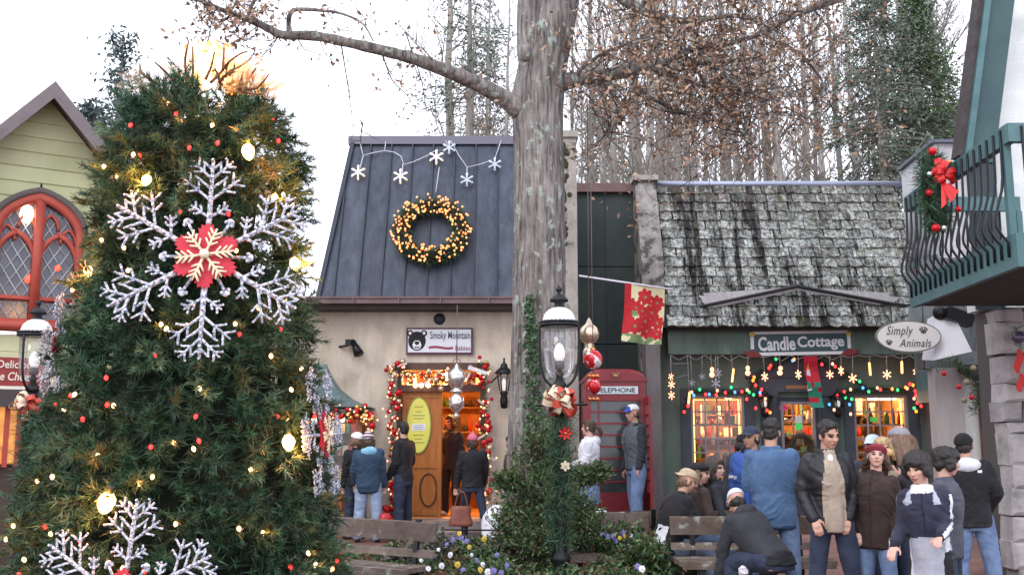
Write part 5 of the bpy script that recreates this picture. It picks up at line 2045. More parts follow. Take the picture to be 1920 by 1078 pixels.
base = B[:, None, :] + sd[:, None, :] * (SLn[:, None] * f)[:, :, None]
nd = sd[:, None, :] * .85 + st.normal(size=(NS, NPS, 3)) * .50
nd = unit(nd.reshape(-1, 3))
base = base.reshape(-1, 3)
n_ = len(base)
nr = np.random.RandomState(12)
v, f_ = needles(base - np.array([[TX, TY, 0]]), nd, st.uniform(.04, .08, n_), np.full(n_, .0072))
col = np.where(st.uniform(0, 1, NS) < .6, tintb[rep], st.choice(5, NS, p=[.28, .38, .22, .07, .05]))
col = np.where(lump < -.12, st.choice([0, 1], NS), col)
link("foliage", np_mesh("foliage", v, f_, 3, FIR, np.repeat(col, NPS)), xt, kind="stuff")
# twig stems
v2, f2 = needles(B - np.array([[TX, TY, 0]]), sd, SLn, np.full(NS, .007))
link("twigs", np_mesh("twigs", v2, f2, 3, mat("wire_twig", (0.05, 0.045, 0.025), .8)), xt, kind="stuff")

# ---- light strings
BIG = [(465, 283, .052), (275, 337, .036), (553, 494, .045), (541, 828, .050), (165, 507, .035), (515, 370, .026), (200, 940, .062)]
SMALL = [(531, 365), (232, 464), (136, 543), (302, 608), (312, 616), (441, 607), (374, 728), (120, 766), (140, 739), (213, 760), (183, 853), (70, 901), (98, 893), (326, 830), (363, 841), (286, 893), (330, 981), (493, 998), (578, 1036), (623, 1066), (546, 730), (315, 193), (410, 197), (338, 226), (45, 1048), (95, 1000), (230, 1065), (470, 880), (262, 905), (592, 1058), (350, 610), (485, 577), (448, 990), (25, 985), (12, 1010), (565, 690), (508, 667), (218, 330), (195, 312), (250, 290), (398, 235), (443, 470), (240, 507), (190, 450), (535, 560)]
REDS = [(330, 214), (355, 277), (408, 268), (262, 292), (337, 398), (428, 401), (290, 667), (201, 758), (105, 757), (199, 708), (367, 780), (283, 837), (373, 826), (85, 986), (150, 1013), (449, 626), (522, 264), (545, 1062), (632, 1050), (526, 617), (133, 741), (35, 1076), (520, 780), (270, 1070), (155, 785), (245, 235), (512, 226), (590, 780)]
WIRE = mat("green_wire", (0.01, 0.03, 0.018), .5)


def light_string(label, spots, m, rad, off, sock=True, sizes=None):
    p0 = tree_hit(*spots[0][:2], off)
    root = empty("light_string", p0, label, "string lights")
    pts = [tree_hit(s[0], s[1], off) for s in spots]
    order = sorted(range(len(pts)), key=lambda i: -pts[i].z)
    w = MB()
    for a, b in zip(order[:-1], order[1:]):
        pa, pb_ = pts[a], pts[b]
        mid = tree_hit((spots[a][0] + spots[b][0]) / 2, (spots[a][1] + spots[b][1]) / 2, -.08)
        w.tube([pa + Vector((0, .05, .03)), mid, pb_ + Vector((0, .05, .03))], .004, 4)
    w.build("cord", WIRE, root)
    me = None
    for i, p in enumerate(pts):
        r_ = sizes[i] if sizes else rad
        if me is None:
            b = MB()
            k = 1.0
            b.lathe([(.004, -1.5), (.45, -1.25), (.85, -.65), (1.0, 0.0), (.88, .5), (.55, .9), (.42, 1.1), (.40, 1.15)], (0, 0, 0), 12, 0)
            b.lathe([(.46, 1.1), (.52, 1.2), (.52, 2.0), (.40, 2.1)], (0, 0, 0), 10, 1)
            me = b.mesh("bulb", [m, WIRE])
        o = link("bulb", me, root)
        o.location = p - p0
        o.scale = (r_, r_, r_)
        o.rotation_euler = (rnd.uniform(-.5, .5), rnd.uniform(-.5, .5), 0)
        if sizes and r_ > .06:
            o.rotation_euler = (0, -.1, 0)
    return root, pts


_, bigp = light_string("string of large glowing warm white bulbs on the decorated tree", BIG, G_WARM_BIG, .04, .06, sizes=[b[2] * .8 for b in BIG])
for p in bigp:
    ld = bpy.data.lights.new('bulb_light', 'POINT'); ld.energy = 7; ld.color = (1, .28, .05); ld.shadow_soft_size = .03
    lo = link('bulb_light', ld, _); dv0 = Vector((p.x - TX, p.y - TY, 0)).normalized(); lo.location = p + dv0 * .09 - Vector(_.location)
_, smp = light_string("string of small warm white lights wound through the decorated tree", SMALL, G_WARM, .0125, .03)
for p in smp:
    ld = bpy.data.lights.new('bulb_light', 'POINT'); ld.energy = .28; ld.color = (1, .28, .05); ld.shadow_soft_size = .015
    lo = link('bulb_light', ld, _); dv0 = Vector((p.x - TX, p.y - TY, 0)).normalized(); lo.location = p + dv0 * .045 - Vector(_.location)
light_string("string of small red lights wound through the decorated tree", REDS, G_RED, .0125, .03)

# ---- snowflake ornaments
def acrylic():
    m = bpy.data.materials.new("glitter_acrylic")
    MATS["glitter_acrylic"] = m
    m.use_nodes = True
    N, L = m.node_tree.nodes, m.node_tree.links
    b = N["Principled BSDF"]
    b.inputs["Roughness"].default_value = .18
    tc = N.new("ShaderNodeTexCoord")
    vo = N.new("ShaderNodeTexVoronoi"); vo.inputs["Scale"].default_value = 75
    L.new(tc.outputs["Object"], vo.inputs["Vector"])
    sp = N.new("ShaderNodeSeparateColor"); L.new(vo.outputs["Color"], sp.inputs[0])
    rp = N.new("ShaderNodeValToRGB")
    rp.color_ramp.elements[0].position = .20; rp.color_ramp.elements[0].color = (0.27, 0.32, 0.42, 1)
    rp.color_ramp.elements[1].position = .72; rp.color_ramp.elements[1].color = (0.90, 0.92, 1.0, 1)
    L.new(sp.outputs[0], rp.inputs[0]); L.new(rp.outputs[0], b.inputs["Base Color"])
    bp = N.new("ShaderNodeBump"); bp.inputs["Strength"].default_value = .8; bp.inputs["Distance"].default_value = .01
    L.new(vo.outputs["Distance"], bp.inputs["Height"]); L.new(bp.outputs[0], b.inputs["Normal"])
    b.inputs["Transmission Weight"].default_value = .15
    return m


ACRY = acrylic()
SF_RED = mat("felt_red", (0.52, 0.025, 0.045), .6, bump=.2, bs=50)
SF_GOLD = mat("glitter_gold", (0.80, 0.72, 0.50), .45, .1, bump=.4, bs=90)


def flake_arm(L):
    """Crystal arm along +Z in the XZ plane: rods with beads."""
    m = MB()
    def rod(a, b, r0, r1):
        a = Vector(a); b = Vector(b)
        m.tube([a, b], [r0, r1], 6)
        n = max(2, int((b - a).length / .035))
        for k in range(n + 1):
            p = a.lerp(b, k / n)
            m.ell(p + Vector((rnd.uniform(-.004, .004), -r0 * .6, 0)), (r1 * 1.15, r1 * 1.0, r1 * 1.15), 6, 4)
    rod((0, 0, .10), (0, 0, L), .021, .010)
    for t, l, a in ((.40, .13, 55), (.58, .22, 50), (.70, .12, 50), (.80, .16, 45), (.90, .07, 45)):
        for s in (-1, 1):
            p = Vector((0, 0, L * t))
            d = Vector((s * math.sin(R(a)), 0, math.cos(R(a))))
            rod(p, p + d * l, .010, .007)
            if l > .12:
                for tt in (.45, .75):
                    q_ = p + d * l * tt
                    for e in (-1, 1):
                        d2 = Vector((math.sin(R(s * a + e * 48)), 0, math.cos(R(s * a + e * 48))))
                        rod(q_, q_ + d2 * l * .32, .008, .007)
    return m


ARM = flake_arm(.62).mesh("arm", ACRY)
shm = MB()
shm.tube([(0, 0, .12), (0, 0, .24)], [.010, .009], 6)
shm.ell((0, 0, .26), (.024, .012, .018), 8, 6); shm.ell((-.02, 0, .245), (.014, .010, .014), 8, 5); shm.ell((.02, 0, .245), (.014, .010, .014), 8, 5)
SHORT = shm.mesh("short_arm", ACRY)


def star_poly(n, ro, ri, notch):
    pts = []
    for k in range(n):
        a = 2 * math.pi * k / n + math.pi / 2
        h = math.pi / n
        for (da, rr) in ((-h, ri), (-h * .78, ro * .74), (-h * .60, ro * .72), (-h * .58, ro * .88), (-h * .40, ro * .84), (-h * .34, ro * .97), (-h * .14, ro * .92), (0, ro * 1.02), (h * .14, ro * .92), (h * .34, ro * .97), (h * .40, ro * .84), (h * .58, ro * .88), (h * .60, ro * .72), (h * .78, ro * .74)):
            pts.append((rr * math.cos(a + da), rr * math.sin(a + da)))
    return pts


REDM = MB().plate(star_poly(6, .205, .125, 1), (0, -.03, 0), (1, 0, 0), (0, 0, 1), .014).mesh("red_star", SF_RED)
gm = MB()
for k in range(6):
    a = 2 * math.pi * k / 6 + .15
    d = Vector((math.cos(a), 0, math.sin(a)))
    gm.tube([Vector((0, -.052, 0)), Vector((0, -.052, 0)) + d * .17], [.010, .006], 5)
    for t in (.06, .095, .125):
        for s in (-1, 1):
            a2 = a + s * .8
            q_ = Vector((0, -.052, 0)) + d * t
            gm.tube([q_, q_ + Vector((math.cos(a2), 0, math.sin(a2))) * .052], [.008, .006], 5)
gm.lathe([(.05, -.004), (.05, .004)], (0, 0, 0), 12)
GOLDM = gm.mesh("gold_star", SF_GOLD)
BEAD = MB().ell((0, -.065, 0), .03, 12, 8).mesh("bead", mat("pearl_bead", (0.75, 0.70, 0.55), .3))


def snowflake(u, v, off, label, scale=1.0, face=None, tilt=0.0, rot=0.0, centre=True):
    p = tree_hit(u, v, off)
    root = empty("snowflake_ornament", p, label, "snowflake", "crystal snowflakes on the decorated tree")
    d = Vector((p.x - TX, p.y - TY)) if face is None else Vector(face)
    root.rotation_euler = (tilt, 0, math.atan2(d.x, -d.y))
    root.scale = (scale,) * 3
    for k in range(6):
        o = link("arm", ARM, root); o.rotation_euler = (0, rot + k * math.pi / 3, 0)
        o = link("short_arm", SHORT, root); o.rotation_euler = (0, rot + (k + .5) * math.pi / 3, 0)
    link("red_star", REDM, root); link("gold_star", GOLDM, root).scale = (1.02,) * 3; link("bead", BEAD, root)
    return root


snowflake(387, 482, .14, "glittering crystal snowflake with a red and gold centre high on the tree", 1.0, (.1, -1), -.12)
snowflake(228, 1128, .10, "crystal snowflake low on the tree front, half cut off below", .86, (-.12, -1), -.12, .05)
snowflake(606, 815, .06, "crystal snowflake seen edge on at the right side of the tree", .74, (1, -.10), -.1, .5)
snowflake(112, 650, .06, "crystal snowflake seen edge on at the left side of the tree", .55, (-1, -.12), -.1, .5)

# ---- topper: sheer gold fabric, curling twigs and lights
tp = empty("tree_topper", (TX, TY, Z_TOP - .1), "sheer golden fabric and curling twigs glowing on top of the tree", "tree topper")
GOLDS = sheer("gold_organza", (0.96, 0.58, 0.26), .40)
PALES = sheer("pale_tulle", (0.95, 0.76, 0.58), .30)
r_ = random.Random(4)


def fan(name, u0, v0, spread, hgt, n, m, lean=0.0):
    for k in range(n):
        b = MB()
        t = (k + .5) / n * 2 - 1
        p = P(u0 + t * spread * .55, v0, TY - .1 + r_.uniform(-.25, .25))
        a = t * .75 + lean + r_.uniform(-.1, .1)
        h = hgt * (1 - .35 * abs(t)) * r_.uniform(.8, 1.1) / F * TY
        w = spread / n * 1.7 / F * TY
        rows = []
        for q_ in range(7):
            s = q_ / 6
            c = p + Vector((math.sin(a) * h * s, r_.uniform(-.03, .03), math.cos(a) * h * s))
            ww = w * (.5 + .9 * s)
            rows.append([c + Vector((-ww * math.cos(a) + ww * (j / 5) * 2 * math.cos(a), .03 * math.sin(j * 2.1 + q_), .02 * math.cos(j * 1.7) * s - (abs(j - 2.5) / 2.5) ** 2 * .05 * s)) for j in range(6)])
        vs = [x for rw in rows for x in rw]
        b.add(vs, [(i * 6 + j, i * 6 + j + 1, (i + 1) * 6 + j + 1, (i + 1) * 6 + j) for i in range(6) for j in range(5)], 0, True)
        b.build(name, m, tp)


fan("gold_fabric", 392, 168, 84, 104, 9, GOLDS)
fan("gold_fabric", 456, 176, 56, 74, 7, GOLDS, .5)
fan("pale_tulle", 290, 175, 62, 62, 4, PALES, -.4)
fan("pale_tulle", 520, 186, 30, 26, 3, PALES, .5)
TWB = mat("curly_twig", (0.16, 0.075, 0.03), .7)
b = MB()
for seq in ([(352, 155), (347, 120), (350, 95), (354, 78)], [(361, 155), (362, 125), (361, 88)], [(330, 158), (310, 135), (290, 117)], [(350, 153), (342, 138)], [(395, 155), (415, 135), (428, 118), (450, 102), (464, 97)], [(410, 155), (430, 135), (450, 125), (468, 112), (473, 104)], [(385, 150), (396, 125), (402, 98)], [(445, 166), (452, 150), (456, 135)], [(446, 166), (475, 168), (490, 158), (504, 140)], [(450, 170), (485, 178), (503, 165)], [(418, 130), (420, 90)], [(322, 152), (332, 142)], [(455, 172), (465, 150), (480, 128)], [(300, 160), (268, 140), (262, 122)]):
    pp = smooth_path([P(u, v, TY - .32 + r_.uniform(-.1, .1)) for u, v in seq])
    b.tube(pp, [.011 - .007 * k / len(pp) for k in range(len(pp))], 5)
b.build("twigs", TWB, tp)
bm2 = None
for u, v in ((383, 135), (375, 152), (412, 142), (396, 150), (442, 155), (360, 118), (430, 150), (398, 112), (462, 158), (345, 150)):
    p = P(u, v, TY + r_.uniform(-.15, .1))
    if bm2 is None:
        bm2 = MB().ell((0, 0, 0), (.016, .016, .024), 8, 6).mesh("bulb", G_WARM)
    o = link("bulb", bm2, tp); o.location = p - Vector(tp.location)
for u, v in ((385, 140), (425, 145), (455, 160)):
    ld = bpy.data.lights.new("topper_light", 'POINT'); ld.energy = 8.0; ld.color = (1, .5, .16); ld.shadow_soft_size = .05
    lo = link("topper_light", ld, tp); lo.location = P(u, v, TY + .02) - Vector(tp.location)
# ================================================================== GARLAND HELPER
def garland_mesh(name, pts, rad, dens, nl, seed, mats=None, probs=None, root=None, wid=.006, kind=None):
    """Needled garland along a path."""
    st = np.random.RandomState(seed)
    pp = np.array([tuple(p) for p in pts])
    seg = np.linalg.norm(np.diff(pp, axis=0), axis=1)
    cum = np.concatenate([[0], np.cumsum(seg)])
    n_ = int(cum[-1] * dens)
    t = st.uniform(0, cum[-1], n_)
    c = np.stack([np.interp(t, cum, pp[:, k]) for k in range(3)], 1)
    d = unit(st.normal(size=(n_, 3)))
    c = c + d * st.uniform(0, rad * .6, (n_, 1))
    mats = mats or FIR[:4]
    L_ = st.uniform(.6, 1.2, n_) * nl
    v, f = needles(c - np.array([tuple(parent_loc(root))]), unit(d + st.normal(size=(n_, 3)) * .5), L_, np.full(n_, wid))
    return link(name, np_mesh(name, v, f, 3, mats, st.choice(len(mats), n_, p=probs)), root, kind=kind)


def along(pts, t):
    L_ = [0]
    for a, b in zip(pts[:-1], pts[1:]): L_.append(L_[-1] + (Vector(b) - Vector(a)).length)
    s = t * L_[-1]
    for i in range(len(pts) - 1):
        if s <= L_[i + 1] + 1e-9:
            f = (s - L_[i]) / max(L_[i + 1] - L_[i], 1e-9)
            return Vector(pts[i]).lerp(Vector(pts[i + 1]), f)
    return Vector(pts[-1])


UNIT_BALL = {}


def ball(name, p, r, m, root, squash=1.0):
    if (name, m.name) not in UNIT_BALL:
        UNIT_BALL[(name, m.name)] = MB().ell((0, 0, 0), 1.0, 10, 7).mesh(name, m)
    o = link(name, UNIT_BALL[(name, m.name)], root)
    o.location = Vector(p) - parent_loc(root)
    o.scale = (r, r, r * squash)
    return o


def ribbon_bow(c, r, cols, root, seed, n=16, face=(0, -1, 0)):
    """Big many-looped bow."""
    r_ = random.Random(seed)
    c = Vector(c)
    for mi, m in enumerate(cols):
        b = MB()
        for k in range(n):
            d = Vector((r_.gauss(0, 1), -abs(r_.gauss(0, .7)), r_.gauss(0, 1))).normalized()
            s = d.cross(Vector((r_.gauss(0, 1), r_.gauss(0, 1), r_.gauss(0, 1)))).normalized()
            u = d.cross(s)
            L_ = r * r_.uniform(.75, 1.1); w = r * r_.uniform(.16, .24)
            rows = []
            for q_ in range(9):
                t = q_ / 8
                a = math.pi * 2 * t
                cen = c + d * L_ * .5 * (1 - math.cos(a)) + u * L_ * .28 * math.sin(a)
                ww = w * (.35 + .65 * math.sin(math.pi * t))
                rows.append([cen - s * ww, cen + s * ww])
            vs = [x for rw in rows for x in rw]
            b.add(vs, [(2 * i, 2 * i + 1, 2 * i + 3, 2 * i + 2) for i in range(8)], 0, True)
        b.build("ribbon_loops", m, root)


BOW_RED = mat("ribbon_coral", (0.52, 0.06, 0.04), .5)
BOW_CREAM = mat("ribbon_cream", (0.70, 0.58, 0.42), .5)
BOW_SCARLET = mat("ribbon_scarlet", (0.60, 0.015, 0.015), .45)

# ================================================================== STREET LAMP
MILK = mat("milk_glass_dome", (0.85, 0.85, 0.87), .3)
LAMPGLASS = clear_glass("lamp_glass", (0.93, 0.93, 0.94), refl=.18, haze=.05)
YL = 10.0
lp = P(1049, 700, YL)


def lz(v): return ZV(v, YL)


def lr(px): return px / F * YL


lamp = empty("street_lamp", (lp.x, YL, .3), "black iron street lamp in front of the oak, wrapped in garland with a coral bow", "street lamp")
c0 = (lp.x, YL, 0)
MB().lathe([(.075, .2), (.085, .26), (.085, .36), (.06, .40), (.095, .47), (.095, .50), (.055, .56), (.05, .8), (.046, lz(742)), (.06, lz(738)), (.06, lz(732)), (.045, lz(729)), (.05, lz(722))], c0, 16).build("pole", BLACK_IRON, lamp)
yk = MB()
for s in (-1, 1):
    yk.tube(smooth_path([Vector((lp.x + s * lr(o), YL, lz(v))) for o, v in ((3, 727), (14, 724), (26, 712), (33, 694), (36, 670), (37, 640), (37, 612))]), .014, 8)
yk.lathe([(.06, lz(730)), (.075, lz(722)), (.05, lz(714)), (.03, lz(706)), (.05, lz(700)), (.03, lz(696)), (.02, lz(692))], c0, 14)
yk.build("yoke", BLACK_IRON, lamp)
MB().lathe([(lr(20), lz(706)), (lr(27), lz(690)), (lr(31), lz(660)), (lr(32), lz(614))], c0, 24).build("glass_globe", LAMPGLASS, lamp)
MB().lathe([(lr(9), lz(692)), (lr(9), lz(678)), (lr(6), lz(676))], c0, 12).build("lamp_holder", mat("holder_grey", (0.10, .10, .11), .5), lamp)
MB().lathe([(lr(6), lz(678)), (lr(10.5), lz(668)), (lr(10.5), lz(658)), (lr(7), lz(648)), (lr(2), lz(643))], c0, 14).build("bulb", glow("frosted_bulb", (1, .98, .95), .35), lamp)
MB().lathe([(lr(32), lz(606)), (lr(31), lz(598)), (lr(27), lz(588)), (lr(20), lz(581)), (lr(12), lz(577))], c0, 28).build("dome", MILK, lamp)
rim = MB()
rim.lathe([(lr(33), lz(613)), (lr(37.5), lz(612)), (lr(37.5), lz(608)), (lr(33), lz(605)), (lr(31), lz(609))], c0, 28)
for k in range(28):
    t = 2 * math.pi * k / 28
    rim.ell((lp.x + lr(34.5) * math.cos(t), YL + lr(34.5) * math.sin(t), lz(605)), (lr(4.2), lr(4.2), lr(3.4)), 6, 5)
rim.build("scalloped_rim", BLACK_IRON, lamp)
MB().lathe([(lr(12), lz(579)), (lr(11), lz(574)), (lr(8), lz(570)), (lr(9), lz(567)), (lr(18), lz(565.5)), (lr(17), lz(561)), (lr(12), lz(555)), (lr(4), lz(551)), (lr(3), lz(548)), (lr(6), lz(545)), (lr(6), lz(541)), (lr(2), lz(537)), (.004, lz(534))], c0, 18).build("finial", BLACK_IRON, lamp)
MB().tube([(lp.x - lr(43), YL, lz(760)), (lp.x + lr(52), YL, lz(758))], .013, 8).build("ladder_rest", BLACK_IRON, lamp)
lamp2 = copy_tree(lamp, None, (P(63, 700, 11.2).x, 11.2, .32), R(78), None, "black iron street lamp beside the clapboard shop, partly behind the decorated tree")
lamp["group"] = lamp2["group"] = "street lamps"


def pole_garland(root_lamp, label, labelbow, seed):
    b = Vector(root_lamp.location)
    g = empty("pole_garland", (b.x, b.y, b.z + .3), label, "garland", "pole garlands")
    pts = [Vector((b.x + .075 * math.cos(a), b.y + .075 * math.sin(a), b.z + .28 + a * .0205)) for a in [k * .45 for k in range(190)] if b.z + .28 + a * .0205 < b.z + 1.62]
    garland_mesh("needles", pts, .14, 900, .10, seed, FIR[:4], [.4, .35, .15, .1], g, .007)
    bw = empty("ribbon_bow", (b.x, b.y - .1, b.z + 1.69), labelbow, "bow", "bows on the lamp posts")
    ribbon_bow((b.x, b.y - .10, b.z + 1.69), .17, [BOW_RED, BOW_CREAM], bw, seed, 14)
    ball("knot", (b.x, b.y - .15, b.z + 1.69), .035, BOW_CREAM, bw)
    return g


g1_ = pole_garland(lamp, "needle garland spiralling up the lamp post before the oak", "large coral and cream bow tied under the lantern by the oak", 51)
pole_garland(lamp2, "needle garland on the lamp post by the clapboard shop", "coral and cream bow on the lamp post by the clapboard shop", 52)
p = P(1060, 812, YL - .12)
so = empty("red_bloom", p, "small red poinsettia bloom on the lamp post garland", "decoration")
b = MB()
for k in range(7):
    a = 2 * math.pi * k / 7
    d = Vector((math.cos(a), -.2, math.sin(a)))
    b.add([p, p + d * .04 + Vector((.015 * -math.sin(a), -.01, .015 * math.cos(a))), p + d * .075, p + d * .04 - Vector((.015 * -math.sin(a), .01, .015 * math.cos(a)))], [(0, 1, 2, 3)])
b.build("petals", BOW_SCARLET, so)
ball("flower_centre", p + Vector((0, -.02, 0)), .012, GOLD_BALL, so)
p = P(1060, 873, YL - .13)
so = empty("gold_star", p, "small pale gold snowflake ornament on the lamp post garland", "decoration")
MB().plate(star_poly(6, .052, .03, 1), p, (1, 0, 0), (0, 0, 1), .012).build("star", mat("pale_gold", (.62, .55, .40), .5), so)
ball("bead", p + Vector((0, -.006, 0)), .012, CHAMPAGNE, so)

# ================================================================== HANGING FINIAL ORNAMENTS
YH = 15.7
def oz(v): return ZV(v, YH)
hx = P(856, 730, YH).x
so = empty("hanging_ornament", (hx, YH, oz(740)), "silver finial ornament of two stacked globes hanging before the open shop door", "ornament", "finial ornaments on chains")
k_ = YH / F
MB().lathe([(.004, oz(789)), (3 * k_, oz(784)), (7 * k_, oz(778)), (3 * k_, oz(774)), (8 * k_, oz(770)), (14 * k_, oz(762)), (15 * k_, oz(754)), (13 * k_, oz(745)), (6 * k_, oz(740)), (10 * k_, oz(736)), (12 * k_, oz(733)), (7 * k_, oz(729)), (12 * k_, oz(724)), (17 * k_, oz(714)), (18 * k_, oz(707)), (16 * k_, oz(698)), (9 * k_, oz(692)), (5 * k_, oz(688)), (2 * k_, oz(683)), (.003, oz(680))], (hx, YH, 0), 18).build("globes", SILVER_BALL, so)
MB().tube([(hx, YH, oz(681)), (hx, YH, oz(572))], .008, 5).build("chain", mat("chain_grey", (.16, .14, .13), .6, .5), so)
MB().tube([Vector((hx + 7 * k_ * math.cos(a), YH, oz(679) + 7 * k_ * math.sin(a))) for a in [2 * math.pi * q_ / 14 for q_ in range(15)]], .006, 5, cap=False).build("ring", MATS["chain_grey"], so)
YH = 12.1
k_ = YH / F
hx = P(1105, 660, YH).x
so = empty("hanging_ornament", (hx, YH, oz(640)), "champagne globe finial ornament on a long chain right of the street lamp", "ornament", "finial ornaments on chains")
MB().lathe([(4 * k_, oz(676)), (12 * k_, oz(668)), (12 * k_, oz(658)), (9 * k_, oz(652)), (7 * k_, oz(650)), (10 * k_, oz(647)), (5 * k_, oz(645)), (13 * k_, oz(641)), (18 * k_, oz(632)), (19 * k_, oz(625)), (16 * k_, oz(615)), (8 * k_, oz(608)), (6 * k_, oz(606)), (4 * k_, oz(601)), (.004, oz(595))], (hx, YH, 0), 20).build("globes", CHAMPAGNE, so)
MB().tube([(hx, YH, oz(596)), (hx + .01, YH, oz(140))], .007, 5).build("chain", MATS["chain_grey"], so)
YH = 11.8
k_ = YH / F
hx = P(1112, 690, YH).x
so = empty("hanging_ornament", (hx, YH, oz(690)), "red and white ball finial ornament hanging in front of the phone box", "ornament", "finial ornaments on chains")
REDW = mat("red_white_ball", (0.50, 0.012, 0.02), .2, .1, col3=(.75, .70, .72), ns3=11, lo3=.55, hi3=.60)
MB().ell((hx, YH, oz(674)), (18.5 * k_,) * 3, 18, 12).build("red_ball", REDW, so)
MB().ell((hx, YH, oz(724)), (15 * k_,) * 3, 18, 12).build("red_ball", REDW, so)
b = MB()
for v, r_ in ((705, 5), (748, 4.5)):
    for dx in (-6.5, 0, 6.5):
        b.ell((hx + dx * k_, YH - .01, oz(v)), r_ * k_, 10, 7)
b.ell((hx, YH, oz(655)), 5 * k_, 10, 7)
b.build("gold_beads", mat("copper_bead", (.6, .22, .08), .25, .8), so)
MB().tube([(hx, YH, oz(752)), (hx, YH, oz(140))], .005, 5).build("chain", MATS["chain_grey"], so)

# ================================================================== PHONE BOX
YP = 15.2
pbx = P(1150, 850, YP).x
pz0 = ZV(980, YP - .4)
pb_ = empty("phone_box", (pbx, YP, pz0), "red telephone box with a domed roof and its door standing open", "phone box")
w = .445
zt_ = ZV(712, YP - .45)
bod = MB()
po = .075
for sx in (-1, 1):
    for sy in (-1, 1):
        bod.box((pbx + sx * w - (po if sx > 0 else 0), YP + sy * w - (po if sy > 0 else 0), pz0), (pbx + sx * w + (po if sx < 0 else 0), YP + sy * w + (po if sy < 0 else 0), zt_ - .30))
bod.box((pbx - w - .03, YP - w - .03, pz0 - .25), (pbx + w + .03, YP + w + .03, pz0 + .10))
bod.box((pbx - w + po, YP - w + .01, pz0 + .10), (pbx + w - po, YP - w + .05, pz0 + .42))
bod.box((pbx - w + .01, YP + w - .05, pz0 + .10), (pbx + w - .01, YP + w - .01, zt_ - .3))
bod.box((pbx - w + .01, YP - w + po, pz0 + .10), (pbx - w + .05, YP + w - po, zt_ - .3))
bod.box((pbx - w, YP - w, zt_ - .30), (pbx + w, YP + w, zt_))
bod.box((pbx - w - .025, YP - w - .025, zt_ - .02), (pbx + w + .025, YP + w + .025, zt_ + .012))
bod.build("frame", RED_PAINT, pb_)
dm = MB()
rows = []
for j in range(7):
    a = j / 6 * math.pi / 2
    zq = zt_ + .012 + .17 * math.sin(a)
    s = w * (.30 + .70 * math.cos(a)) if j < 6 else w * .2
    rows.append([Vector((pbx + s * cx_, YP + s * cy_, zq)) for cx_, cy_ in ((-1, -1), (0, -1), (1, -1), (1, 0), (1, 1), (0, 1), (-1, 1), (-1, 0))])
dm.loft(rows, 0, False)
# segmental pediment on the front
seg_p = [(-w * .98, 0), (w * .98, 0)] + [(w * .98 * math.cos(t), .13 * math.sin(t)) for t in [math.pi * q_ / 12 for q_ in range(1, 12)]]
dm.plate(seg_p, (pbx, YP - w - .012, zt_ + .013), (1, 0, 0), (0, 0, 1), .05)
dm.build("dome_roof", RED_PAINT, pb_)
tx0 = P(1155, 725, YP - w).x
tz_ = (ZV(718, YP - w) + ZV(731, YP - w)) / 2
tz_ = zt_ - .15
MB().box((pbx - .33, YP - w - .018, tz_ - .055), (pbx + .33, YP - w - .003, tz_ + .055)).build("sign_panel", mat("opal_sign", (.62, .70, .72), .4), pb_)
lettering("TELEPHONE", .58, .07, (pbx, YP - w - .02, tz_), mat("black_letter", (.02, .02, .02), .6), pb_, bold=.01)
cr = MB()
cr.ell((pbx, YP - w - .066, zt_ + .055), (.045, .012, .02), 10, 6)
for dx in (-.035, 0, .035):
    cr.ell((pbx + dx, YP - w - .066, zt_ + .085), (.012, .01, .014), 8, 5)
cr.build("crown_emblem", mat("old_gold", (.42, .28, .12), .4, .5), pb_)
gl_x0, gl_x1 = pbx - w + po, pbx + w - po
gz0_, gz1_ = pz0 + .42, zt_ - .30
mu = MB()
for j in range(9):
    zq = gz0_ + (gz1_ - gz0_) * j / 8
    mu.box((gl_x0, YP - w + .015, zq - .014), (gl_x1, YP - w + .045, zq + .014))
for xq in (gl_x0 + .12, gl_x1 - .12):
    mu.box((xq - .012, YP - w + .0135, gz0_), (xq + .012, YP - w + .0465, gz1_))
mu.build("glazing_bars", RED_PAINT, pb_)
DARKG = mat("phone_glass", (0.035, 0.042, 0.045), .12, col2=(.075, .085, .085), ns=2.5, spec=.6)
pmz = (gz1_ - gz0_) / 8
for j in range(8):
    for (xa, xb) in ((gl_x0, gl_x0 + .11), (gl_x0 + .13, gl_x1 - .13), (gl_x1 - .11, gl_x1)):
        MB().box((xa, YP - w + .027, gz0_ + pmz * j + .014), (xb, YP - w + .033, gz0_ + pmz * (j + 1) - .014)).build("pane", DARKG, pb_)
hg = Vector((pbx + w + .005, YP - w + .02, 0))
dd_ = Vector((math.sin(R(-3)), -math.cos(R(-3)), 0))
nn_ = Vector((dd_.y, -dd_.x, 0))
dr = MB()
zc0, zc1 = pz0 + .06, zt_ - .26
L_ = .72
dr.obox(hg + dd_ * .04 + ZUP * (zc0 + zc1) / 2, dd_ * .04, nn_ * .02, ZUP * (zc1 - zc0) / 2)
dr.obox(hg + dd_ * (L_ - .04) + ZUP * (zc0 + zc1) / 2, dd_ * .04, nn_ * .02, ZUP * (zc1 - zc0) / 2)
dr.obox(hg + dd_ * L_ / 2 + ZUP * (zc1 - .05), dd_ * (L_ / 2 - .08), nn_ * .0195, ZUP * .05)
dr.obox(hg + dd_ * L_ / 2 + ZUP * (zc0 + .2), dd_ * (L_ / 2 - .08), nn_ * .0195, ZUP * .2)
for j in range(1, 8):
    dr.obox(hg + dd_ * L_ / 2 + ZUP * (zc0 + .4 + (zc1 - zc0 - .5) * j / 8), dd_ * (L_ / 2 - .08), nn_ * .012, ZUP * .012)
dr.build("door", RED_PAINT, pb_)
MB().obox(Vector((pbx, YP + .2, pz0 + 1.2)), (.13, 0, 0), (0, .1, 0), (0, 0, .22)).build("telephone", BLACK_IRON, pb_)

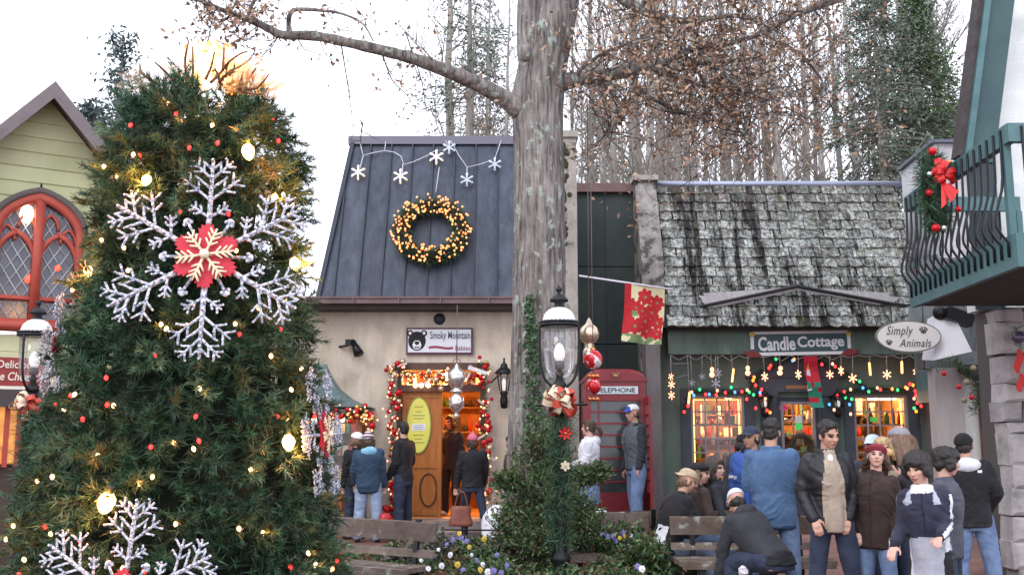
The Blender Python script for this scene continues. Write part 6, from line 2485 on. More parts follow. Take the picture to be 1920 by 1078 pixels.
# ================================================================== BENCHES
LICHEN_WOOD = mat("lichen_wood", (0.10, 0.072, 0.056), .9, col2=(0.185, 0.145, 0.12), ns=4, bump=.5, bs=25, col3=(0.34, 0.36, 0.31), ns3=8, lo3=.60, hi3=.70, var=.15)


def bench(cx, cy, ang, L_, label, front=False):
    """Park bench; the seat lies on the -normal side of the axis direction."""
    ax = Vector((math.cos(ang), math.sin(ang), 0))
    nf = Vector((math.sin(ang), -math.cos(ang), 0))
    g = gz(cx, cy)
    root = empty("park_bench", (cx, cy, g), label, "bench", "wooden benches")
    c = Vector((cx, cy, g))
    for k in range(2):
        MB().obox(c + ZUP * (.775 - k * .0) + nf * (-.10) if k == 0 else c + ZUP * .575 + nf * (-.07), ax * L_ / 2, nf * .016 + ZUP * -.004, ZUP * (.085 if k == 0 else .03) + nf * -.012).build("back_slat", LICHEN_WOOD, root)
    for k in range(4):
        MB().obox(c + nf * (.03 + k * .105) + ZUP * (.465 - .004 * abs(k - 1.5)), ax * L_ / 2, nf * .048, ZUP * .022).build("seat_slat", LICHEN_WOOD, root)
    b = MB()
    b.obox(c + nf * .40 + ZUP * .425, ax * (L_ / 2 - .02), nf * .02, ZUP * .016)
    n_ = int(L_ / .06)
    b.build("front_rail", LICHEN_WOOD, root)
    for s in (-1, 1):
        e = c + ax * s * (L_ / 2 - .22)
        MB().beam(e + nf * -.12 + ZUP * .88, e + nf * -.05 + ZUP * .43, .05, .03).build("back_post", BLACK_IRON, root)
        MB().beam(e + nf * -.04 + ZUP * .44, e + nf * -.12, .06, .06).build("leg", BLACK_IRON, root)
        MB().beam(e + nf * .34 + ZUP * .44, e + nf * .40, .06, .06).build("leg", BLACK_IRON, root)
        MB().beam(e + nf * -.05 + ZUP * .415, e + nf * .38 + ZUP * .415, .05, .045).build("arm_bracket", BLACK_IRON, root)
    return root


bench(P(735, 1000, 9.75).x - .36, 9.95, R(-32), 1.75, "weathered plank bench beside the decorated tree, seen at an angle")
bench(P(1400, 990, 10.25).x, 10.22, R(1.5), 1.52, "long weathered bench in front of the seated group with lichen on its planks")
bench(P(1140, 980, 10.7).x - .02, 10.75, R(8), .98, "short lichen spotted bench back beside the flowers, left of the long bench")

# ================================================================== SIGNS
def sign_plane(u, v, Y): return P(u, v, Y)


# white shop sign with a bear head
c = P(824, 639, YW - .06)
so = empty("shop_sign", c, "white shop sign with a black bear head above the open door", "sign")
k_ = YW / F
wS, hS = 118 * k_, 43 * k_
MB().box((c.x - wS / 2 - .03, YW - .06, c.z - hS / 2 - .03), (c.x + wS / 2 + .03, YW - .003, c.z + hS / 2 + .03)).build("border", mat("plum_border", (.10, .045, .07), .6), so)
MB().box((c.x - wS / 2, YW - .07, c.z - hS / 2), (c.x + wS / 2, YW - .061, c.z + hS / 2)).build("board", mat("sign_white", (.72, .74, .80), .5), so)
SLATEL = mat("slate_letter", (.10, .11, .16), .6)
lettering("Smoky Mountain", .665, .165, (c.x + 20 * k_, YW - .072, c.z + .075), SLATEL, so, bold=.012)
lettering("Babies", .25, .08, (c.x + 44 * k_, YW - .072, c.z - .12), mat("dusky_letter", (.28, .08, .14), .6), so, bold=.008)
sw_ = []
for q_ in range(13):
    t = q_ / 12
    sw_.append((c.x + (-20 + 46 * t) * k_, c.z - .115 + .012 * math.sin(t * 6)))
b = MB()
top = [(x, YW - .074, z_ + .022) for x, z_ in sw_]; bot = [(x, YW - .074, z_ - .018) for x, z_ in sw_]
b.add(top + bot, [(q_ + 13, q_ + 14, q_ + 1, q_) for q_ in range(12)])
b.build("swoosh", mat("swoosh_maroon", (.28, .05, .08), .6), so)
bx_, bz_ = c.x - 42 * k_, c.z
b = MB()
YF = YW - .073
b.plate([(.145 * math.cos(t), .155 * math.sin(t) * (1 if math.sin(t) > 0 else 1.05)) for t in [2 * math.pi * q_ / 28 for q_ in range(28)]], (bx_, YF, bz_ + .0), (1, 0, 0), (0, 0, 1), .003)
for s in (-1, 1):
    b.plate([(.052 * math.cos(t), .055 * math.sin(t)) for t in [2 * math.pi * q_ / 16 for q_ in range(16)]], (bx_ + s * .115, YF - .001, bz_ + .125), (1, 0, 0), (0, 0, 1), .003)
b.build("bear_head", mat("bear_black", (.012, .012, .014), .7), so)
b = MB()
for s in (-1, 1):
    b.plate([(.024 * math.cos(t), .028 * math.sin(t)) for t in [2 * math.pi * q_ / 12 for q_ in range(12)]], (bx_ + s * .115, YF - .004, bz_ + .128), (1, 0, 0), (0, 0, 1), .002)
b.plate([(-.06, -.02), (-.03, .01), (.03, .01), (.06, -.02), (.075, -.07), (.05, -.125), (0, -.14), (-.05, -.125), (-.075, -.07)], (bx_, YF - .004, bz_ - .005), (1, 0, 0), (0, 0, 1), .002)
b.build("bear_muzzle", WHITE_PAINT, so)
b = MB()
b.plate([(-.03, .02), (.03, .02), (.042, -.01), (0, -.045), (-.042, -.01)], (bx_, YF - .007, bz_ - .03), (1, 0, 0), (0, 0, 1), .002)
b.plate([(-.045, -.085), (0, -.1), (.045, -.085), (.03, -.115), (-.03, -.115)], (bx_, YF - .007, bz_ - .005), (1, 0, 0), (0, 0, 1), .002)
b.build("bear_nose", MATS["bear_black"], so)
# Candle Cottage board with scroll ends
YCS = 16.57
c = P(1501, 643, YCS); k_ = YCS / F
so = empty("shop_sign", c, "scroll shaped Candle Cottage board in white gothic letters on the green fascia", "sign")
so_t = R(-1.5)
MB().plate([(-92 * k_, -17 * k_), (92 * k_, -14 * k_), (92 * k_, 19 * k_), (-92 * k_, 16 * k_)], (c.x, YCS, c.z), (1, 0, 0), (0, 0, 1), .025).build("board", mat("sign_teal", (.06, .11, .12), .6), so)
b = MB()
b.plate([(-94 * k_, 16 * k_), (91 * k_, 19 * k_), (91 * k_, 25 * k_), (-94 * k_, 21 * k_)], (c.x, YCS - .012, c.z), (1, 0, 0), (0, 0, 1), .035)
b.plate([(-78 * k_, -24 * k_), (76 * k_, -21 * k_), (88 * k_, -15 * k_), (-84 * k_, -18 * k_)], (c.x, YCS - .012, c.z), (1, 0, 0), (0, 0, 1), .035)
for s in (-1, 1):
    b.plate([(s * 94 * k_, -12 * k_), (s * 88 * k_, -12 * k_), (s * 88 * k_, 12 * k_), (s * 94 * k_, 12 * k_)], (c.x, YCS - .013, c.z + (2 * k_ if s > 0 else 0)), (1, 0, 0), (0, 0, 1), .035)
b.build("white_border", WHITE_PAINT, so)
b = MB()
for s in (-1, 1):
    b.ell((c.x + s * 91 * k_, YCS - .02, c.z + (17 + s) * k_), (6 * k_, .012, 5 * k_), 10, 6)
b.build("gold_knob", mat("sign_gold", (.62, .45, .10), .5), so)
for s in (-1, 1):
    b = MB()
    b.plate([(s * x * k_, z_ * k_) for x, z_ in ((74, -23), (82, -15), (92, -13), (104, -16), (108, -12), (106, -20), (96, -25), (84, -26))], (c.x, YCS - .03, c.z + s * 1.5 * k_), (1, 0, 0), (0, 0, 1), .03)
    b.build("scroll_end", mat("maroon_scroll", (.20, .03, .035), .6), so)
LW = mat("letter_white", (.82, .82, .82), .5)
for body, du, wpx in (("Candle", -45, 70), ("Cottage", 38, 88)):
    lettering(body, wpx * k_, 27 * k_, (c.x + du * k_, YCS - .004, c.z + du * .014 * k_ - .004), LW, so, bold=.028, ry=so_t)
# oval sign
YO2 = 13.4
c = P(1704, 631, YO2); k_ = YO2 / F
so = empty("oval_sign", c, "oval cream hanging sign with paw prints reading Simply Animals", "sign")
ovp = [(59 * math.cos(t) * k_, 28 * math.sin(t) * k_) for t in [2 * math.pi * q_ / 40 for q_ in range(40)]]
MB().plate([(x * 1.045, z_ * 1.08) for x, z_ in ovp], (c.x, YO2, c.z), (1, 0, 0), (0, 0, 1), .05).build("rim", mat("oval_rim_dark", (.16, .17, .15), .6), so)
MB().plate(ovp, (c.x, YO2 - .006, c.z), (1, 0, 0), (0, 0, 1), .05).build("board", mat("oval_cream", (.68, .66, .64), .5), so)
INK = mat("oval_ink", (.07, .065, .065), .6)
lettering("Simply", 50 * k_, 22 * k_, (c.x - 17 * k_, YO2 - .008, c.z + 9 * k_), INK, so, shear=.35, space=1.1)
lettering("Animals", 60 * k_, 15 * k_, (c.x + 11 * k_, YO2 - .008, c.z - 12 * k_), INK, so, shear=.35, space=1.1)


def paw(x, z_, s, root):
    b = MB()
    b.plate([(s * .55 * math.cos(t), s * .42 * math.sin(t)) for t in [2 * math.pi * q_ / 14 for q_ in range(14)]], (x, YO2 - .008, z_ - s * .25), (1, 0, 0), (0, 0, 1), .003)
    for a in (150, 112, 68, 30):
        b.plate([(s * .19 * math.cos(t), s * .26 * math.sin(t)) for t in [2 * math.pi * q_ / 10 for q_ in range(10)]], (x + s * .72 * math.cos(R(a)), YO2 - .008, z_ + s * (.62 * math.sin(R(a)) - .15)), (1, 0, 0), (0, 0, 1), .003)
    b.build("paw_print", INK, root)


paw(c.x + 28 * k_, c.z + 12 * k_, 10 * k_, so)
paw(c.x - 38 * k_, c.z - 11 * k_, 8 * k_, so)
b = MB()
for dx in (-30, 30):
    b.tube([(c.x + dx * k_, YO2 + .02, c.z + 24 * k_), (c.x + dx * k_, YO2 + .02, c.z + 60 * k_)], .006, 5)
b.beam((c.x - 50 * k_, YO2 + .02, c.z + 60 * k_), (6.2, YO2 + .02, c.z + 60 * k_), .025, .025)
b.build("hanger", BLACK_IRON, so)
# white tapered hanging sign under the balcony
YT = 13.6
c = P(1781, 630, YT); k_ = YT / F
so = empty("tapered_sign", c, "white tapered box hanging from a dark bracket under the balcony", "sign")
b = MB()
t4 = [(-22, 36), (6, 38), (24, 30), (-2, 28)]
b.add([(c.x - 24 * k_, YT, c.z + 40 * k_), (c.x + 4 * k_, YT - .1, c.z + 40 * k_), (c.x + 12 * k_, YT + .3, c.z + 38 * k_), (c.x - 20 * k_, YT + .35, c.z + 38 * k_),
       (c.x - 36 * k_, YT - .05, c.z - 46 * k_), (c.x + 24 * k_, YT - .25, c.z - 32 * k_), (c.x + 34 * k_, YT + .35, c.z - 30 * k_), (c.x - 30 * k_, YT + .45, c.z - 40 * k_)],
      [(3, 2, 1, 0), (4, 5, 6, 7), (0, 1, 5, 4), (1, 2, 6, 5), (2, 3, 7, 6), (3, 0, 4, 7)])
b.build("shade", mat("sign_box_white", (.72, .72, .76), .6), so)
b = MB()
b.ell((c.x - 16 * k_, YT - .02, c.z + 44 * k_), (.10, .12, .11), 12, 8)
b.obox((c.x + 12 * k_, YT - .1, c.z + 34 * k_), (.17, 0, -.06), (0, .1, 0), (.03, 0, .08))
b.beam((c.x - 16 * k_, YT, c.z + 44 * k_), (c.x - 10 * k_, YT, c.z + 66 * k_), .04, .04)
b.build("bracket", BLACK_IRON, so)

# ================================================================== WALL LANTERNS, SPOTLIGHT
def wall_lantern(u, v0, v1, Y, label):
    k_ = Y / F
    c = P(u, (v0 + v1) / 2, Y)
    z0, z1 = ZV(v1, Y), ZV(v0, Y)
    H = z1 - z0
    x = c.x
    root = empty("wall_lantern", (x, Y, z0), label, "lantern")
    a = MB()
    a.lathe([(.02, z0), (.055, z0 + .02), (.065, z0 + H * .16), (.05, z0 + H * .26), (.07, z0 + H * .30), (.055, z0 + H * .34)], (x, Y, 0), 12)
    a.build("stem", BLACK_IRON, root)
    f = MB()
    zb_, zt_ = z0 + H * .34, z0 + H * .68
    for t in range(6):
        a0 = 2 * math.pi * t / 6
        f.tube([(x + .065 * math.cos(a0), Y + .065 * math.sin(a0), zb_), (x + .115 * math.cos(a0), Y + .115 * math.sin(a0), zt_)], .009, 4)
    f.lathe([(.155, zt_), (.16, zt_ + .02), (.10, zt_ + H * .09), (.055, zt_ + H * .14), (.06, zt_ + H * .17), (.02, zt_ + H * .22), (.012, zt_ + H * .27), (.02, zt_ + H * .29), (.004, z1)], (x, Y, 0), 12)
    f.build("cage", BLACK_IRON, root)
    MB().lathe([(.06, zb_), (.108, zt_)], (x, Y, 0), 6, 0, False).build("glass", LAMPGLASS, root)
    MB().lathe([(.02, zb_ + .01), (.035, zb_ + .04), (.035, zb_ + H * .2), (.01, zb_ + H * .25)], (x, Y, 0), 10).build("candle_bulb", glow("pale_bulb", (1, .95, .9), .45), root)
    return root


lan = wall_lantern(945, 670, 766, YW - .22, "black wall lantern on the stucco wall by the oak trunk")
MB().tube(smooth_path([P(920, 718, YW - .1), P(930, 708, YW - .2), P(942, 700, YW - .22)]), .012, 6).build("bracket", BLACK_IRON, lan)
MB().beam((P(945, 760, YW - .2).x, YW - .2, ZV(752, YW - .2)), (P(945, 760, YW).x, YW - .003, ZV(752, YW)), .05, .05).build("wall_arm", BLACK_IRON, lan)
for u, lab in ((1434, "small wall lantern left of the cottage door among coloured lights"), (1571, "small wall lantern right of the cottage door among coloured lights")):
    ln = wall_lantern(u, 728, 782, YC - .2, lab)
    MB().beam((ln.location.x, YC - .2, ln.location.z + .1), (ln.location.x, YC - .095, ln.location.z + .1), .03, .03).build("wall_arm", BLACK_IRON, ln)
c = P(660, 652, YW - .15)
so = empty("spotlight", c, "black spotlight on an arm on the stucco wall", "spotlight")
b = MB()
b.tube([P(636, 650, YW - .003), P(650, 648, YW - .14), P(660, 644, YW - .15)], .018, 6)
b.build("arm", BLACK_IRON, so)
p1, p2 = P(662, 640, YW - .15), P(673, 664, YW - .24)
b = MB().tube([p1, p1.lerp(p2, .35), p1.lerp(p2, .4), p2], [.045, .05, .06, .085], 12)
b.build("head", BLACK_IRON, so)
b = MB().obox(P(656, 642, YW - .13), (.07, 0, 0), (0, .04, 0), (0, 0, .05)).build("box", BLACK_IRON, so)
c = P(824, 598, YW)
MB().lathe([(.10, 0), (.09, .03)], (0, 0, 0), 14).build("wall_vent", MATS["seam_metal"], None, label="small dark round vent on the stucco wall above the bear sign", cat="vent")
o = bpy.data.objects["wall_vent"]; o.location = (c.x, YW - .003, c.z); o.rotation_euler = (R(90), 0, 0)

# ================================================================== ROOF SNOWFLAKE STRING, LIT WREATH
def roof_at(u, v, lift=.08):
    p = PL(u, v, roof_pt(0, 0), nrm)
    return p + nrm * lift


def small_flake(r):
    b = MB()
    for k in range(6):
        a = 2 * math.pi * k / 6 + math.pi / 6
        d = Vector((math.cos(a), 0, math.sin(a)))
        b.tube([Vector((0, 0, 0)), d * r], [r * .13, r * .16], 6)
        b.ell(d * r * .9, (r * .20, r * .14, r * .20), 8, 5)
    b.ell((0, 0, 0), (r * .26, r * .16, r * .26), 10, 6)
    return b


LITF = mat("lit_white_plastic", (.80, .80, .82), .4, emis=(1, .75, .6), es=.25)
COLDF = mat("unlit_white_plastic", (.62, .70, .78), .4)
SF_L, SF_C = small_flake(.115).mesh("snowflake", LITF), small_flake(.115).mesh("snowflake", COLDF)
p0 = roof_at(800, 300)
so = empty("snowflake_string", p0, "white cord of six snowflake lights strung along the top of the metal roof", "string lights")
fl = [(673, 331, 1), (752, 338, 1), (819, 302, 1), (843, 285, 0), (876, 345, 0), (928, 316, 0)]
WARMB = glow("warm_tiny", (1, .45, .2), 2.0)
for u, v, on in fl:
    p = roof_at(u, v, .12)
    o = link("snowflake", SF_L if on else SF_C, so); o.location = p - p0
    if on:
        for a in range(0, 360, 60):
            d = Vector((math.cos(R(a + 30)), 0, math.sin(R(a + 30)))) * .125
            o2 = ball("tip_bulb", p + d + Vector((0, .02, 0)), .013, WARMB, so)
WCORD = mat("white_cord", (.55, .57, .62), .5)
b = MB()
ctl = [(676, 268), (678, 282), (682, 296), (700, 291), (722, 287), (740, 290), (752, 297), (758, 313), (775, 308), (800, 297), (820, 285)]
b.tube([roof_at(u, v, .06) for u, v in ctl], .009, 5)
for seq in ([(682, 296), (678, 312), (674, 328)], [(722, 287), (724, 270)], [(756, 312), (755, 336)], [(820, 285), (820, 302)], [(825, 262), (834, 265), (843, 283)], [(845, 268), (860, 295), (876, 318), (900, 313), (922, 305)], [(876, 318), (876, 342)], [(926, 308), (934, 285), (941, 264)]):
    b.tube([roof_at(u, v, .065) for u, v in seq], .008, 5)
b.build("cord", WCORD, so)
# lit wreath
wc = roof_at(810, 443, .16)
k_ = wc.y / F
wr = empty("lit_wreath", wc, "large round evergreen wreath full of amber lights on the metal roof", "wreath")
rdv = (roof_pt(0, 1) - roof_pt(0, 0)).normalized()
R0 = 58 * k_
ringp = [wc + Vector((1, 0, 0)) * R0 * math.cos(a) + rdv * R0 * 1.0 * math.sin(a) for a in [2 * math.pi * q_ / 40 for q_ in range(41)]]
garland_mesh("foliage", ringp, .24, 3200, .10, 61, FIR[:4], [.45, .3, .1, .15], wr, .013)
MB().tube(ringp, .10, 8, cap=False).build("hoop", MATS["tree_core"], wr)
AMB = glow("amber_light", (1.0, .34, .12), 1.4)
lb = MB()
r_ = random.Random(8)
for k in range(300):
    a = r_.uniform(0, 6.283)
    rr = R0 + r_.uniform(-.17, .17)
    if rr < R0 - .03 and r_.random() < .2: continue
    lb.ell(wc + Vector((1, 0, 0)) * rr * math.cos(a) + rdv * rr * math.sin(a) + nrm * r_.uniform(.05, .13), (.017, .017, .019), 6, 5)
lb.build("lights", AMB, wr, kind="stuff")
MB().tube([roof_at(824, 318, .06), roof_at(818, 368, .12)], .008, 5).build("hanging_cord", WCORD, wr)

# ================================================================== DOOR GARLAND (stucco shop)
r_ = random.Random(17)
def dpt(u, v): return P(u, v, YW - .16)
path = [dpt(*a) for a in ((736, 975), (737, 900), (738, 820), (735, 760), (737, 715), (735, 686), (752, 690), (770, 706), (795, 704), (822, 714), (850, 700), (872, 704), (893, 690), (908, 684), (907, 720), (908, 790), (913, 860), (918, 910), (915, 940))]
path = smooth_path(path, 4)
dg_ = empty("door_garland", dpt(822, 700), "garland of red and gold baubles and lights draped round the oak shop door", "garland")
garland_mesh("needles", path, .09, 300, .085, 62, FIR[:4], [.4, .3, .15, .15], dg_, .012)
for k in range(150):
    p = along(path, r_.random()) + Vector((r_.gauss(0, .055), r_.uniform(-.09, -.02), r_.gauss(0, .055)))
    ball("bauble", p, r_.uniform(.028, .055), r_.choice([RED_BALL, RED_BALL, RED_BALL, GOLD_BALL, CHAMPAGNE]), dg_)
for k in range(90):
    p = along(path, r_.random()) + Vector((r_.gauss(0, .07), -.12, r_.gauss(0, .07)))
    ball("bulb", p, .014, G_SOFT, dg_, 1.3)
for k in range(12):
    rb_ = MB()
    p = along(path, r_.random()) + Vector((0, -.08, 0))
    d = Vector((r_.gauss(0, 1), r_.gauss(0, .3), r_.gauss(0, 1))).normalized()
    s = d.cross(Vector((0, 1, 0))).normalized() * .018
    rb_.add([p - s, p + s, p + d * .16 + s, p + d * .16 - s], [(0, 1, 2, 3)])
    rb_.build("ribbon", mat("ribbon_pale", (.62, .52, .45), .4), dg_)
b = MB()
sp_ = dpt(890, 695)
b.obox(sp_ + Vector((.05, -.12, 0)), Vector((.15, 0, -.05)), (0, .01, 0), Vector((.01, 0, .03)))
b.build("silver_ribbon", mat("ribbon_silver", (.70, .70, .72), .35), dg_)
for u in (779, 790, 803):
    ball("globe_lamp", P(u, 722, YW - .1), .04, glow("globe_lamp", (1, .7, .4), 5), dg_)
# bay garland
path = smooth_path([P(*a, 15.78) for a in ((600, 778), (630, 772), (650, 780), (672, 772), (692, 784), (697, 812))], 4)
bg2 = empty("bay_garland", path[0], "red bauble garland under the copper bay roof", "garland")
garland_mesh("needles", path, .07, 300, .08, 63, FIR[:4], [.4, .3, .15, .15], bg2, .012)
for k in range(42):
    p = along(path, r_.random()) + Vector((r_.gauss(0, .05), r_.uniform(-.09, 0), r_.gauss(0, .06)))
    ball("bauble", p, r_.uniform(.03, .055), r_.choice([RED_BALL, RED_BALL, GOLD_BALL]), bg2)
for k in range(22):
    p = along(path, r_.random()) + Vector((r_.gauss(0, .06), -.1, r_.gauss(0, .06)))
    ball("bulb", p, .014, G_SOFT, bg2, 1.3)

# ================================================================== COTTAGE LIGHTS
YI = 16.55
p0 = P(1500, 668, YI)
ic = empty("icicle_lights", p0, "row of dangling lit snowflake and stick lights under the green fascia", "string lights")
FLK = small_flake(.074).mesh("snowflake", G_SOFT)
FLKC = small_flake(.085).mesh("snowflake", mat("cold_flake", (.50, .50, .58), .4))
STK = MB().lathe([(.014, -.11), (.02, -.10), (.02, .1), (.012, .12)], (0, 0, 0), 8).mesh("light_stick", glow("stick_glow", (1, .36, .12), 2.6))
SNM = MB().ell((0, 0, -.05), (.05, .04, .05), 10, 7).ell((0, 0, .04), (.04, .035, .045), 10, 7).mesh("snowman_light", G_SOFT)
cords = MB()
zt_f = ZV(666, YI)
items = [(1258, 706, 'f'), (1259, 721, 'f'), (1259, 741, 'f'), (1292, 746, 's'), (1297, 718, 'c'), (1316, 706, 'c'), (1335, 697, 'm'), (1347, 700, 'c'), (1342, 719, 'c'), (1374, 704, 's'), (1402, 694, 'm'), (1434, 706, 'f'), (1463, 694, 'm'), (1497, 702, 'f'), (1556, 702, 'f'), (1577, 695, 'f'), (1599, 709, 'f'), (1631, 692, 's'), (1663, 702, 'f'), (1691, 689, 's'), (1717, 697, 'f'), (1746, 688, 'm')]
for u, v, t in items:
    p = P(u, v, YI)
    o = link({'f': "snowflake", 'c': "snowflake", 's': "light_stick", 'm': "snowman_light"}[t], {'f': FLK, 'c': FLKC, 's': STK, 'm': SNM}[t], ic)
    o.location = p - p0
    s_ = {1258: .8, 1316: .7, 1297: .7}.get(u, 1.0)
    o.scale = (s_ * (.75 if u in (1258, 1259) else .9), s_, s_ * rnd.uniform(.85, 1))
    o.rotation_euler = (0, rnd.uniform(-.2, .2), rnd.uniform(-.7, .7))
    cords.tube([p + Vector((0, 0, .03)), Vector((p.x + rnd.uniform(-.02, .02), YI, zt_f))], .007, 4)
prev = None
for u in range(1258, 1750, 32):
    a = Vector((P(u, 666, YI).x, YI, zt_f)); c_ = Vector((P(u + 32, 666, YI).x, YI, zt_f))
    m_ = (a + c_) / 2 - ZUP * rnd.uniform(.02, .10)
    cords.tube([a, a.lerp(m_, .6) - ZUP * .01, m_, c_], .007, 4)
cords.tube([P(1260, 682, YI), P(1292, 681, YI)], .007, 4)
cords.tube([P(1268, 708, YI), P(1290, 702, YI)], .007, 4)
cords.build("cord", mat("grey_cord", (.30, .28, .29), .6), ic)
CB = [(1283, 772, 'R'), (1290, 761, 'R'), (1297, 735, 'W'), (1301, 741, 'B'), (1312, 730, 'G'), (1323, 739, 'R'), (1330, 739, 'B'), (1345, 732, 'W'), (1343, 740, 'R'), (1360, 736, 'R'), (1371, 726, 'G'), (1378, 735, 'B'), (1391, 734, 'R'), (1401, 731, 'W'), (1405, 735, 'G'), (1413, 740, 'G'), (1400, 748, 'R'), (1425, 736, 'B'), (1426, 741, 'R'), (1428, 730, 'R'), (1435, 747, 'W'), (1444, 773, 'O'), (1417, 765, 'R'), (1438, 769, 'R'), (1412, 713, 'O'), (1417, 722, 'R'), (1414, 707, 'O'), (1442, 690, 'R'), (1445, 685, 'R'), (1455, 673, 'G'), (1489, 674, 'O'), (1486, 676, 'B'), (1566, 687, 'R'), (1561, 682, 'W'), (1530, 678, 'R'), (1541, 683, 'R'),
      (1612, 715, 'G'), (1618, 727, 'B'), (1629, 734, 'G'), (1583, 734, 'R'), (1595, 730, 'W'), (1570, 742, 'R'), (1585, 745, 'G'), (1597, 748, 'G'), (1555, 758, 'B'), (1564, 768, 'W'), (1593, 758, 'B'), (1595, 776, 'W'), (1645, 727, 'W'), (1651, 730, 'R'), (1673, 729, 'O'), (1683, 731, 'G'), (1701, 728, 'W'), (1712, 722, 'O'), (1716, 733, 'R'), (1725, 736, 'O'), (1717, 741, 'R'), (1714, 747, 'W'), (1720, 755, 'R'), (1727, 761, 'R'), (1718, 771, 'O'), (1714, 765, 'G'), (1698, 726, 'O'), (1706, 720, 'R'), (1720, 724, 'O'), (1726, 727, 'R')]
cg = empty("cottage_garland", P(1500, 735, YC - .2), "evergreen garland with coloured lights over the cottage windows and door", "garland")
for q_, seq in enumerate((((1283, 776), (1290, 745), (1300, 735), (1345, 736), (1400, 736), (1430, 738), (1442, 772)), ((1408, 728), (1415, 708), (1442, 690), (1470, 675), (1500, 671), (1535, 678), (1566, 688), (1600, 710), (1628, 732)), ((1552, 765), (1568, 744), (1595, 733), (1640, 728), (1690, 730), (1715, 722), (1722, 740), (1716, 775)))):
    pth = smooth_path([P(u, v, YC - .2) for u, v in seq], 4)
    garland_mesh("needles", pth, .08, 330, .085, 70 + q_, FIR[:4], [.45, .3, .15, .1], cg, .011)
    MB().tube(pth, .02, 5).build("stem", WIRE, cg)
r_ = random.Random(3)
for u, v, c_ in CB:
    ball("bulb", P(u, v, YC - .30), .024, {'R': G_RED, 'G': G_GREEN, 'B': G_BLUE, 'O': G_ORANGE, 'W': G_SOFT}[c_], cg, 1.2)
# banner with a candle
c = P(1524, 716, YI - .1)
bn = empty("candle_banner", P(1522, 668, YI - .1), "red and green cloth banner with a candle hanging over the cottage door", "banner")
b = MB()
def bquad(poly, out, mi):
    pts_ = [P(u, v, YI - .1) + Vector((0, -out + .03 * math.sin(v * .12), 0)) for u, v in poly]
    b.add(pts_, [tuple(range(len(pts_)))], mi)
rows_ = 10
def edge(t): return (1505 + 15 * t, 1531 + 14 * t)
for i in range(rows_):
    t0, t1 = i / rows_, (i + 1) / rows_
    v0, v1 = 668 + 96 * t0, 668 + 96 * t1
    l0, r0_ = edge(t0); l1, r1_ = edge(t1)
    mi = 0 if t0 < .42 else 1
    if i == rows_ - 1: mi = 1
    for j in range(4):
        bquad([(l1 + (r1_ - l1) * j / 4, v1), (l1 + (r1_ - l1) * (j + 1) / 4, v1), (l0 + (r0_ - l0) * (j + 1) / 4, v0), (l0 + (r0_ - l0) * j / 4, v0)], .0, 0 if (i, j) in ((5, 1), (6, 3), (8, 0), (8, 1), (8, 2), (4, 0)) else mi)
bquad([(1514, 733), (1522, 731), (1519, 692), (1513, 693)], .012, 2)
bquad([(1513, 694), (1517, 693), (1515, 680)], .014, 3)
b.build("cloth", [mat("banner_red", (.48, .012, .03), .7), mat("banner_green", (.03, .26, .17), .7), mat("banner_cream", (.70, .62, .64), .7), mat("banner_flame", (.75, .40, .05), .7)], bn)
MB().tube([P(1502, 669, YI - .1), P(1538, 667, YI - .1)], .012, 6).build("rod", OLD_WOOD, bn)
# wreath on the cottage door
wc = P(1503, 836, YC - .08)
dw = empty("door_wreath", wc, "dark twiggy wreath on the cottage door behind the denim jacket", "wreath")
ringp = [wc + Vector((.17 * math.cos(a), 0, .17 * math.sin(a))) for a in [2 * math.pi * q_ / 30 for q_ in range(31)]]
garland_mesh("foliage", ringp, .10, 900, .09, 75, [FIR[0], FIR[3], MATS["oak_twig"]], None, dw, .009)
MB().tube(ringp, .03, 5, cap=False).build("hoop", MATS["oak_twig"], dw)

# ================================================================== POINSETTIA FLAG
YFg = 15.25
fg = empty("poinsettia_flag", P(1087, 517, 15.6), "red and cream poinsettia flag hanging from a white pole by the phone box", "flag")
a, b2 = P(1086, 517, 15.66), P(1262, 543, YFg)
MB().tube([a, b2], .016, 8).build("pole", mat("pole_white", (.62, .62, .66), .4), fg)
st = np.random.RandomState(9)
W_, H_ = 60, 84
tl, trr, bl, brr = (1172, 530), (1247, 541), (1167, 640), (1241, 647)
b = MB()
vs = []
for j in range(H_ + 1):
    for i in range(W_ + 1):
        s, t = i / W_, j / H_
        u = (tl[0] * (1 - s) + trr[0] * s) * (1 - t) + (bl[0] * (1 - s) + brr[0] * s) * t
        v = (tl[1] * (1 - s) + trr[1] * s) * (1 - t) + (bl[1] * (1 - s) + brr[1] * s) * t
        u += 2.2 * math.sin(t * 5) * t
        p = P(u, v, YFg + .15)
        vs.append(p + Vector((0, .04 * math.sin(s * 8 + t * 3) * (0.3 + t), 0)))
fs = [(j * (W_ + 1) + i, (j + 1) * (W_ + 1) + i, (j + 1) * (W_ + 1) + i + 1, j * (W_ + 1) + i + 1) for j in range(H_) for i in range(W_)]
FLCR = mat("flag_cream", (.66, .60, .36), .8); FLR = mat("flag_red", (.52, .02, .025), .8, col2=(.40, .012, .02), ns=14); FLG = mat("flag_green", (.12, .22, .08), .8, col2=(.2, .3, .14), ns=12); FLD = mat("flag_dark", (.20, .015, .02), .8)
blooms = [(.52, .20, .20), (.82, .27, .18), (.30, .40, .18), (.70, .45, .19), (.86, .62, .17), (.55, .62, .18), (.30, .72, .2), (.62, .78, .18), (.88, .82, .14), (.12, .58, .14), (.45, .45, .15), (.14, .32, .14)]
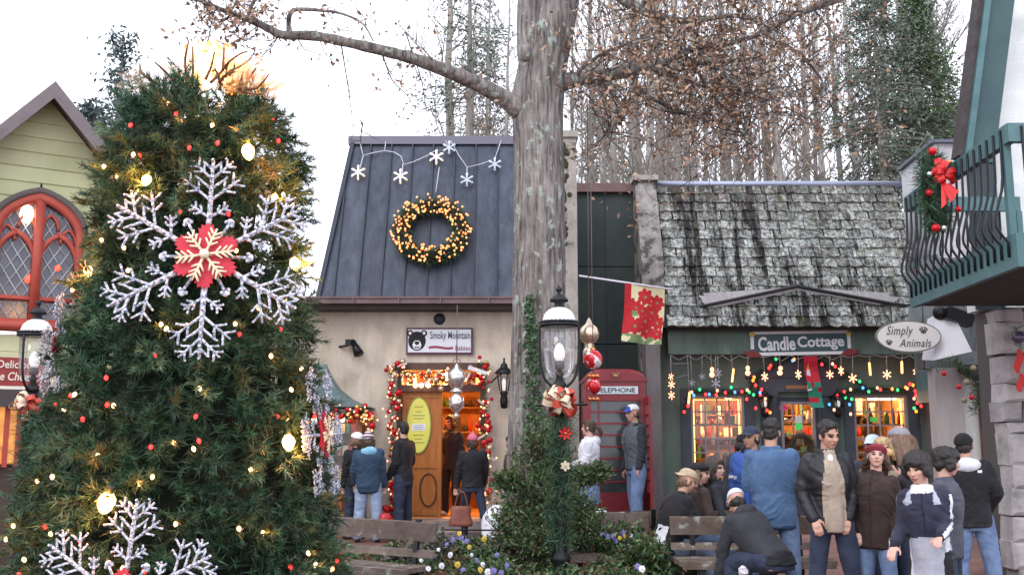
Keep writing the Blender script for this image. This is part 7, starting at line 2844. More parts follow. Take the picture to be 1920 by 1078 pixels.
for n, (j, i) in enumerate([(j, i) for j in range(H_) for i in range(W_)]):
    s, t = (i + .5) / W_, (j + .5) / H_
    mi = 0
    if t > .86: mi = 2 if mnoise.noise((s * 6, t * 9, 0)) > -.15 else 0
    for (cx_, cy_, rr) in blooms:
        dx, dy = s - cx_, (t - cy_) * 1.35
        dist = math.hypot(dx, dy)
        lim = rr * (.74 + .3 * abs(math.sin(3.5 * math.atan2(dy, dx) + cx_ * 9)))
        if dist < lim: mi = 1
        if dist < rr * .17: mi = 2
    if s < .17 and t < .86: mi = 1
    if abs(t - .5) < .05 and .2 < s < .34: mi = 2
    b.m.append(mi)
b.v = [tuple(x) for x in vs]; b.f = fs; b.s = [True] * len(fs)
b.build("cloth", [FLCR, FLR, FLG], fg)

# ================================================================== BALCONY WREATH
wcx, wcy = xf - .22, 9.62
wv_ = P(1778, 360, wcy)
wc = Vector((bx(wcy) - .16, wcy, wv_.z))
bwr = empty("balcony_wreath", wc, "evergreen wreath with a scarlet bow hung on the teal balcony rail", "wreath")
ax_ = (dv * -1 + Vector((.75, 0, 0))).normalized()
ringp = [wc + ax_ * .25 * math.cos(a) + ZUP * .34 * math.sin(a) for a in [2 * math.pi * q_ / 36 for q_ in range(37)]]
ringp = [p + sdx * .04 for p in ringp]
garland_mesh("foliage", ringp, .17, 1500, .13, 81, FIR[:4], [.4, .35, .15, .1], bwr, .010)
MB().tube(ringp, .04, 6, cap=False).build("hoop", MATS["tree_core"], bwr)
ribbon_bow(wc + Vector((-.05, -.20, .12)), .15, [BOW_SCARLET], bwr, 5, 14)
for (dx, dz, r_s, m_) in ((-.18, .30, .055, RED_BALL), (-.26, -.06, .05, RED_BALL), (-.20, -.36, .055, RED_BALL), (-.10, -.36, .035, SILVER_BALL), (-.24, .10, .04, SILVER_BALL), (-.04, .02, .06, SILVER_BALL), (-.02, -.08, .05, CHAMPAGNE), (.02, .2, .04, GOLD_BALL), (.1, -.2, .04, RED_BALL)):
    ball("bauble", wc + Vector((dx * .75, -.24, dz * 1.15)), r_s * .75, m_, bwr)
rt = MB()
for dx, dz in ((.03, -.22), (-.06, -.28), (.07, -.16)):
    p = wc + Vector((-.05, -.26, .05))
    e = p + Vector((dx, -.08, dz))
    rt.add([p + Vector((-.03, 0, 0)), p + Vector((.03, 0, 0)), e + Vector((.03, 0, .03)), e + Vector((-.02, 0, -.02))], [(0, 1, 2, 3)])
rt.build("ribbon_tails", BOW_SCARLET, bwr)

# garland over the recessed shop, and red stocking ribbons on the stone pillar
path = smooth_path([P(u, v, 13.3) for u, v in ((1755, 690), (1790, 680), (1815, 700), (1830, 720), (1832, 760), (1826, 775))], 4)
gg = empty("doorway_garland", path[0], "dark garland with red baubles over the recessed doorway below the balcony", "garland")
garland_mesh("needles", path, .12, 500, .11, 85, FIR[:2] + [FIR[3]], None, gg, .010)
for u, v in ((1798, 725), (1848, 720), (1770, 700), (1822, 745)):
    ball("bauble", P(u, v, 13.15), .035, RED_BALL, gg)
path = smooth_path([P(u, v, 13.35) for u, v in ((1835, 690), (1850, 705), (1865, 700), (1880, 720), (1884, 745))], 4)
garland_mesh("needles", path, .07, 350, .09, 86, FIR[:2] + [FIR[3]], None, gg, .010)
for u, v in ((1812, 716), (1808, 750), (1825, 690)):
    ball("dried_bloom", P(u, v, 13.2), .04, mat("dried_bloom", (.30, .25, .16), .8), gg)
so = empty("red_ribbon", P(1912, 680, 10.9), "long red ribbon with a small bauble figure hanging on the stone pillar", "ribbon")
b = MB()
for i, (u, v0, v1) in enumerate(((1910, 655, 700), (1914, 700, 735))):
    pts_ = []
    for k in range(7):
        v = v0 + (v1 - v0) * k / 6
        w_ = .035 * math.sin(math.pi * (k + .5) / 7) + .01
        p = P(u + 3 * math.sin(k), v, 10.88)
        pts_ += [p + Vector((-w_, 0, 0)), p + Vector((w_, 0, 0))]
    b.add(pts_, [(2 * k, 2 * k + 2, 2 * k + 3, 2 * k + 1) for k in range(6)])
b.build("ribbon_tails", BOW_SCARLET, so)
ball("bauble", P(1910, 632, 10.85), .07, mat("dark_bauble", (.10, .10, .16), .3, .4), so)
garland_mesh("needles", [P(1905, 615, 10.88), P(1915, 628, 10.86), P(1908, 650, 10.88)], .07, 500, .08, 87, FIR[:2], None, so, .008)
# black rod with a weight beside the doorway, flower pot
so = empty("hanging_rod", P(1884, 940, 12.6), "thin black rod ending in a dark tassel beside the stone pillar", "rod")
MB().tube([P(1886, 700, 12.6), P(1885, 985, 12.6)], .013, 6).build("rod", BLACK_IRON, so)
MB().lathe([(.02, ZV(1016, 12.6)), (.05, ZV(1008, 12.6)), (.045, ZV(996, 12.6)), (.015, ZV(982, 12.6))], (P(1885, 990, 12.6).x, 12.6, 0), 10).build("tassel", BLACK_IRON, so)
fp = P(1876, 1060, 12.0)
so = empty("flower_pot", (fp.x, 12.0, gz(fp.x, 12.0)), "terracotta flower pot with a small green plant by the stone pillar", "flower pot")
z0 = gz(fp.x, 12.0)
MB().lathe([(.10, z0), (.15, z0 + .20), (.165, z0 + .2), (.165, z0 + .25), (.14, z0 + .25), (.13, z0 + .22)], (fp.x, 12.0, 0), 16).build("pot", mat("terracotta", (.16, .07, .05), .85), so)
st = np.random.RandomState(3)
n_ = 120
c_ = np.array([[fp.x, 12.0, z0 + .25]]) + st.normal(size=(n_, 3)) * np.array([[.09, .09, .05]]) + np.array([[0, 0, .06]])
d_ = unit(st.normal(size=(n_, 3)) + np.array([[0, 0, .7]]))
v, f = leaf_quads(c_ - np.array([tuple(so.location)]), d_, st.uniform(.08, .15, n_), st.uniform(.03, .05, n_))
link("foliage", np_mesh("foliage", v, f, 3, [SHRUB[1], SHRUB[2]], np.repeat(st.choice(2, n_), 2)), so)

# white sacks and low rail round the bed
SACK = mat("white_sack", (.70, .72, .80), .7, col2=(.80, .82, .88), ns=7, bump=.5, bs=12)
for (u, v, Y, rx_, rz_, lab) in ((930, 983, 14.0, .20, .26, "white plastic sack on the paving left of the oak"), (1092, 975, 13.6, .16, .24, "white plastic sack standing behind the shrub"), (1128, 985, 13.6, .14, .22, "white plastic sack at the left of the red phone box")):
    p = P(u, v, Y)
    g = gz(p.x, Y)
    b = MB()
    vs = []
    rings_ = []
    for j in range(9):
        t = j / 8
        zq = g + (p.z - g + rz_) * t
        r0_ = rx_ * (1.0 - .15 * t) * (1 if j < 7 else (.75 if j == 7 else .25))
        rings_.append([Vector((p.x + r0_ * math.cos(a) * (1 + .12 * math.sin(a * 5 + j)), Y + r0_ * .7 * math.sin(a) * (1 + .12 * math.cos(a * 4 + j * 2)), zq)) for a in [2 * math.pi * q_ / 18 for q_ in range(18)]])
    b.loft(rings_)
    b.build("sack", SACK, None, label=lab, cat="sack")
rl = empty("garden_rail", P(870, 993, 13.4), "thin black low rail around the back of the planting bed", "rail")
b = MB()
pts_ = [P(u, v, Y) for u, v, Y in ((800, 992, 13.3), (870, 993, 13.4), (1000, 994, 13.5), (1120, 990, 13.5))]
b.tube(pts_, .012, 6)
b.build("rail", BLACK_IRON, rl)
for p in pts_ + [pts_[1].lerp(pts_[2], .5)]:
    MB().tube([p + Vector((0, 0, .03)), (p.x, p.y, gz(p.x, p.y))], .012, 6).build("post", BLACK_IRON, rl)
# ================================================================== PEOPLE
SKIN = {}


def skin(i):
    cs = [(0.50, 0.29, 0.21), (0.56, 0.34, 0.26), (0.44, 0.24, 0.165), (0.60, 0.37, 0.29)]
    if i not in SKIN:
        SKIN[i] = mat("skin_%s" % "abcd"[i], cs[i], .5, col2=tuple(min(1, x * 1.08) for x in cs[i]), ns=8, spec=.35)
    return SKIN[i]


EYE = mat("eye_dark", (0.03, 0.022, 0.02), .25)
LIP = mat("lip_tone", (0.38, 0.13, 0.115), .45)
BROW = mat("brow_hair", (0.06, 0.04, 0.028), .8)


CLC = {}


def cloth(name, c, c2=None, rough=.85, ns=9, bump=.45, bs=22, sheen=.04):
    c2 = c2 or tuple(x * 1.35 + .004 for x in c)
    CLC[name] = c
    return mat(name, c, rough, col2=c2, ns=ns, bump=bump, bs=bs, sheen=sheen)


DENIM = cloth("blue_denim", (0.10, 0.165, 0.30), (0.19, 0.27, 0.43), ns=5)
DENIM_D = cloth("dark_denim", (0.016, 0.024, 0.05), (0.035, 0.05, 0.09), ns=5)
DENIM_L = cloth("light_denim", (0.20, 0.28, 0.42), (0.32, 0.41, 0.56), ns=5)
DENIM_J = cloth("denim_jacket_blue", (0.045, 0.10, 0.205), (0.09, 0.165, 0.29), ns=6)
BLACKC = cloth("black_cloth", (0.010, 0.010, 0.013))
CHARC = cloth("charcoal_cloth", (0.024, 0.026, 0.033))
GREYH = cloth("grey_hoodie", (0.075, 0.085, 0.10))
WHITEC = cloth("white_cloth", (0.62, 0.63, 0.68), (0.75, 0.76, 0.80))
NAVYC = cloth("navy_teal_cloth", (0.022, 0.048, 0.085))
BROWNP = cloth("brown_puffer", (0.032, 0.018, 0.017))
BROWNC = cloth("brown_coat", (0.045, 0.028, 0.022))
TANC = cloth("tan_sweater", (0.33, 0.27, 0.21), (0.40, 0.33, 0.26))
ROYAL = cloth("royal_blue", (0.025, 0.07, 0.27))
LEATH = mat("black_leather", (0.012, 0.013, 0.016), .5, col2=(0.022, 0.023, 0.027), ns=8, bump=.3, bs=14)
BOYNAVY = cloth("boy_navy", (0.018, 0.02, 0.04))
BOYGREY = cloth("boy_grey", (0.33, 0.36, 0.42), (0.42, 0.45, 0.52))
SKYBL = cloth("sky_hood", (0.20, 0.42, 0.58))
PINKW = cloth("pink_wool", (0.55, 0.12, 0.19), bs=60)
MAROON = cloth("maroon_wool", (0.17, 0.015, 0.03), bs=60)
STRIPEW = cloth("striped_wool", (0.20, 0.20, 0.26), bs=60)
WOOLB = cloth("black_wool", (0.008, 0.008, 0.010), bs=60)
WHITEW = cloth("white_wool", (0.72, 0.70, 0.68), bs=50)
KHAKI = cloth("khaki_cap", (0.42, 0.33, 0.22))
PALEBL = cloth("pale_blue_knit", (0.42, 0.50, 0.60))
CAPBLUE = cloth("cap_blue", (0.02, 0.06, 0.30))
NAVYK = cloth("navy_knit", (0.02, 0.03, 0.055))
FURR = mat("fur_trim", (0.26, 0.20, 0.13), .95, col2=(0.42, 0.34, 0.24), ns=20, bump=.8, bs=60)
SHOE_D = mat("dark_shoe", (0.02, 0.017, 0.016), .6)
SHOE_L = mat("pale_trainer", (0.45, 0.45, 0.47), .6)


def hair_m(name, c):
    return mat(name, c, .55, col2=tuple(x * 1.9 + .006 for x in c), ns=26, stretch=(1, 1, .18), bump=.8, bs=60, spec=.5)


H_BLK = hair_m("black_hair", (0.010, 0.008, 0.007))
H_BRN = hair_m("brown_hair", (0.045, 0.024, 0.014))
H_LBR = hair_m("light_brown_hair", (0.12, 0.072, 0.045))
H_BLD = hair_m("blonde_hair", (0.33, 0.23, 0.12))

CL = bpy.data.textures.new("fold_noise", 'CLOUDS')
CL.noise_scale = .16
CL.noise_depth = 2
HL = bpy.data.textures.new("lock_noise", 'CLOUDS')
HL.noise_scale = .035


def rotx(a): return Matrix.Rotation(R(a), 3, 'X')
def roty(a): return Matrix.Rotation(R(a), 3, 'Y')
def rotz(a): return Matrix.Rotation(R(a), 3, 'Z')


def capsule(mb, a, b, ra, rb, n=12):
    a = Vector(a); b = Vector(b)
    d = (b - a)
    L_ = d.length
    d = d / max(L_, 1e-6)
    pts, rad = [], []
    for t in (80, 50, 20):
        pts.append(a - d * ra * math.sin(R(t))); rad.append(ra * math.cos(R(t)))
    for t in (.15, .5, .85):
        pts.append(a + d * L_ * t); rad.append(ra + (rb - ra) * t)
    for t in (20, 50, 80):
        pts.append(b + d * rb * math.sin(R(t))); rad.append(rb * math.cos(R(t)))
    mb.tube(pts, rad, n)


def ering(c, rx, ry, M, n=20, sq=2.4):
    out = []
    for k in range(n):
        t = 2 * math.pi * k / n
        ct, s_ = math.cos(t), math.sin(t)
        q_ = (abs(ct) ** sq + abs(s_) ** sq) ** (-1 / sq)
        out.append(c + M @ Vector((rx * ct * q_, ry * s_ * q_, 0)))
    return out


class Fig:
    """Joint positions of one figure: x right, y forward, z up, standing at the origin."""

    def __init__(self, H, hipz=None, lean=0, side=0, twist=0, head=(0, 0, 0), arms=None, legs=None, wide=1.0, shift=0.0, headk=1.0):
        s = H / 1.76
        self.s = s
        self.wide = wide
        hz = (hipz if hipz is not None else .90 * s)
        self.pel = Vector((0, shift, hz))
        self.M = rotz(twist) @ rotx(-lean) @ roty(side)
        M = self.M
        self.up = M @ Vector((0, 0, 1))
        at = lambda x, y, z: self.pel + M @ Vector((x * s, y * s, z * s))
        self.at = at
        self.sh = [at(-.165 * wide, -.01, .515), at(.165 * wide, -.01, .515)]
        self.neck = at(0, 0, .55)
        yaw, pit, rol = head
        self.HM = rotz(-yaw) @ rotx(-pit) @ roty(rol)
        self.hs = s * headk
        self.hc = self.neck + (self.up * .45 + Vector((0, 0, .55))) * .075 * s + self.HM @ Vector((0, .02 * s, .115 * self.hs))
        self.arms = []
        arms = arms or [((-.15, -.02, -1), (-.03, .2, -1)), ((.15, -.02, -1), (.03, .2, -1))]
        for i in (0, 1):
            u_, f_ = Vector(arms[i][0]).normalized(), Vector(arms[i][1]).normalized()
            e = self.sh[i] + u_ * .285 * s
            w_ = e + f_ * .25 * s
            self.arms.append((self.sh[i], e, w_, f_))
        legs = legs or [((-.04, .03, -1), (-.0, -.03, -1)), ((.04, .03, -1), (.0, -.03, -1))]
        self.legs = []
        for i in (0, 1):
            h = self.pel + Vector(((-.095 if i == 0 else .095) * s * wide, 0, 0))
            t_, c_ = Vector(legs[i][0]).normalized(), Vector(legs[i][1]).normalized()
            k = h + t_ * .42 * s
            a = k + c_ * .405 * s
            self.legs.append((h, k, a, Vector((legs[i][1][0] * 0, 1, 0)) if len(legs[i]) < 3 else Vector(legs[i][2]).normalized()))


TORSO = [(-.10, .150, .105, 0), (0, .160, .118, -.005), (.10, .150, .108, 0), (.18, .138, .100, .004), (.30, .152, .112, .008), (.40, .165, .118, .004), (.47, .160, .105, -.004), (.52, .135, .085, -.008), (.555, .075, .068, -.004)]


def torso_loft(mb, F_, infl, z0=-.10, z1=.555, flare=0.0, n=22, wide=None):
    s = F_.s
    w_ = wide or F_.wide
    rings_ = []
    zs = [t[0] for t in TORSO]
    N_ = 14
    for k in range(N_):
        z_ = z0 + (z1 - z0) * k / (N_ - 1)
        inf = infl * (.55 + .45 * min(1, max(0, (z_ - .05) / .25)))
        rx = float(np.interp(z_, zs, [t[1] for t in TORSO])); ry = float(np.interp(z_, zs, [t[2] for t in TORSO])); oy = float(np.interp(z_, zs, [t[3] for t in TORSO]))
        if z_ < -.02: rx += flare * (-.02 - z_); ry += flare * .7 * (-.02 - z_)
        # below the hip the skirt of the coat hangs straight down
        c = F_.at(0, oy, max(z_, -.06)) + Vector((0, 0, min(0, z_ + .06) * s))
        M_ = F_.M if z_ > -.04 else rotz(0)
        rings_.append(ering(c, (rx * w_ + inf) * s, (ry * (.6 + .4 * w_) + inf) * s, M_, n))
    mb.loft(rings_)


def hand(mb, w_, f_, s, side, curl=.35):
    d = f_
    x = d.cross(Vector((0, 1, 0.2)))
    if x.length < .2: x = d.cross(Vector((1, 0, 0)))
    x.normalize()
    nrm_ = x.cross(d).normalized()
    for k in range(3):
        c = w_ + d * (.025 + .024 * k) * s
        M_ = Matrix((x, nrm_, d)).transposed()
        mb.ell(c, (.036 * s, .017 * s, .026 * s), 12, 8, M_)
    for k, (ox, L_) in enumerate(((-.030, .064), (-.010, .076), (.011, .072), (.031, .056))):
        b = w_ + d * .088 * s + x * ox * s
        m_ = b + (d * .8 - nrm_ * curl) .normalized() * L_ * .5 * s
        e = m_ + (d * .55 - nrm_ * curl * 2).normalized() * L_ * .5 * s
        capsule(mb, b - d * .02 * s, m_, .0098 * s, .0092 * s, 8)
        capsule(mb, m_, e, .0092 * s, .0080 * s, 8)
    b = w_ + d * .03 * s + x * (-.036 * side) * s
    m_ = b + (d * .6 - x * side * .6 - nrm_ * .3).normalized() * .035 * s
    e = m_ + (d * .9 - x * side * .1 - nrm_ * .5).normalized() * .03 * s
    capsule(mb, b, m_, .0125 * s, .011 * s, 8)
    capsule(mb, m_, e, .011 * s, .009 * s, 8)


def head_shape(mb, F_):
    k = F_.hs
    H_ = lambda x, y, z: F_.hc + F_.HM @ Vector((x * k, y * k, z * k))
    E = lambda c, r: mb.ell(H_(*c), tuple(a * k for a in r), 16, 11, F_.HM)
    E((0, -.012, .035), (.076, .097, .083))
    E((0, .022, -.030), (.063, .068, .086))
    E((0, .046, -.088), (.034, .034, .030))
    E((0, .030, -.06), (.053, .05, .05))
    E((0, .076, .020), (.048, .016, .013))
    E((0, .088, -.008), (.011, .014, .024)); E((0, .097, -.030), (.016, .019, .014))
    E((-.034, .066, -.030), (.022, .016, .018)); E((.034, .066, -.030), (.022, .016, .018))
    E((0, .083, -.060), (.024, .012, .0065)); E((0, .081, -.070), (.021, .012, .0075))
    for s_ in (-1, 1):
        E((s_ * .077, -.004, -.018), (.011, .022, .033))


def finish(name, mb, mats, root, voxel, mods=(), zone=None, smooth=3, fuzz=0.0, tex=None):
    me = mb.mesh(name, mats if isinstance(mats, (list, tuple)) else [mats])
    ml = [('REMESH', dict(mode='VOXEL', voxel_size=voxel, use_smooth_shade=True)), ('SMOOTH', dict(factor=.5, iterations=smooth))]
    if fuzz and (tex or fuzz <= .03):
        ml.append(('DISPLACE', dict(strength=fuzz, mid_level=.5, texture=tex or CL, texture_coords='LOCAL')))
    out = realize(me, ml)
    bpy.data.meshes.remove(me)
    out.materials.clear()
    for m in (mats if isinstance(mats, (list, tuple)) else [mats]): out.materials.append(m)
    if fuzz > .03 and not tex:
        nv = len(out.vertices)
        co = np.empty(nv * 3, dtype=np.float32); out.vertices.foreach_get('co', co); co = co.reshape(-1, 3)
        no = np.empty(nv * 3, dtype=np.float32); out.vertices.foreach_get('normal', no); no = no.reshape(-1, 3)
        N3 = mnoise.noise
        dsp = np.empty(nv, dtype=np.float32)
        for i, (x, y, z) in enumerate(co.tolist()):
            w1 = N3((x * 3.1, y * 3.1, z * 2.2))
            dsp[i] = .36 * N3((x * 6, y * 6, z * 3.2)) + .60 * max(0.0, w1 + .25) * (.5 - abs(N3((x * 5 + w1, y * 5, z * 15 + 4 * w1)))) * 1.6
        co += no * (dsp * fuzz)[:, None]
        out.vertices.foreach_set('co', co.ravel())
        out.update()
    if zone:
        n_ = len(out.polygons)
        c = np.empty(n_ * 3, dtype=np.float32)
        out.polygons.foreach_get("center", c)
        c = c.reshape(-1, 3)
        out.polygons.foreach_set("material_index", zone(c).astype(np.int32))
    else:
        out.polygons.foreach_set("material_index", np.zeros(len(out.polygons), dtype=np.int32))
    out.name = name
    out.polygons.foreach_set("use_smooth", np.ones(len(out.polygons), dtype=bool))
    return link(name, out, root)


def person(label, x, y, face, F_, top=None, bottom=None, hat=None, hair=None, sk=0, shoes=SHOE_D, group="people in the courtyard", z=None, vox=.0085, legs_on=True, hands=(True, True), beard=False, thick=1.0):
    """face: 0 looks away from the camera, 90 to the left, 180 to the camera, -90 to the right."""
    g = gz(x, y) if z is None else z
    root = empty("person", (x, y, g), label, "person", group, R(face))
    s = F_.s
    hk = F_.hs
    Hd = lambda a, b, c: F_.hc + F_.HM @ Vector((a * hk, b * hk, c * hk))
    # ---- body
    b = MB()
    torso_loft(b, F_, -.006)
    capsule(b, F_.at(0, -.005, .50), F_.hc + F_.HM @ Vector((0, -.015 * hk, -.05 * hk)), .058 * s, .054 * s, 14)
    head_shape(b, F_)
    for i in (0, 1):
        S_, e, w_, f_ = F_.arms[i]
        capsule(b, S_, e, .052 * s, .042 * s); capsule(b, e, w_, .040 * s, .028 * s)
        if hands[i]: hand(b, w_, f_, s * 1.02, -1 if i == 0 else 1)
        h, k, a, fd = F_.legs[i]
        capsule(b, h, k, .080 * s, .054 * s); capsule(b, k, a, .052 * s, .038 * s)
        b.ell(a + fd * .06 * s + Vector((0, 0, -.035 * s)), (.04 * s, .11 * s, .035 * s), 12, 8, Matrix((fd.cross(Vector((0, 0, 1))).normalized(), fd, Vector((0, 0, 1)))).transposed())
    HMi = np.array(F_.HM.transposed())
    hc = np.array(F_.hc)

    def zone(c):
        q_ = (c - hc) @ HMi.T / hk
        z_ = np.zeros(len(c), int)
        fr = q_[:, 1] > .045
        for s_ in (-1, 1):
            z_[fr & (((q_[:, 0] - s_ * .032) / .0165) ** 2 + ((q_[:, 2] - .000) / .0085) ** 2 < 1)] = 1
            z_[fr & (((q_[:, 0] - s_ * .033) / .023) ** 2 + ((q_[:, 2] - .0205 + .1 * np.abs(q_[:, 0] - s_ * .03)) / .0065) ** 2 < 1)] = 3
        z_[fr & ((q_[:, 0] / .025) ** 2 + ((q_[:, 2] + .065) / .0095) ** 2 < 1)] = 2
        if beard:
            z_[(q_[:, 2] < -.055) & (q_[:, 2] > -.13) & (q_[:, 1] > -.01) & (z_ == 0) & (np.abs(q_[:, 0]) < .09)] = 4
        return z_
    finish("body", b, [skin(sk), EYE, LIP, BROW, mat("stubble", (0.20, 0.115, 0.085), .8)], root, vox, zone=zone, smooth=2)
    # ---- bottom
    if bottom and legs_on:
        b = MB()
        kind = bottom.get('kind', 'trousers')
        if kind == 'skirt':
            rings_ = []
            for k in range(8):
                t = k / 7
                rings_.append(ering(F_.pel + Vector((0, 0, (.10 - .50 * t) * s)), (.165 + .06 * t) * s, (.125 + .06 * t) * s, rotz(0), 20, 2.1))
            b.loft(rings_[::-1])
        else:
            r0_, r1_, r2_ = bottom.get('r', (.098, .078, .070))
            torso_loft(b, F_, .008, -.10, .12)
            for i in (0, 1):
                h, k, a, fd = F_.legs[i]
                capsule(b, h, k, r0_ * s, r1_ * s); capsule(b, k, a + (a - k).normalized() * (-.02) * s, r1_ * s, r2_ * s)
        finish("skirt" if kind == 'skirt' else "trousers", b, bottom['m'], root, .014, smooth=3, fuzz=.034)
        if kind == 'skirt':
            b = MB()
            for i in (0, 1):
                h, k, a, fd = F_.legs[i]
                capsule(b, h, k, .085 * s, .06 * s); capsule(b, k, a, .058 * s, .045 * s)
            finish("leggings", b, bottom['leg'], root, .014)
    if legs_on:
        b = MB()
        for i in (0, 1):
            h, k, a, fd = F_.legs[i]
            M_ = Matrix((fd.cross(Vector((0, 0, 1))).normalized(), fd, Vector((0, 0, 1)))).transposed()
            b.ell(a + fd * .055 * s + Vector((0, 0, -.045 * s)), (.052 * s, .145 * s, .042 * s), 12, 8, M_)
            capsule(b, a, a + Vector((0, 0, -.03 * s)), .055 * s, .055 * s)
        finish("shoes", b, shoes, root, .012, smooth=2)
    # ---- top
    if top:
        b = MB()
        infl = top.get('infl', .030)
        hem = top.get('hem', -.09)
        torso_loft(b, F_, infl, hem, .55, top.get('flare', .0))
        ar = top.get('arm', (.072, .061, .050))
        cuff = top.get('cuff', 0.0)
        for i in (0, 1):
            S_, e, w_, f_ = F_.arms[i]
            capsule(b, S_ + F_.up * -.01, e, ar[0] * s, ar[1] * s); capsule(b, e, w_ + f_ * cuff * s, ar[1] * s, ar[2] * s)
        if top.get('collar', True):
            cr = top.get('collar_r', .075) * s
            cc = F_.at(0, 0, .545)
            b.tube([cc, cc + F_.up * .055 * s], [cr * 1.15, cr], 16)
        Mi = np.array(F_.M.transposed()); pel = np.array(F_.pel)
        zf = top.get('zone')
        arms_np = [(np.array(a[0]), np.array(a[1]), np.array(a[2])) for a in F_.arms]
        mats = list(top['m']) if isinstance(top['m'], list) else [top['m']]
        c0_ = CLC.get(mats[0].name, (.02, .02, .022))
        mats.append(mat(mats[0].name + '_trim', tuple(x * .55 + (.03 if max(c0_) < .03 else 0) for x in c0_), .8, bump=.5, bs=70))
        zu = zf

        def zf(q_, c, A, zu=zu, nt_=len(mats) - 1):
            z_ = zu(q_, c, A) if zu else np.zeros(len(q_), int)
            m_ = (q_[:, 2] < hem + .028)
            for (S_, e, w_) in A: m_ |= np.linalg.norm(c - w_, axis=1) < .045
            if top.get('zip', True) and 'inner' not in top: m_ |= (np.abs(q_[:, 0]) < .007) & (q_[:, 1] > .03)
            z_[m_ & (z_ == 0)] = nt_
            return z_

        finish(top.get('name', "jacket"), b, mats, root, .0125, zone=(lambda c: zf((c - pel) @ Mi.T / s, c, arms_np)) if zf else None, smooth=3, fuzz=top.get('fuzz', .042))
        if 'inner' in top:
            b = MB()
            iw = top.get('inner_w', .085)
            rings_ = []
            for k in range(10):
                z_ = -.085 + .60 * k / 9
                ry = float(np.interp(z_, [t[0] for t in TORSO], [t[2] for t in TORSO]))
                rings_.append(ering(F_.at(0, .035, z_), iw * s * (1.0 if k < 7 else 1.0 - (k - 6) * .16), (ry + infl - .022) * s, F_.M, 18, 2.6))
            b.loft(rings_)
            finish("sweater", b, top['inner'], root, .012, fuzz=.012)
        if 'tee' in top:
            b = MB()
            b.ell(F_.at(0, .098, .515), (.030 * s, .020 * s, .055 * s), 12, 8, F_.M)
            finish("undershirt", b, top['tee'], root, .009)
        hd = top.get('hood')
        if hd:
            b = MB()
            hm = top.get('hood_m', mats[0])
            if hd == 'down':
                b.ell(F_.at(0, -.085, .535), (.135 * s, .085 * s, .085 * s), 16, 10, F_.M @ rotx(25))
                for s_ in (-1, 1): b.ell(F_.at(s_ * .085, -.01, .545), (.045 * s, .08 * s, .05 * s), 12, 8, F_.M)
            else:
                b.ell(Hd(0, -.025, .02), (.108 * hk, .118 * hk, .128 * hk), 16, 12, F_.HM)
                b.ell(Hd(0, -.04, -.08), (.11 * hk, .10 * hk, .10 * hk), 14, 10, F_.HM)
            ho = finish("hood", b, hm, root, .012, fuzz=.02)
            if hd == 'up':
                # open the front of the hood so that the face shows
                import bmesh
                bmh = bmesh.new(); bmh.from_mesh(ho.data)
                dele = []
                for f in bmh.faces:
                    q_ = F_.HM.transposed() @ (f.calc_center_median() - F_.hc) / hk
                    if q_.y > .035 and q_.x ** 2 / .075 ** 2 + (q_.z + .02) ** 2 / .115 ** 2 < 1: dele.append(f)
                bmesh.ops.delete(bmh, geom=dele, context='FACES')
                bmh.to_mesh(ho.data); bmh.free()
        if 'fur' in top:
            b = MB()
            cen = F_.at(0, -.06, .56)
            pts_ = [cen + F_.M @ Vector((.14 * s * math.cos(t), .10 * s * math.sin(t) - .02, .03 * s * math.sin(t))) for t in [math.pi * (1.0 + q_ / 10 * 1.3 - .15) for q_ in range(11)]]
            b.tube(pts_, .042 * s, 9)
            finish("fur_trim", b, FURR, root, .012, fuzz=.04, tex=HL)
    # ---- hair
    if hair:
        style, hm = hair[0], hair[1]
        b = MB()
        if style in ('short', 'mop', 'long', 'pony', 'bob', 'side'):
            if not hat: b.ell(Hd(0, -.020, .043), (.084 * hk, .099 * hk, .083 * hk), 16, 12, F_.HM)
            b.ell(Hd(0, -.052, -.035 if hat else -.01), (.074 * hk, .056 * hk, (.062 if hat else .085) * hk), 14, 10, F_.HM)
            if hat:
                for s_ in (-1, 1): b.ell(Hd(s_ * .068, -.008, -.02), ((.012 if style == 'short' else .02) * hk, .04 * hk, .04 * hk), 12, 8, F_.HM)
            elif style == 'short':
                b.ell(Hd(0, .045, .088), (.058 * hk, .045 * hk, .03 * hk), 12, 8, F_.HM)
                for s_ in (-1, 1): b.ell(Hd(s_ * .073, .015, .01), (.010 * hk, .022 * hk, .04 * hk), 10, 8, F_.HM)
            else:
                b.ell(Hd(0, .040, .072), (.072 * hk, .055 * hk, .045 * hk), 14, 10, F_.HM)
                for s_ in (-1, 1): b.ell(Hd(s_ * .070, .010, .0), (.022 * hk, .045 * hk, .07 * hk), 12, 8, F_.HM)
            if style == 'mop':
                b.ell(Hd(0, .065, .045), (.075 * hk, .04 * hk, .035 * hk), 14, 8, F_.HM)
                b.ell(Hd(0, -.01, .04), (.098 * hk, .108 * hk, .085 * hk), 16, 10, F_.HM)
                for s_ in (-1, 1): b.ell(Hd(s_ * .08, .02, -.02), (.024 * hk, .05 * hk, .065 * hk), 12, 8, F_.HM)
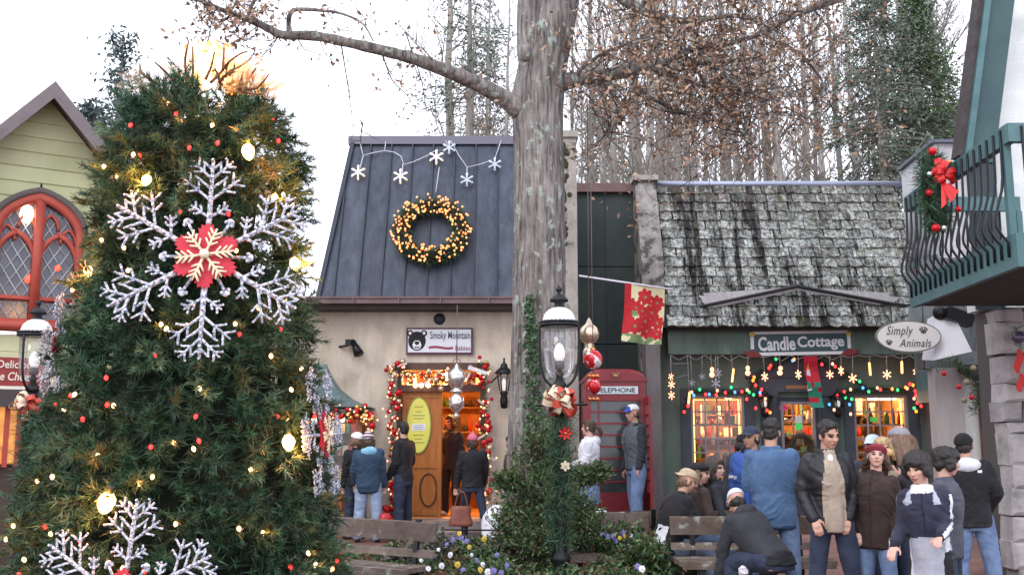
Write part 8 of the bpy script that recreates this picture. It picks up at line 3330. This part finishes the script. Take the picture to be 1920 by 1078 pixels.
            if style == 'long':
                L_ = hair[2] if len(hair) > 2 else .34
                vol = hair[3] if len(hair) > 3 else 1.0
                back = F_.hc + F_.HM @ Vector((0, -.07 * hk, -.03 * hk))
                dn = (Vector((0, 0, -1)) * .9 - F_.up * .2 + F_.M @ Vector((0, -.22, 0))).normalized()
                for (ox, oy, ll, rr_) in ((-.05, 0, 1, .055), (.05, 0, 1, .055), (0, -.02, 1.05, .06), (-.085, .05, .85, .036), (.085, .05, .85, .036), (-.025, -.035, .95, .045), (.03, -.035, 1.0, .045)):
                    ox *= vol; rr_ *= vol
                    p = back + F_.HM @ Vector((ox * hk, oy * hk, 0))
                    m_ = p + dn * L_ * ll * .5 + F_.M @ Vector((ox * .5, -.03, 0))
                    e = p + dn * L_ * ll + F_.M @ Vector((ox * .45, -.01, 0))
                    b.tube([p + Vector((0, 0, .06 * hk)), p, m_, e, e + dn * .05], [rr_ * hk * .7, rr_ * hk, rr_ * hk * .9, rr_ * hk * .55, .008], 10)
            if style == 'pony':
                p = Hd(0, -.11, .0)
                b.tube([p, p + Vector((0, -.05, .0)), p + Vector((0, -.08, -.07)), p + Vector((0, -.07, -.15))], [.024, .032, .028, .008], 9)
            if style == 'bob':
                for s_ in (-1, 1): b.ell(Hd(s_ * .078, .015, -.06), (.026 * hk, .05 * hk, .075 * hk), 12, 8, F_.HM)
                b.ell(Hd(0, -.06, -.06), (.085 * hk, .055 * hk, .09 * hk), 12, 8, F_.HM)
        # keep hair off the face: remove shapes that lie ahead of the hairline by cutting after remesh
        ho = finish("hair", b, hm, root, .0105, smooth=1, fuzz=.028, tex=HL)
    # ---- hat
    if hat:
        style, hm = hat[0], hat[1]
        b = MB()
        HT = F_.HM @ rotx(13)
        Ht = lambda a, b_, c: F_.hc + HT @ Vector((a * hk, b_ * hk, c * hk))
        if style in ('beanie', 'stripe', 'beret'):
            rings_ = []
            for k in range(8):
                a = k / 7 * R(86)
                rr_ = (1.06 if style != 'beret' else 1.30 - .2 * (k == 0)) * math.cos(a) + (.0)
                z_ = .040 + .092 * math.sin(a) * (1.12 if style == 'stripe' else 1)
                rings_.append(ering(Ht(0, -.012 - .012 * math.sin(a), z_ - .008), .083 * hk * max(rr_, .05), .104 * hk * max(rr_, .05), HT, 18, 2.1))
            b.loft(rings_)
            b.loft([ering(Ht(0, -.012, .014), .084 * hk, .106 * hk, HT, 18, 2.1), ering(Ht(0, -.012, .019), .090 * hk, .112 * hk, HT, 18, 2.1), ering(Ht(0, -.012, .052), .089 * hk, .111 * hk, HT, 18, 2.1), ering(Ht(0, -.012, .06), .082 * hk, .104 * hk, HT, 18, 2.1)])
            if len(hat) > 2 and hat[2] == 'pom': b.ell(Hd(0, -.03, .14), (.02 * hk,) * 3, 10, 8)
        elif style == 'cap':
            rings_ = []
            for k in range(8):
                a = k / 7 * R(86)
                rings_.append(ering(Hd(0, -.012, .040 + .086 * math.sin(a)), .085 * hk * max(math.cos(a) ** .8, .05), .104 * hk * max(math.cos(a) ** .8, .05), F_.HM, 18, 2.1))
            b.loft(rings_)
            rot_ = rotz(hat[3]) if len(hat) > 3 else rotz(0)
            vis = []
            for k in range(5):
                t = k / 4
                vis.append([F_.hc + F_.HM @ (rot_ @ Vector((.078 * (1 - .25 * t ** 2) * q_ * hk, (.075 + .085 * t - .030 * abs(q_) ** 2) * hk, (.055 - .02 * t - .012 * q_ * q_) * hk))) for q_ in (-1, -.5, 0, .5, 1)] + [F_.hc + F_.HM @ (rot_ @ Vector((.078 * (1 - .25 * t ** 2) * q_ * hk, (.075 + .085 * t - .030 * abs(q_) ** 2) * hk, (.042 - .02 * t - .012 * q_ * q_) * hk))) for q_ in (1, .5, 0, -.5, -1)])
            b.loft(vis)
        mats = hm if isinstance(hm, list) else [hm]
        zf = None
        if style == 'stripe':
            def zf(c):
                q_ = ((c - hc) @ HMi.T / hk)[:, 2]
                return (np.floor(q_ / .02) % 3).astype(int)
        if style == 'cap' and len(mats) > 1:
            def zf(c):
                q_ = (c - hc) @ HMi.T / hk
                return (q_[:, 1] > .06).astype(int)
        finish("hat", b, mats, root, .0085, smooth=1, zone=zf)
    return root


def pu(u, Y): return P(u, 880, Y).x


STAND = [((-.05, .03, -1), (-.02, -.04, -1)), ((.05, .03, -1), (.02, -.04, -1))]
CONTR = [((-.09, .05, -1), (-.05, -.03, -1)), ((.07, -.02, -1), (.04, -.08, -1))]
WALK = [((-.03, .42, -1), (-.0, .05, -1)), ((.03, -.28, -1), (.0, -.62, -1))]
SIT = [((-.12, 1, -.05), (-.03, .05, -1)), ((.12, 1, -.05), (.03, .05, -1))]
POCK = [((-.22, -.16, -1), (.06, .52, -.85)), ((.22, -.16, -1), (-.06, .52, -.85))]
FOLD = [((-.25, .12, -1), (.75, .8, -.05)), ((.25, .12, -1), (-.75, .8, -.1))]

# --- left group
person("person in a teal navy jacket, sky blue hood and striped beanie, back turned", pu(692, 15.2), 15.2, 8,
       Fig(1.62, head=(25, 8, -5), side=-2, twist=8, arms=[((-.2, .1, -1), (.1, .6, -.9)), ((.22, .05, -1), (.08, .25, -1))], legs=CONTR, wide=1.08),
       dict(m=NAVYC, hood='down', hood_m=SKYBL, hem=-.12, infl=.05), dict(m=DENIM_L, r=(.11, .09, .085)), ('stripe', [STRIPEW, MAROON, WHITEW], 'pom'), ('bob', H_BRN), 1)
person("person in a white knit hat half hidden behind the teal navy jacket", pu(668, 15.65), 15.65, 35,
       Fig(1.62, head=(-30, 0, 0), legs=STAND), dict(m=BLACKC, hem=-.1, infl=.04), dict(m=DENIM_D), ('beanie', WHITEW), ('bob', H_LBR), 1)
person("dark haired man in a black sweater and dark jeans beside the oval door sign", pu(757, 15.55), 15.55, 62,
       Fig(1.78, head=(18, 8, 4), lean=3, side=2, arms=[((-.16, .05, -1), (.05, .5, -.9)), ((.16, .05, -1), (-.05, .45, -.9))], legs=STAND),
       dict(m=BLACKC, hem=-.03, infl=.018, name="sweater"), dict(m=DENIM_D), None, ('short', H_BLK), 1, beard=True)
pk = person("woman in a pink beanie and black jacket stepping toward the shop door", pu(886, 15.3), 15.3, 12,
            Fig(1.60, head=(0, 4, 0), arms=[((-.22, .1, -1), (-.12, .2, -1)), ((.2, .1, -1), (-.1, .4, -1))], legs=[((-.05, .20, -1), (0, -.05, -1)), ((.16, -.22, -1), (.22, -.45, -1))]),
            dict(m=BLACKC, hem=-.02, infl=.028), dict(m=DENIM_D, r=(.092, .066, .055)), ('beanie', PINKW, 'pom'), ('bob', H_BRN), 1)
# scarf edge and handbag of the woman
nb_ = P(893, 843, 15.2)
so = empty("handbag", P(864, 985, 15.15), "brown leather handbag with long handles hanging from the hand of the pink beanie woman", "handbag")
BAGM = mat("brown_leather", (0.19, 0.06, 0.04), .45, col2=(0.27, 0.10, 0.07), ns=7, bump=.3, bs=18)
bc = P(864, 967, 15.15); k_ = 15.15 / F
b = MB()
rings_ = []
for k in range(8):
    t = k / 7
    rings_.append(ering(Vector((bc.x, 15.15, bc.z + (-18 + 36 * t) * k_)), (21 - 5 * t ** 2 + 1.5 * math.sin(t * 9)) * k_, (9 - 4 * t) * k_, rotz(0), 20, 3))
b.loft(rings_)
b.build("bag", BAGM, so)
b = MB()
for yy in (-.03, .03):
    b.tube(smooth_path([Vector((bc.x - 12 * k_, 15.15 + yy, bc.z + 15 * k_)), Vector((bc.x - 5 * k_, 15.15 + yy, bc.z + 38 * k_)), Vector((bc.x + 3 * k_, 15.15 + yy, bc.z + 44 * k_)), Vector((bc.x + 9 * k_, 15.15 + yy, bc.z + 34 * k_)), Vector((bc.x + 13 * k_, 15.15 + yy, bc.z + 15 * k_))]), .009, 6)
b.build("handle", BAGM, so)
person("shadowed person in dark clothes and pale trainers standing inside the lit doorway", pu(846, 17.1), 17.1, 150, Fig(1.66, legs=STAND, head=(15, 5, 0)), dict(m=BLACKC, hem=-.1, infl=.04), dict(m=BLACKC), None, ('bob', H_BLK), 2, SHOE_L, z=.37)
person("person in a dark hat mostly hidden behind the oak trunk", pu(962, 14.4), 14.4, 75, Fig(1.56, legs=STAND, head=(0, 5, 0)), dict(m=BROWNC, hem=-.1, infl=.03), dict(m=DENIM_D), ('beanie', WOOLB), ('bob', H_BRN), 1)

# --- by the phone box
person("young woman in a white hoodie and denim skirt standing before the phone box", pu(1103, 14.2), 14.2, 80,
       Fig(1.62, head=(10, 0, 5), side=-3, lean=-3, arms=[((-.16, .2, -1), (.3, .9, -.3)), ((.16, .12, -1), (-.3, .9, -.25))], legs=STAND),
       dict(m=WHITEC, hood='down', hem=-.10, infl=.045), dict(kind='skirt', m=DENIM, leg=BLACKC), None, ('pony', H_BRN), 3, SHOE_L)
person("man in a grey hoodie, jeans and white cap with blue brim by the phone box", pu(1193, 14.35), 14.35, 105,
       Fig(1.80, head=(-12, 4, 4), side=3, twist=8, arms=[((-.14, .05, -1), (-.02, .25, -1)), ((.14, -.05, -1), (.04, .3, -1))], legs=[((-.12, .16, -1), (-.05, .02, -1)), ((.10, -.05, -1), (.06, -.10, -1))], wide=1.06),
       dict(m=[GREYH, CHARC], hood='down', hood_m=BLACKC, hem=-.05, infl=.03, name="hoodie", zone=lambda q_, c, A: (np.abs(q_[:, 0]) > .185).astype(int)), dict(m=DENIM, r=(.105, .088, .082)),
       ('cap', [WHITEC, CAPBLUE]), ('short', H_BRN), 0, SHOE_L)

# --- seated group behind the long bench
rear = bench(P(1310, 990, 11.2).x, 11.05, R(180), 1.5, "bench under the seated group, behind the long bench")
person("older person in a khaki cap and black jacket sitting hunched on the bench", pu(1244, 10.55), 10.55, -72,
       Fig(1.74, hipz=.53, lean=22, head=(14, 20, 0), arms=[((-.1, .45, -1), (.25, 1, -.05)), ((.1, .45, -1), (-.25, 1, -.05))], legs=SIT),
       dict(m=[BLACKC, WHITEC], infl=.05, hem=-.06, zone=lambda q_, c, A: ((q_[:, 1] < -.10) & (q_[:, 2] < .20) & (q_[:, 0] > -.02)).astype(int)), dict(m=DENIM_L), ('cap', KHAKI, None, 180), ('short', H_LBR), 0)
person("woman with light brown hair and a black beret hugging her knees on the bench", pu(1286, 10.95), 10.95, -70,
       Fig(1.70, hipz=.57, lean=14, head=(30, 8, 0), arms=FOLD, legs=SIT), dict(m=BROWNC, infl=.045, hem=-.06), dict(m=DENIM), ('beret', WOOLB), ('long', H_LBR, .30), 1)
person("young woman in a grey hooded coat sitting and looking to the right", pu(1336, 11.2), 11.2, -95,
       Fig(1.70, hipz=.58, lean=2, head=(38, 0, 0), arms=FOLD, legs=SIT), dict(m=CHARC, hood='up', hood_m=cloth("hood_brown_grey", (0.05, 0.042, 0.04)), infl=.045, hem=-.06), dict(m=DENIM_D), None, ('long', H_BRN, .2), 3)
person("person in a black hood leaning over behind the seated group", pu(1366, 12.3), 12.3, -100,
       Fig(1.62, lean=16, head=(0, 22, 0), legs=STAND), dict(m=CHARC, infl=.05, hem=-.12), dict(m=BLACKC), ('beanie', WOOLB), ('bob', H_BLK), 0)

# --- standing centre right
person("person in a royal blue jacket with white stripes and a navy cap", pu(1412, 11.0), 11.0, 150,
       Fig(1.76, head=(18, 0, 0), legs=STAND, arms=POCK), dict(m=[ROYAL, WHITEC], infl=.05, hem=-.12, zone=lambda q_, c, A: ((q_[:, 2] > .30) & (q_[:, 2] < .335) & (np.abs(q_[:, 0]) > .14)).astype(int)), dict(m=DENIM), ('cap', NAVYK), ('short', H_BLK), 2)
person("man in a blue denim jacket with dark hair, back turned, behind the long bench", pu(1450, 9.75), 9.75, -12,
       Fig(1.84, head=(12, 10, 4), twist=8, side=-2, legs=CONTR, wide=1.10, arms=[((-.12, .30, -1), (.3, 1, .2)), ((.22, .25, -1), (-.1, 1, .25))]),
       dict(m=DENIM_J, infl=.045, hem=-.14, collar_r=.085), dict(m=DENIM), None, ('short', H_BLK), 0)
person("man in an open black leather jacket over a tan sweater, hands in his pockets", pu(1556, 8.95), 8.95, 172,
       Fig(1.81, head=(-28, 14, 4), legs=[((-.14, .03, -1), (-.08, -.03, -1)), ((.12, -.02, -1), (.06, -.06, -1))], wide=.92, twist=6, side=2, arms=[((-.24, -.16, -1), (.30, .50, -.80)), ((.24, -.14, -1), (-.26, .52, -.80))]),
       dict(m=[LEATH, TANC], infl=.026, hem=-.06, collar_r=.078, zone=lambda q_, c, A: ((q_[:, 1] > .02) & (np.abs(q_[:, 0]) < .095 - .045 * np.clip((q_[:, 2] - .34) / .2, 0, 1)) & (q_[:, 2] < .60)).astype(int), inner=TANC, inner_w=.088, tee=WHITEC),
       dict(m=DENIM_D, r=(.090, .072, .068)), None, ('short', H_BLK), 0, vox=.0075)
person("young woman in a maroon beret and brown puffer coat with a fur hood", pu(1636, 8.95), 8.95, 150,
       Fig(1.60, head=(-16, -10, -6), legs=CONTR, arms=POCK, wide=.86, twist=-10, side=-3),
       dict(m=BROWNP, infl=.050, hem=-.14, fur=True, fuzz=.04), dict(m=DENIM, r=(.095, .072, .066)), ('beret', MAROON), ('long', H_BRN, .30), 3, vox=.0075)
person("blonde woman in a black coat lifting a bun to her mouth", pu(1668, 9.7), 9.7, 158,
       Fig(1.66, head=(-10, 4, 7), side=4, legs=CONTR, arms=[((-.2, .3, -1), (.55, .65, 1.0)), ((.2, .1, -1), (-.2, .6, -.8))]), dict(m=BLACKC, infl=.040, hem=-.16), dict(m=DENIM_D), None, ('bob', H_BLD), 0)
person("woman with very long brown hair and a grey knit hat seen from behind", pu(1694, 9.9), 9.9, 30,
       Fig(1.76, head=(-25, 3, 6), side=-3, legs=CONTR), dict(m=cloth("dark_green_coat", (0.025, 0.03, 0.022)), infl=.05, hem=-.15), dict(m=DENIM_D), ('beanie', cloth("grey_knit_hat", (.22, .21, .23))), ('long', H_LBR, .42, 1.4), 1)
person("person in a pale blue cap peeking out behind the maroon beret", pu(1640, 10.6), 10.6, 165, Fig(1.68, head=(20, 0, 0), legs=STAND), dict(m=CHARC, infl=.04), dict(m=DENIM_D), ('cap', PALEBL), ('short', H_LBR), 0)


def boy_zone(q_, c, A):
    z_ = np.zeros(len(c), int)
    for i in (0, 1):
        S_, e, w_ = A[i]
        d = (w_ - S_) / np.linalg.norm(w_ - S_)
    z_[(q_[:, 2] < .16)] = 1
    z_[(q_[:, 2] > .535)] = 2
    z_[(q_[:, 2] > .44) & (np.abs(q_[:, 0]) > .09)] = 1
    # sleeves are navy with a white stripe along the outside
    for i in (0, 1):
        S_, e, w_ = A[i]
        for a, b in ((S_, e), (e, w_)):
            ab = b - a
            t = np.clip(((c - a) @ ab) / (ab @ ab), 0, 1)
            r_ = c - (a + t[:, None] * ab)
            dist = np.linalg.norm(r_, axis=1)
            near = dist < .078
            z_[near] = 0
            ax_ = ab / np.linalg.norm(ab)
            ou = np.array([1.0 if i == 1 else -1.0, -.15, .25]); ou -= ax_ * (ou @ ax_); ou /= np.linalg.norm(ou)
            ang = (r_ @ ou) / np.maximum(dist, 1e-5)
            z_[near & (ang > .90) & (q_[:, 2] < .52)] = 2
    z_[(np.abs(np.abs(q_[:, 0]) - .155) < .016) & (q_[:, 2] < .16) & (z_ == 1)] = 2
    return z_


person("boy with a dark mop of hair in a navy, grey and white striped jacket", pu(1735, 7.7), 7.7, 140,
       Fig(1.52, head=(8, 14, 5), twist=10, side=3, legs=CONTR, arms=[((-.12, .25, -1), (-.1, 1, -.25)), ((.14, .10, -1), (.02, .9, -.6))], headk=1.2, wide=.88),
       dict(m=[BOYNAVY, BOYGREY, WHITEC], infl=.042, hem=-.25, flare=.1, collar_r=.088, zone=boy_zone), dict(m=BLACKC), None, ('mop', H_BLK), 1, vox=.0075)
person("dark haired youth in a grey jacket behind the boy, looking right", pu(1768, 8.2), 8.2, -125,
       Fig(1.56, head=(-25, 6, 0), legs=STAND, headk=1.1, wide=.88), dict(m=cloth("slate_jacket", (.06, .065, .085)), infl=.045, hem=-.12), dict(m=DENIM_D), None, ('mop', H_BLK), 1)
person("man in a black fleece with a white hood and black beanie, back turned", pu(1818, 9.8), 9.8, -18,
       Fig(1.70, head=(22, 4, -5), side=-3, twist=-6, legs=[((-.12, .04, -1), (-.05, -.03, -1)), ((.14, .02, -1), (.07, -.06, -1))], wide=.96, arms=[((-.22, .0, -1), (.25, .5, -.8)), ((.38, .0, -1), (-.35, .6, -.75))]),
       dict(m=[BLACKC, WHITEC], infl=.045, hem=-.06, hood='down', hood_m=WHITEC, name="fleece", zone=lambda q_, c, A: ((np.abs(q_[:, 0] - .115) < .02) & (np.abs(q_[:, 2] - .475) < .012) & (q_[:, 1] < 0)).astype(int)), dict(m=DENIM, r=(.105, .082, .078)), ('beanie', WOOLB), ('short', H_BLK), 0)
# --- crouching man
person("man in a charcoal hooded jacket and white cap crouching in front of the bench", pu(1446, 9.3), 9.3, 24,
       Fig(1.70, hipz=.55, lean=48, side=-6, head=(16, 34, 0), wide=1.02, arms=[((-.16, .30, -1), (-.02, .25, -1)), ((.14, .5, -1), (-.1, .9, -.6))],
           legs=[((-.22, 1, -.12), (-.02, -.25, -1)), ((.25, .9, -.25), (.02, -.4, -1))]),
       dict(m=CHARC, hood='down', infl=.048, hem=-.05, fuzz=.04), dict(m=DENIM_D, r=(.115, .085, .075)), ('cap', [WHITEC, WHITEC]), ('short', H_BLK), 1)
# extra bits carried
p = P(1664, 848, 9.48)
so = empty("bread_bun", p, "golden bread bun held up to the blonde woman's mouth", "bun")
MB().ell(p, (.055, .045, .04), 12, 8).build("bun", mat("bun_crust", (.55, .30, .10), .6, col2=(.65, .42, .18), ns=12), so)
p = P(1392, 1072, 9.0)
so = empty("white_napkin", p, "crumpled white napkin in the crouching man's left hand", "napkin")
b = MB().ell(p, (.04, .03, .06), 8, 6, rotx(30))
b.v = [tuple(c + rnd.uniform(-.014, .014) for c in q_) for q_ in b.v]
b.s = [False] * len(b.s)
b.build("napkin", WHITEC, so)
p = P(722, 985, 15.1)
so = empty("red_bag", p, "shiny red gift bag held by the teal navy jacket person", "bag")
b = MB()
b.loft([ering(Vector((p.x, 15.1, p.z + z_)), rx_, .06, rotz(0), 14, 3) for z_, rx_ in ((-.16, .10), (-.05, .12), (.10, .10), (.18, .06))])
b.build("bag", mat("shiny_red", (.45, .015, .02), .25), so)
b = MB()
b.tube([(p.x - .04, 15.1, p.z + .17), (p.x, 15.1, p.z + .30), (p.x + .04, 15.1, p.z + .17)], .008, 5)
b.build("handle", MATS["shiny_red"], so)
p = P(1602, 945, 9.5)
so = empty("red_light_wand", p, "small cluster of glowing red lights hanging between the man and the beret woman", "lights")
for du, dv_ in ((0, 0), (8, -8), (-5, 9), (5, 5), (7, -16)):
    ball("bulb", P(1602 + du, 945 + dv_, 9.5), .035, G_RED if dv_ > -12 else G_ORANGE, so)
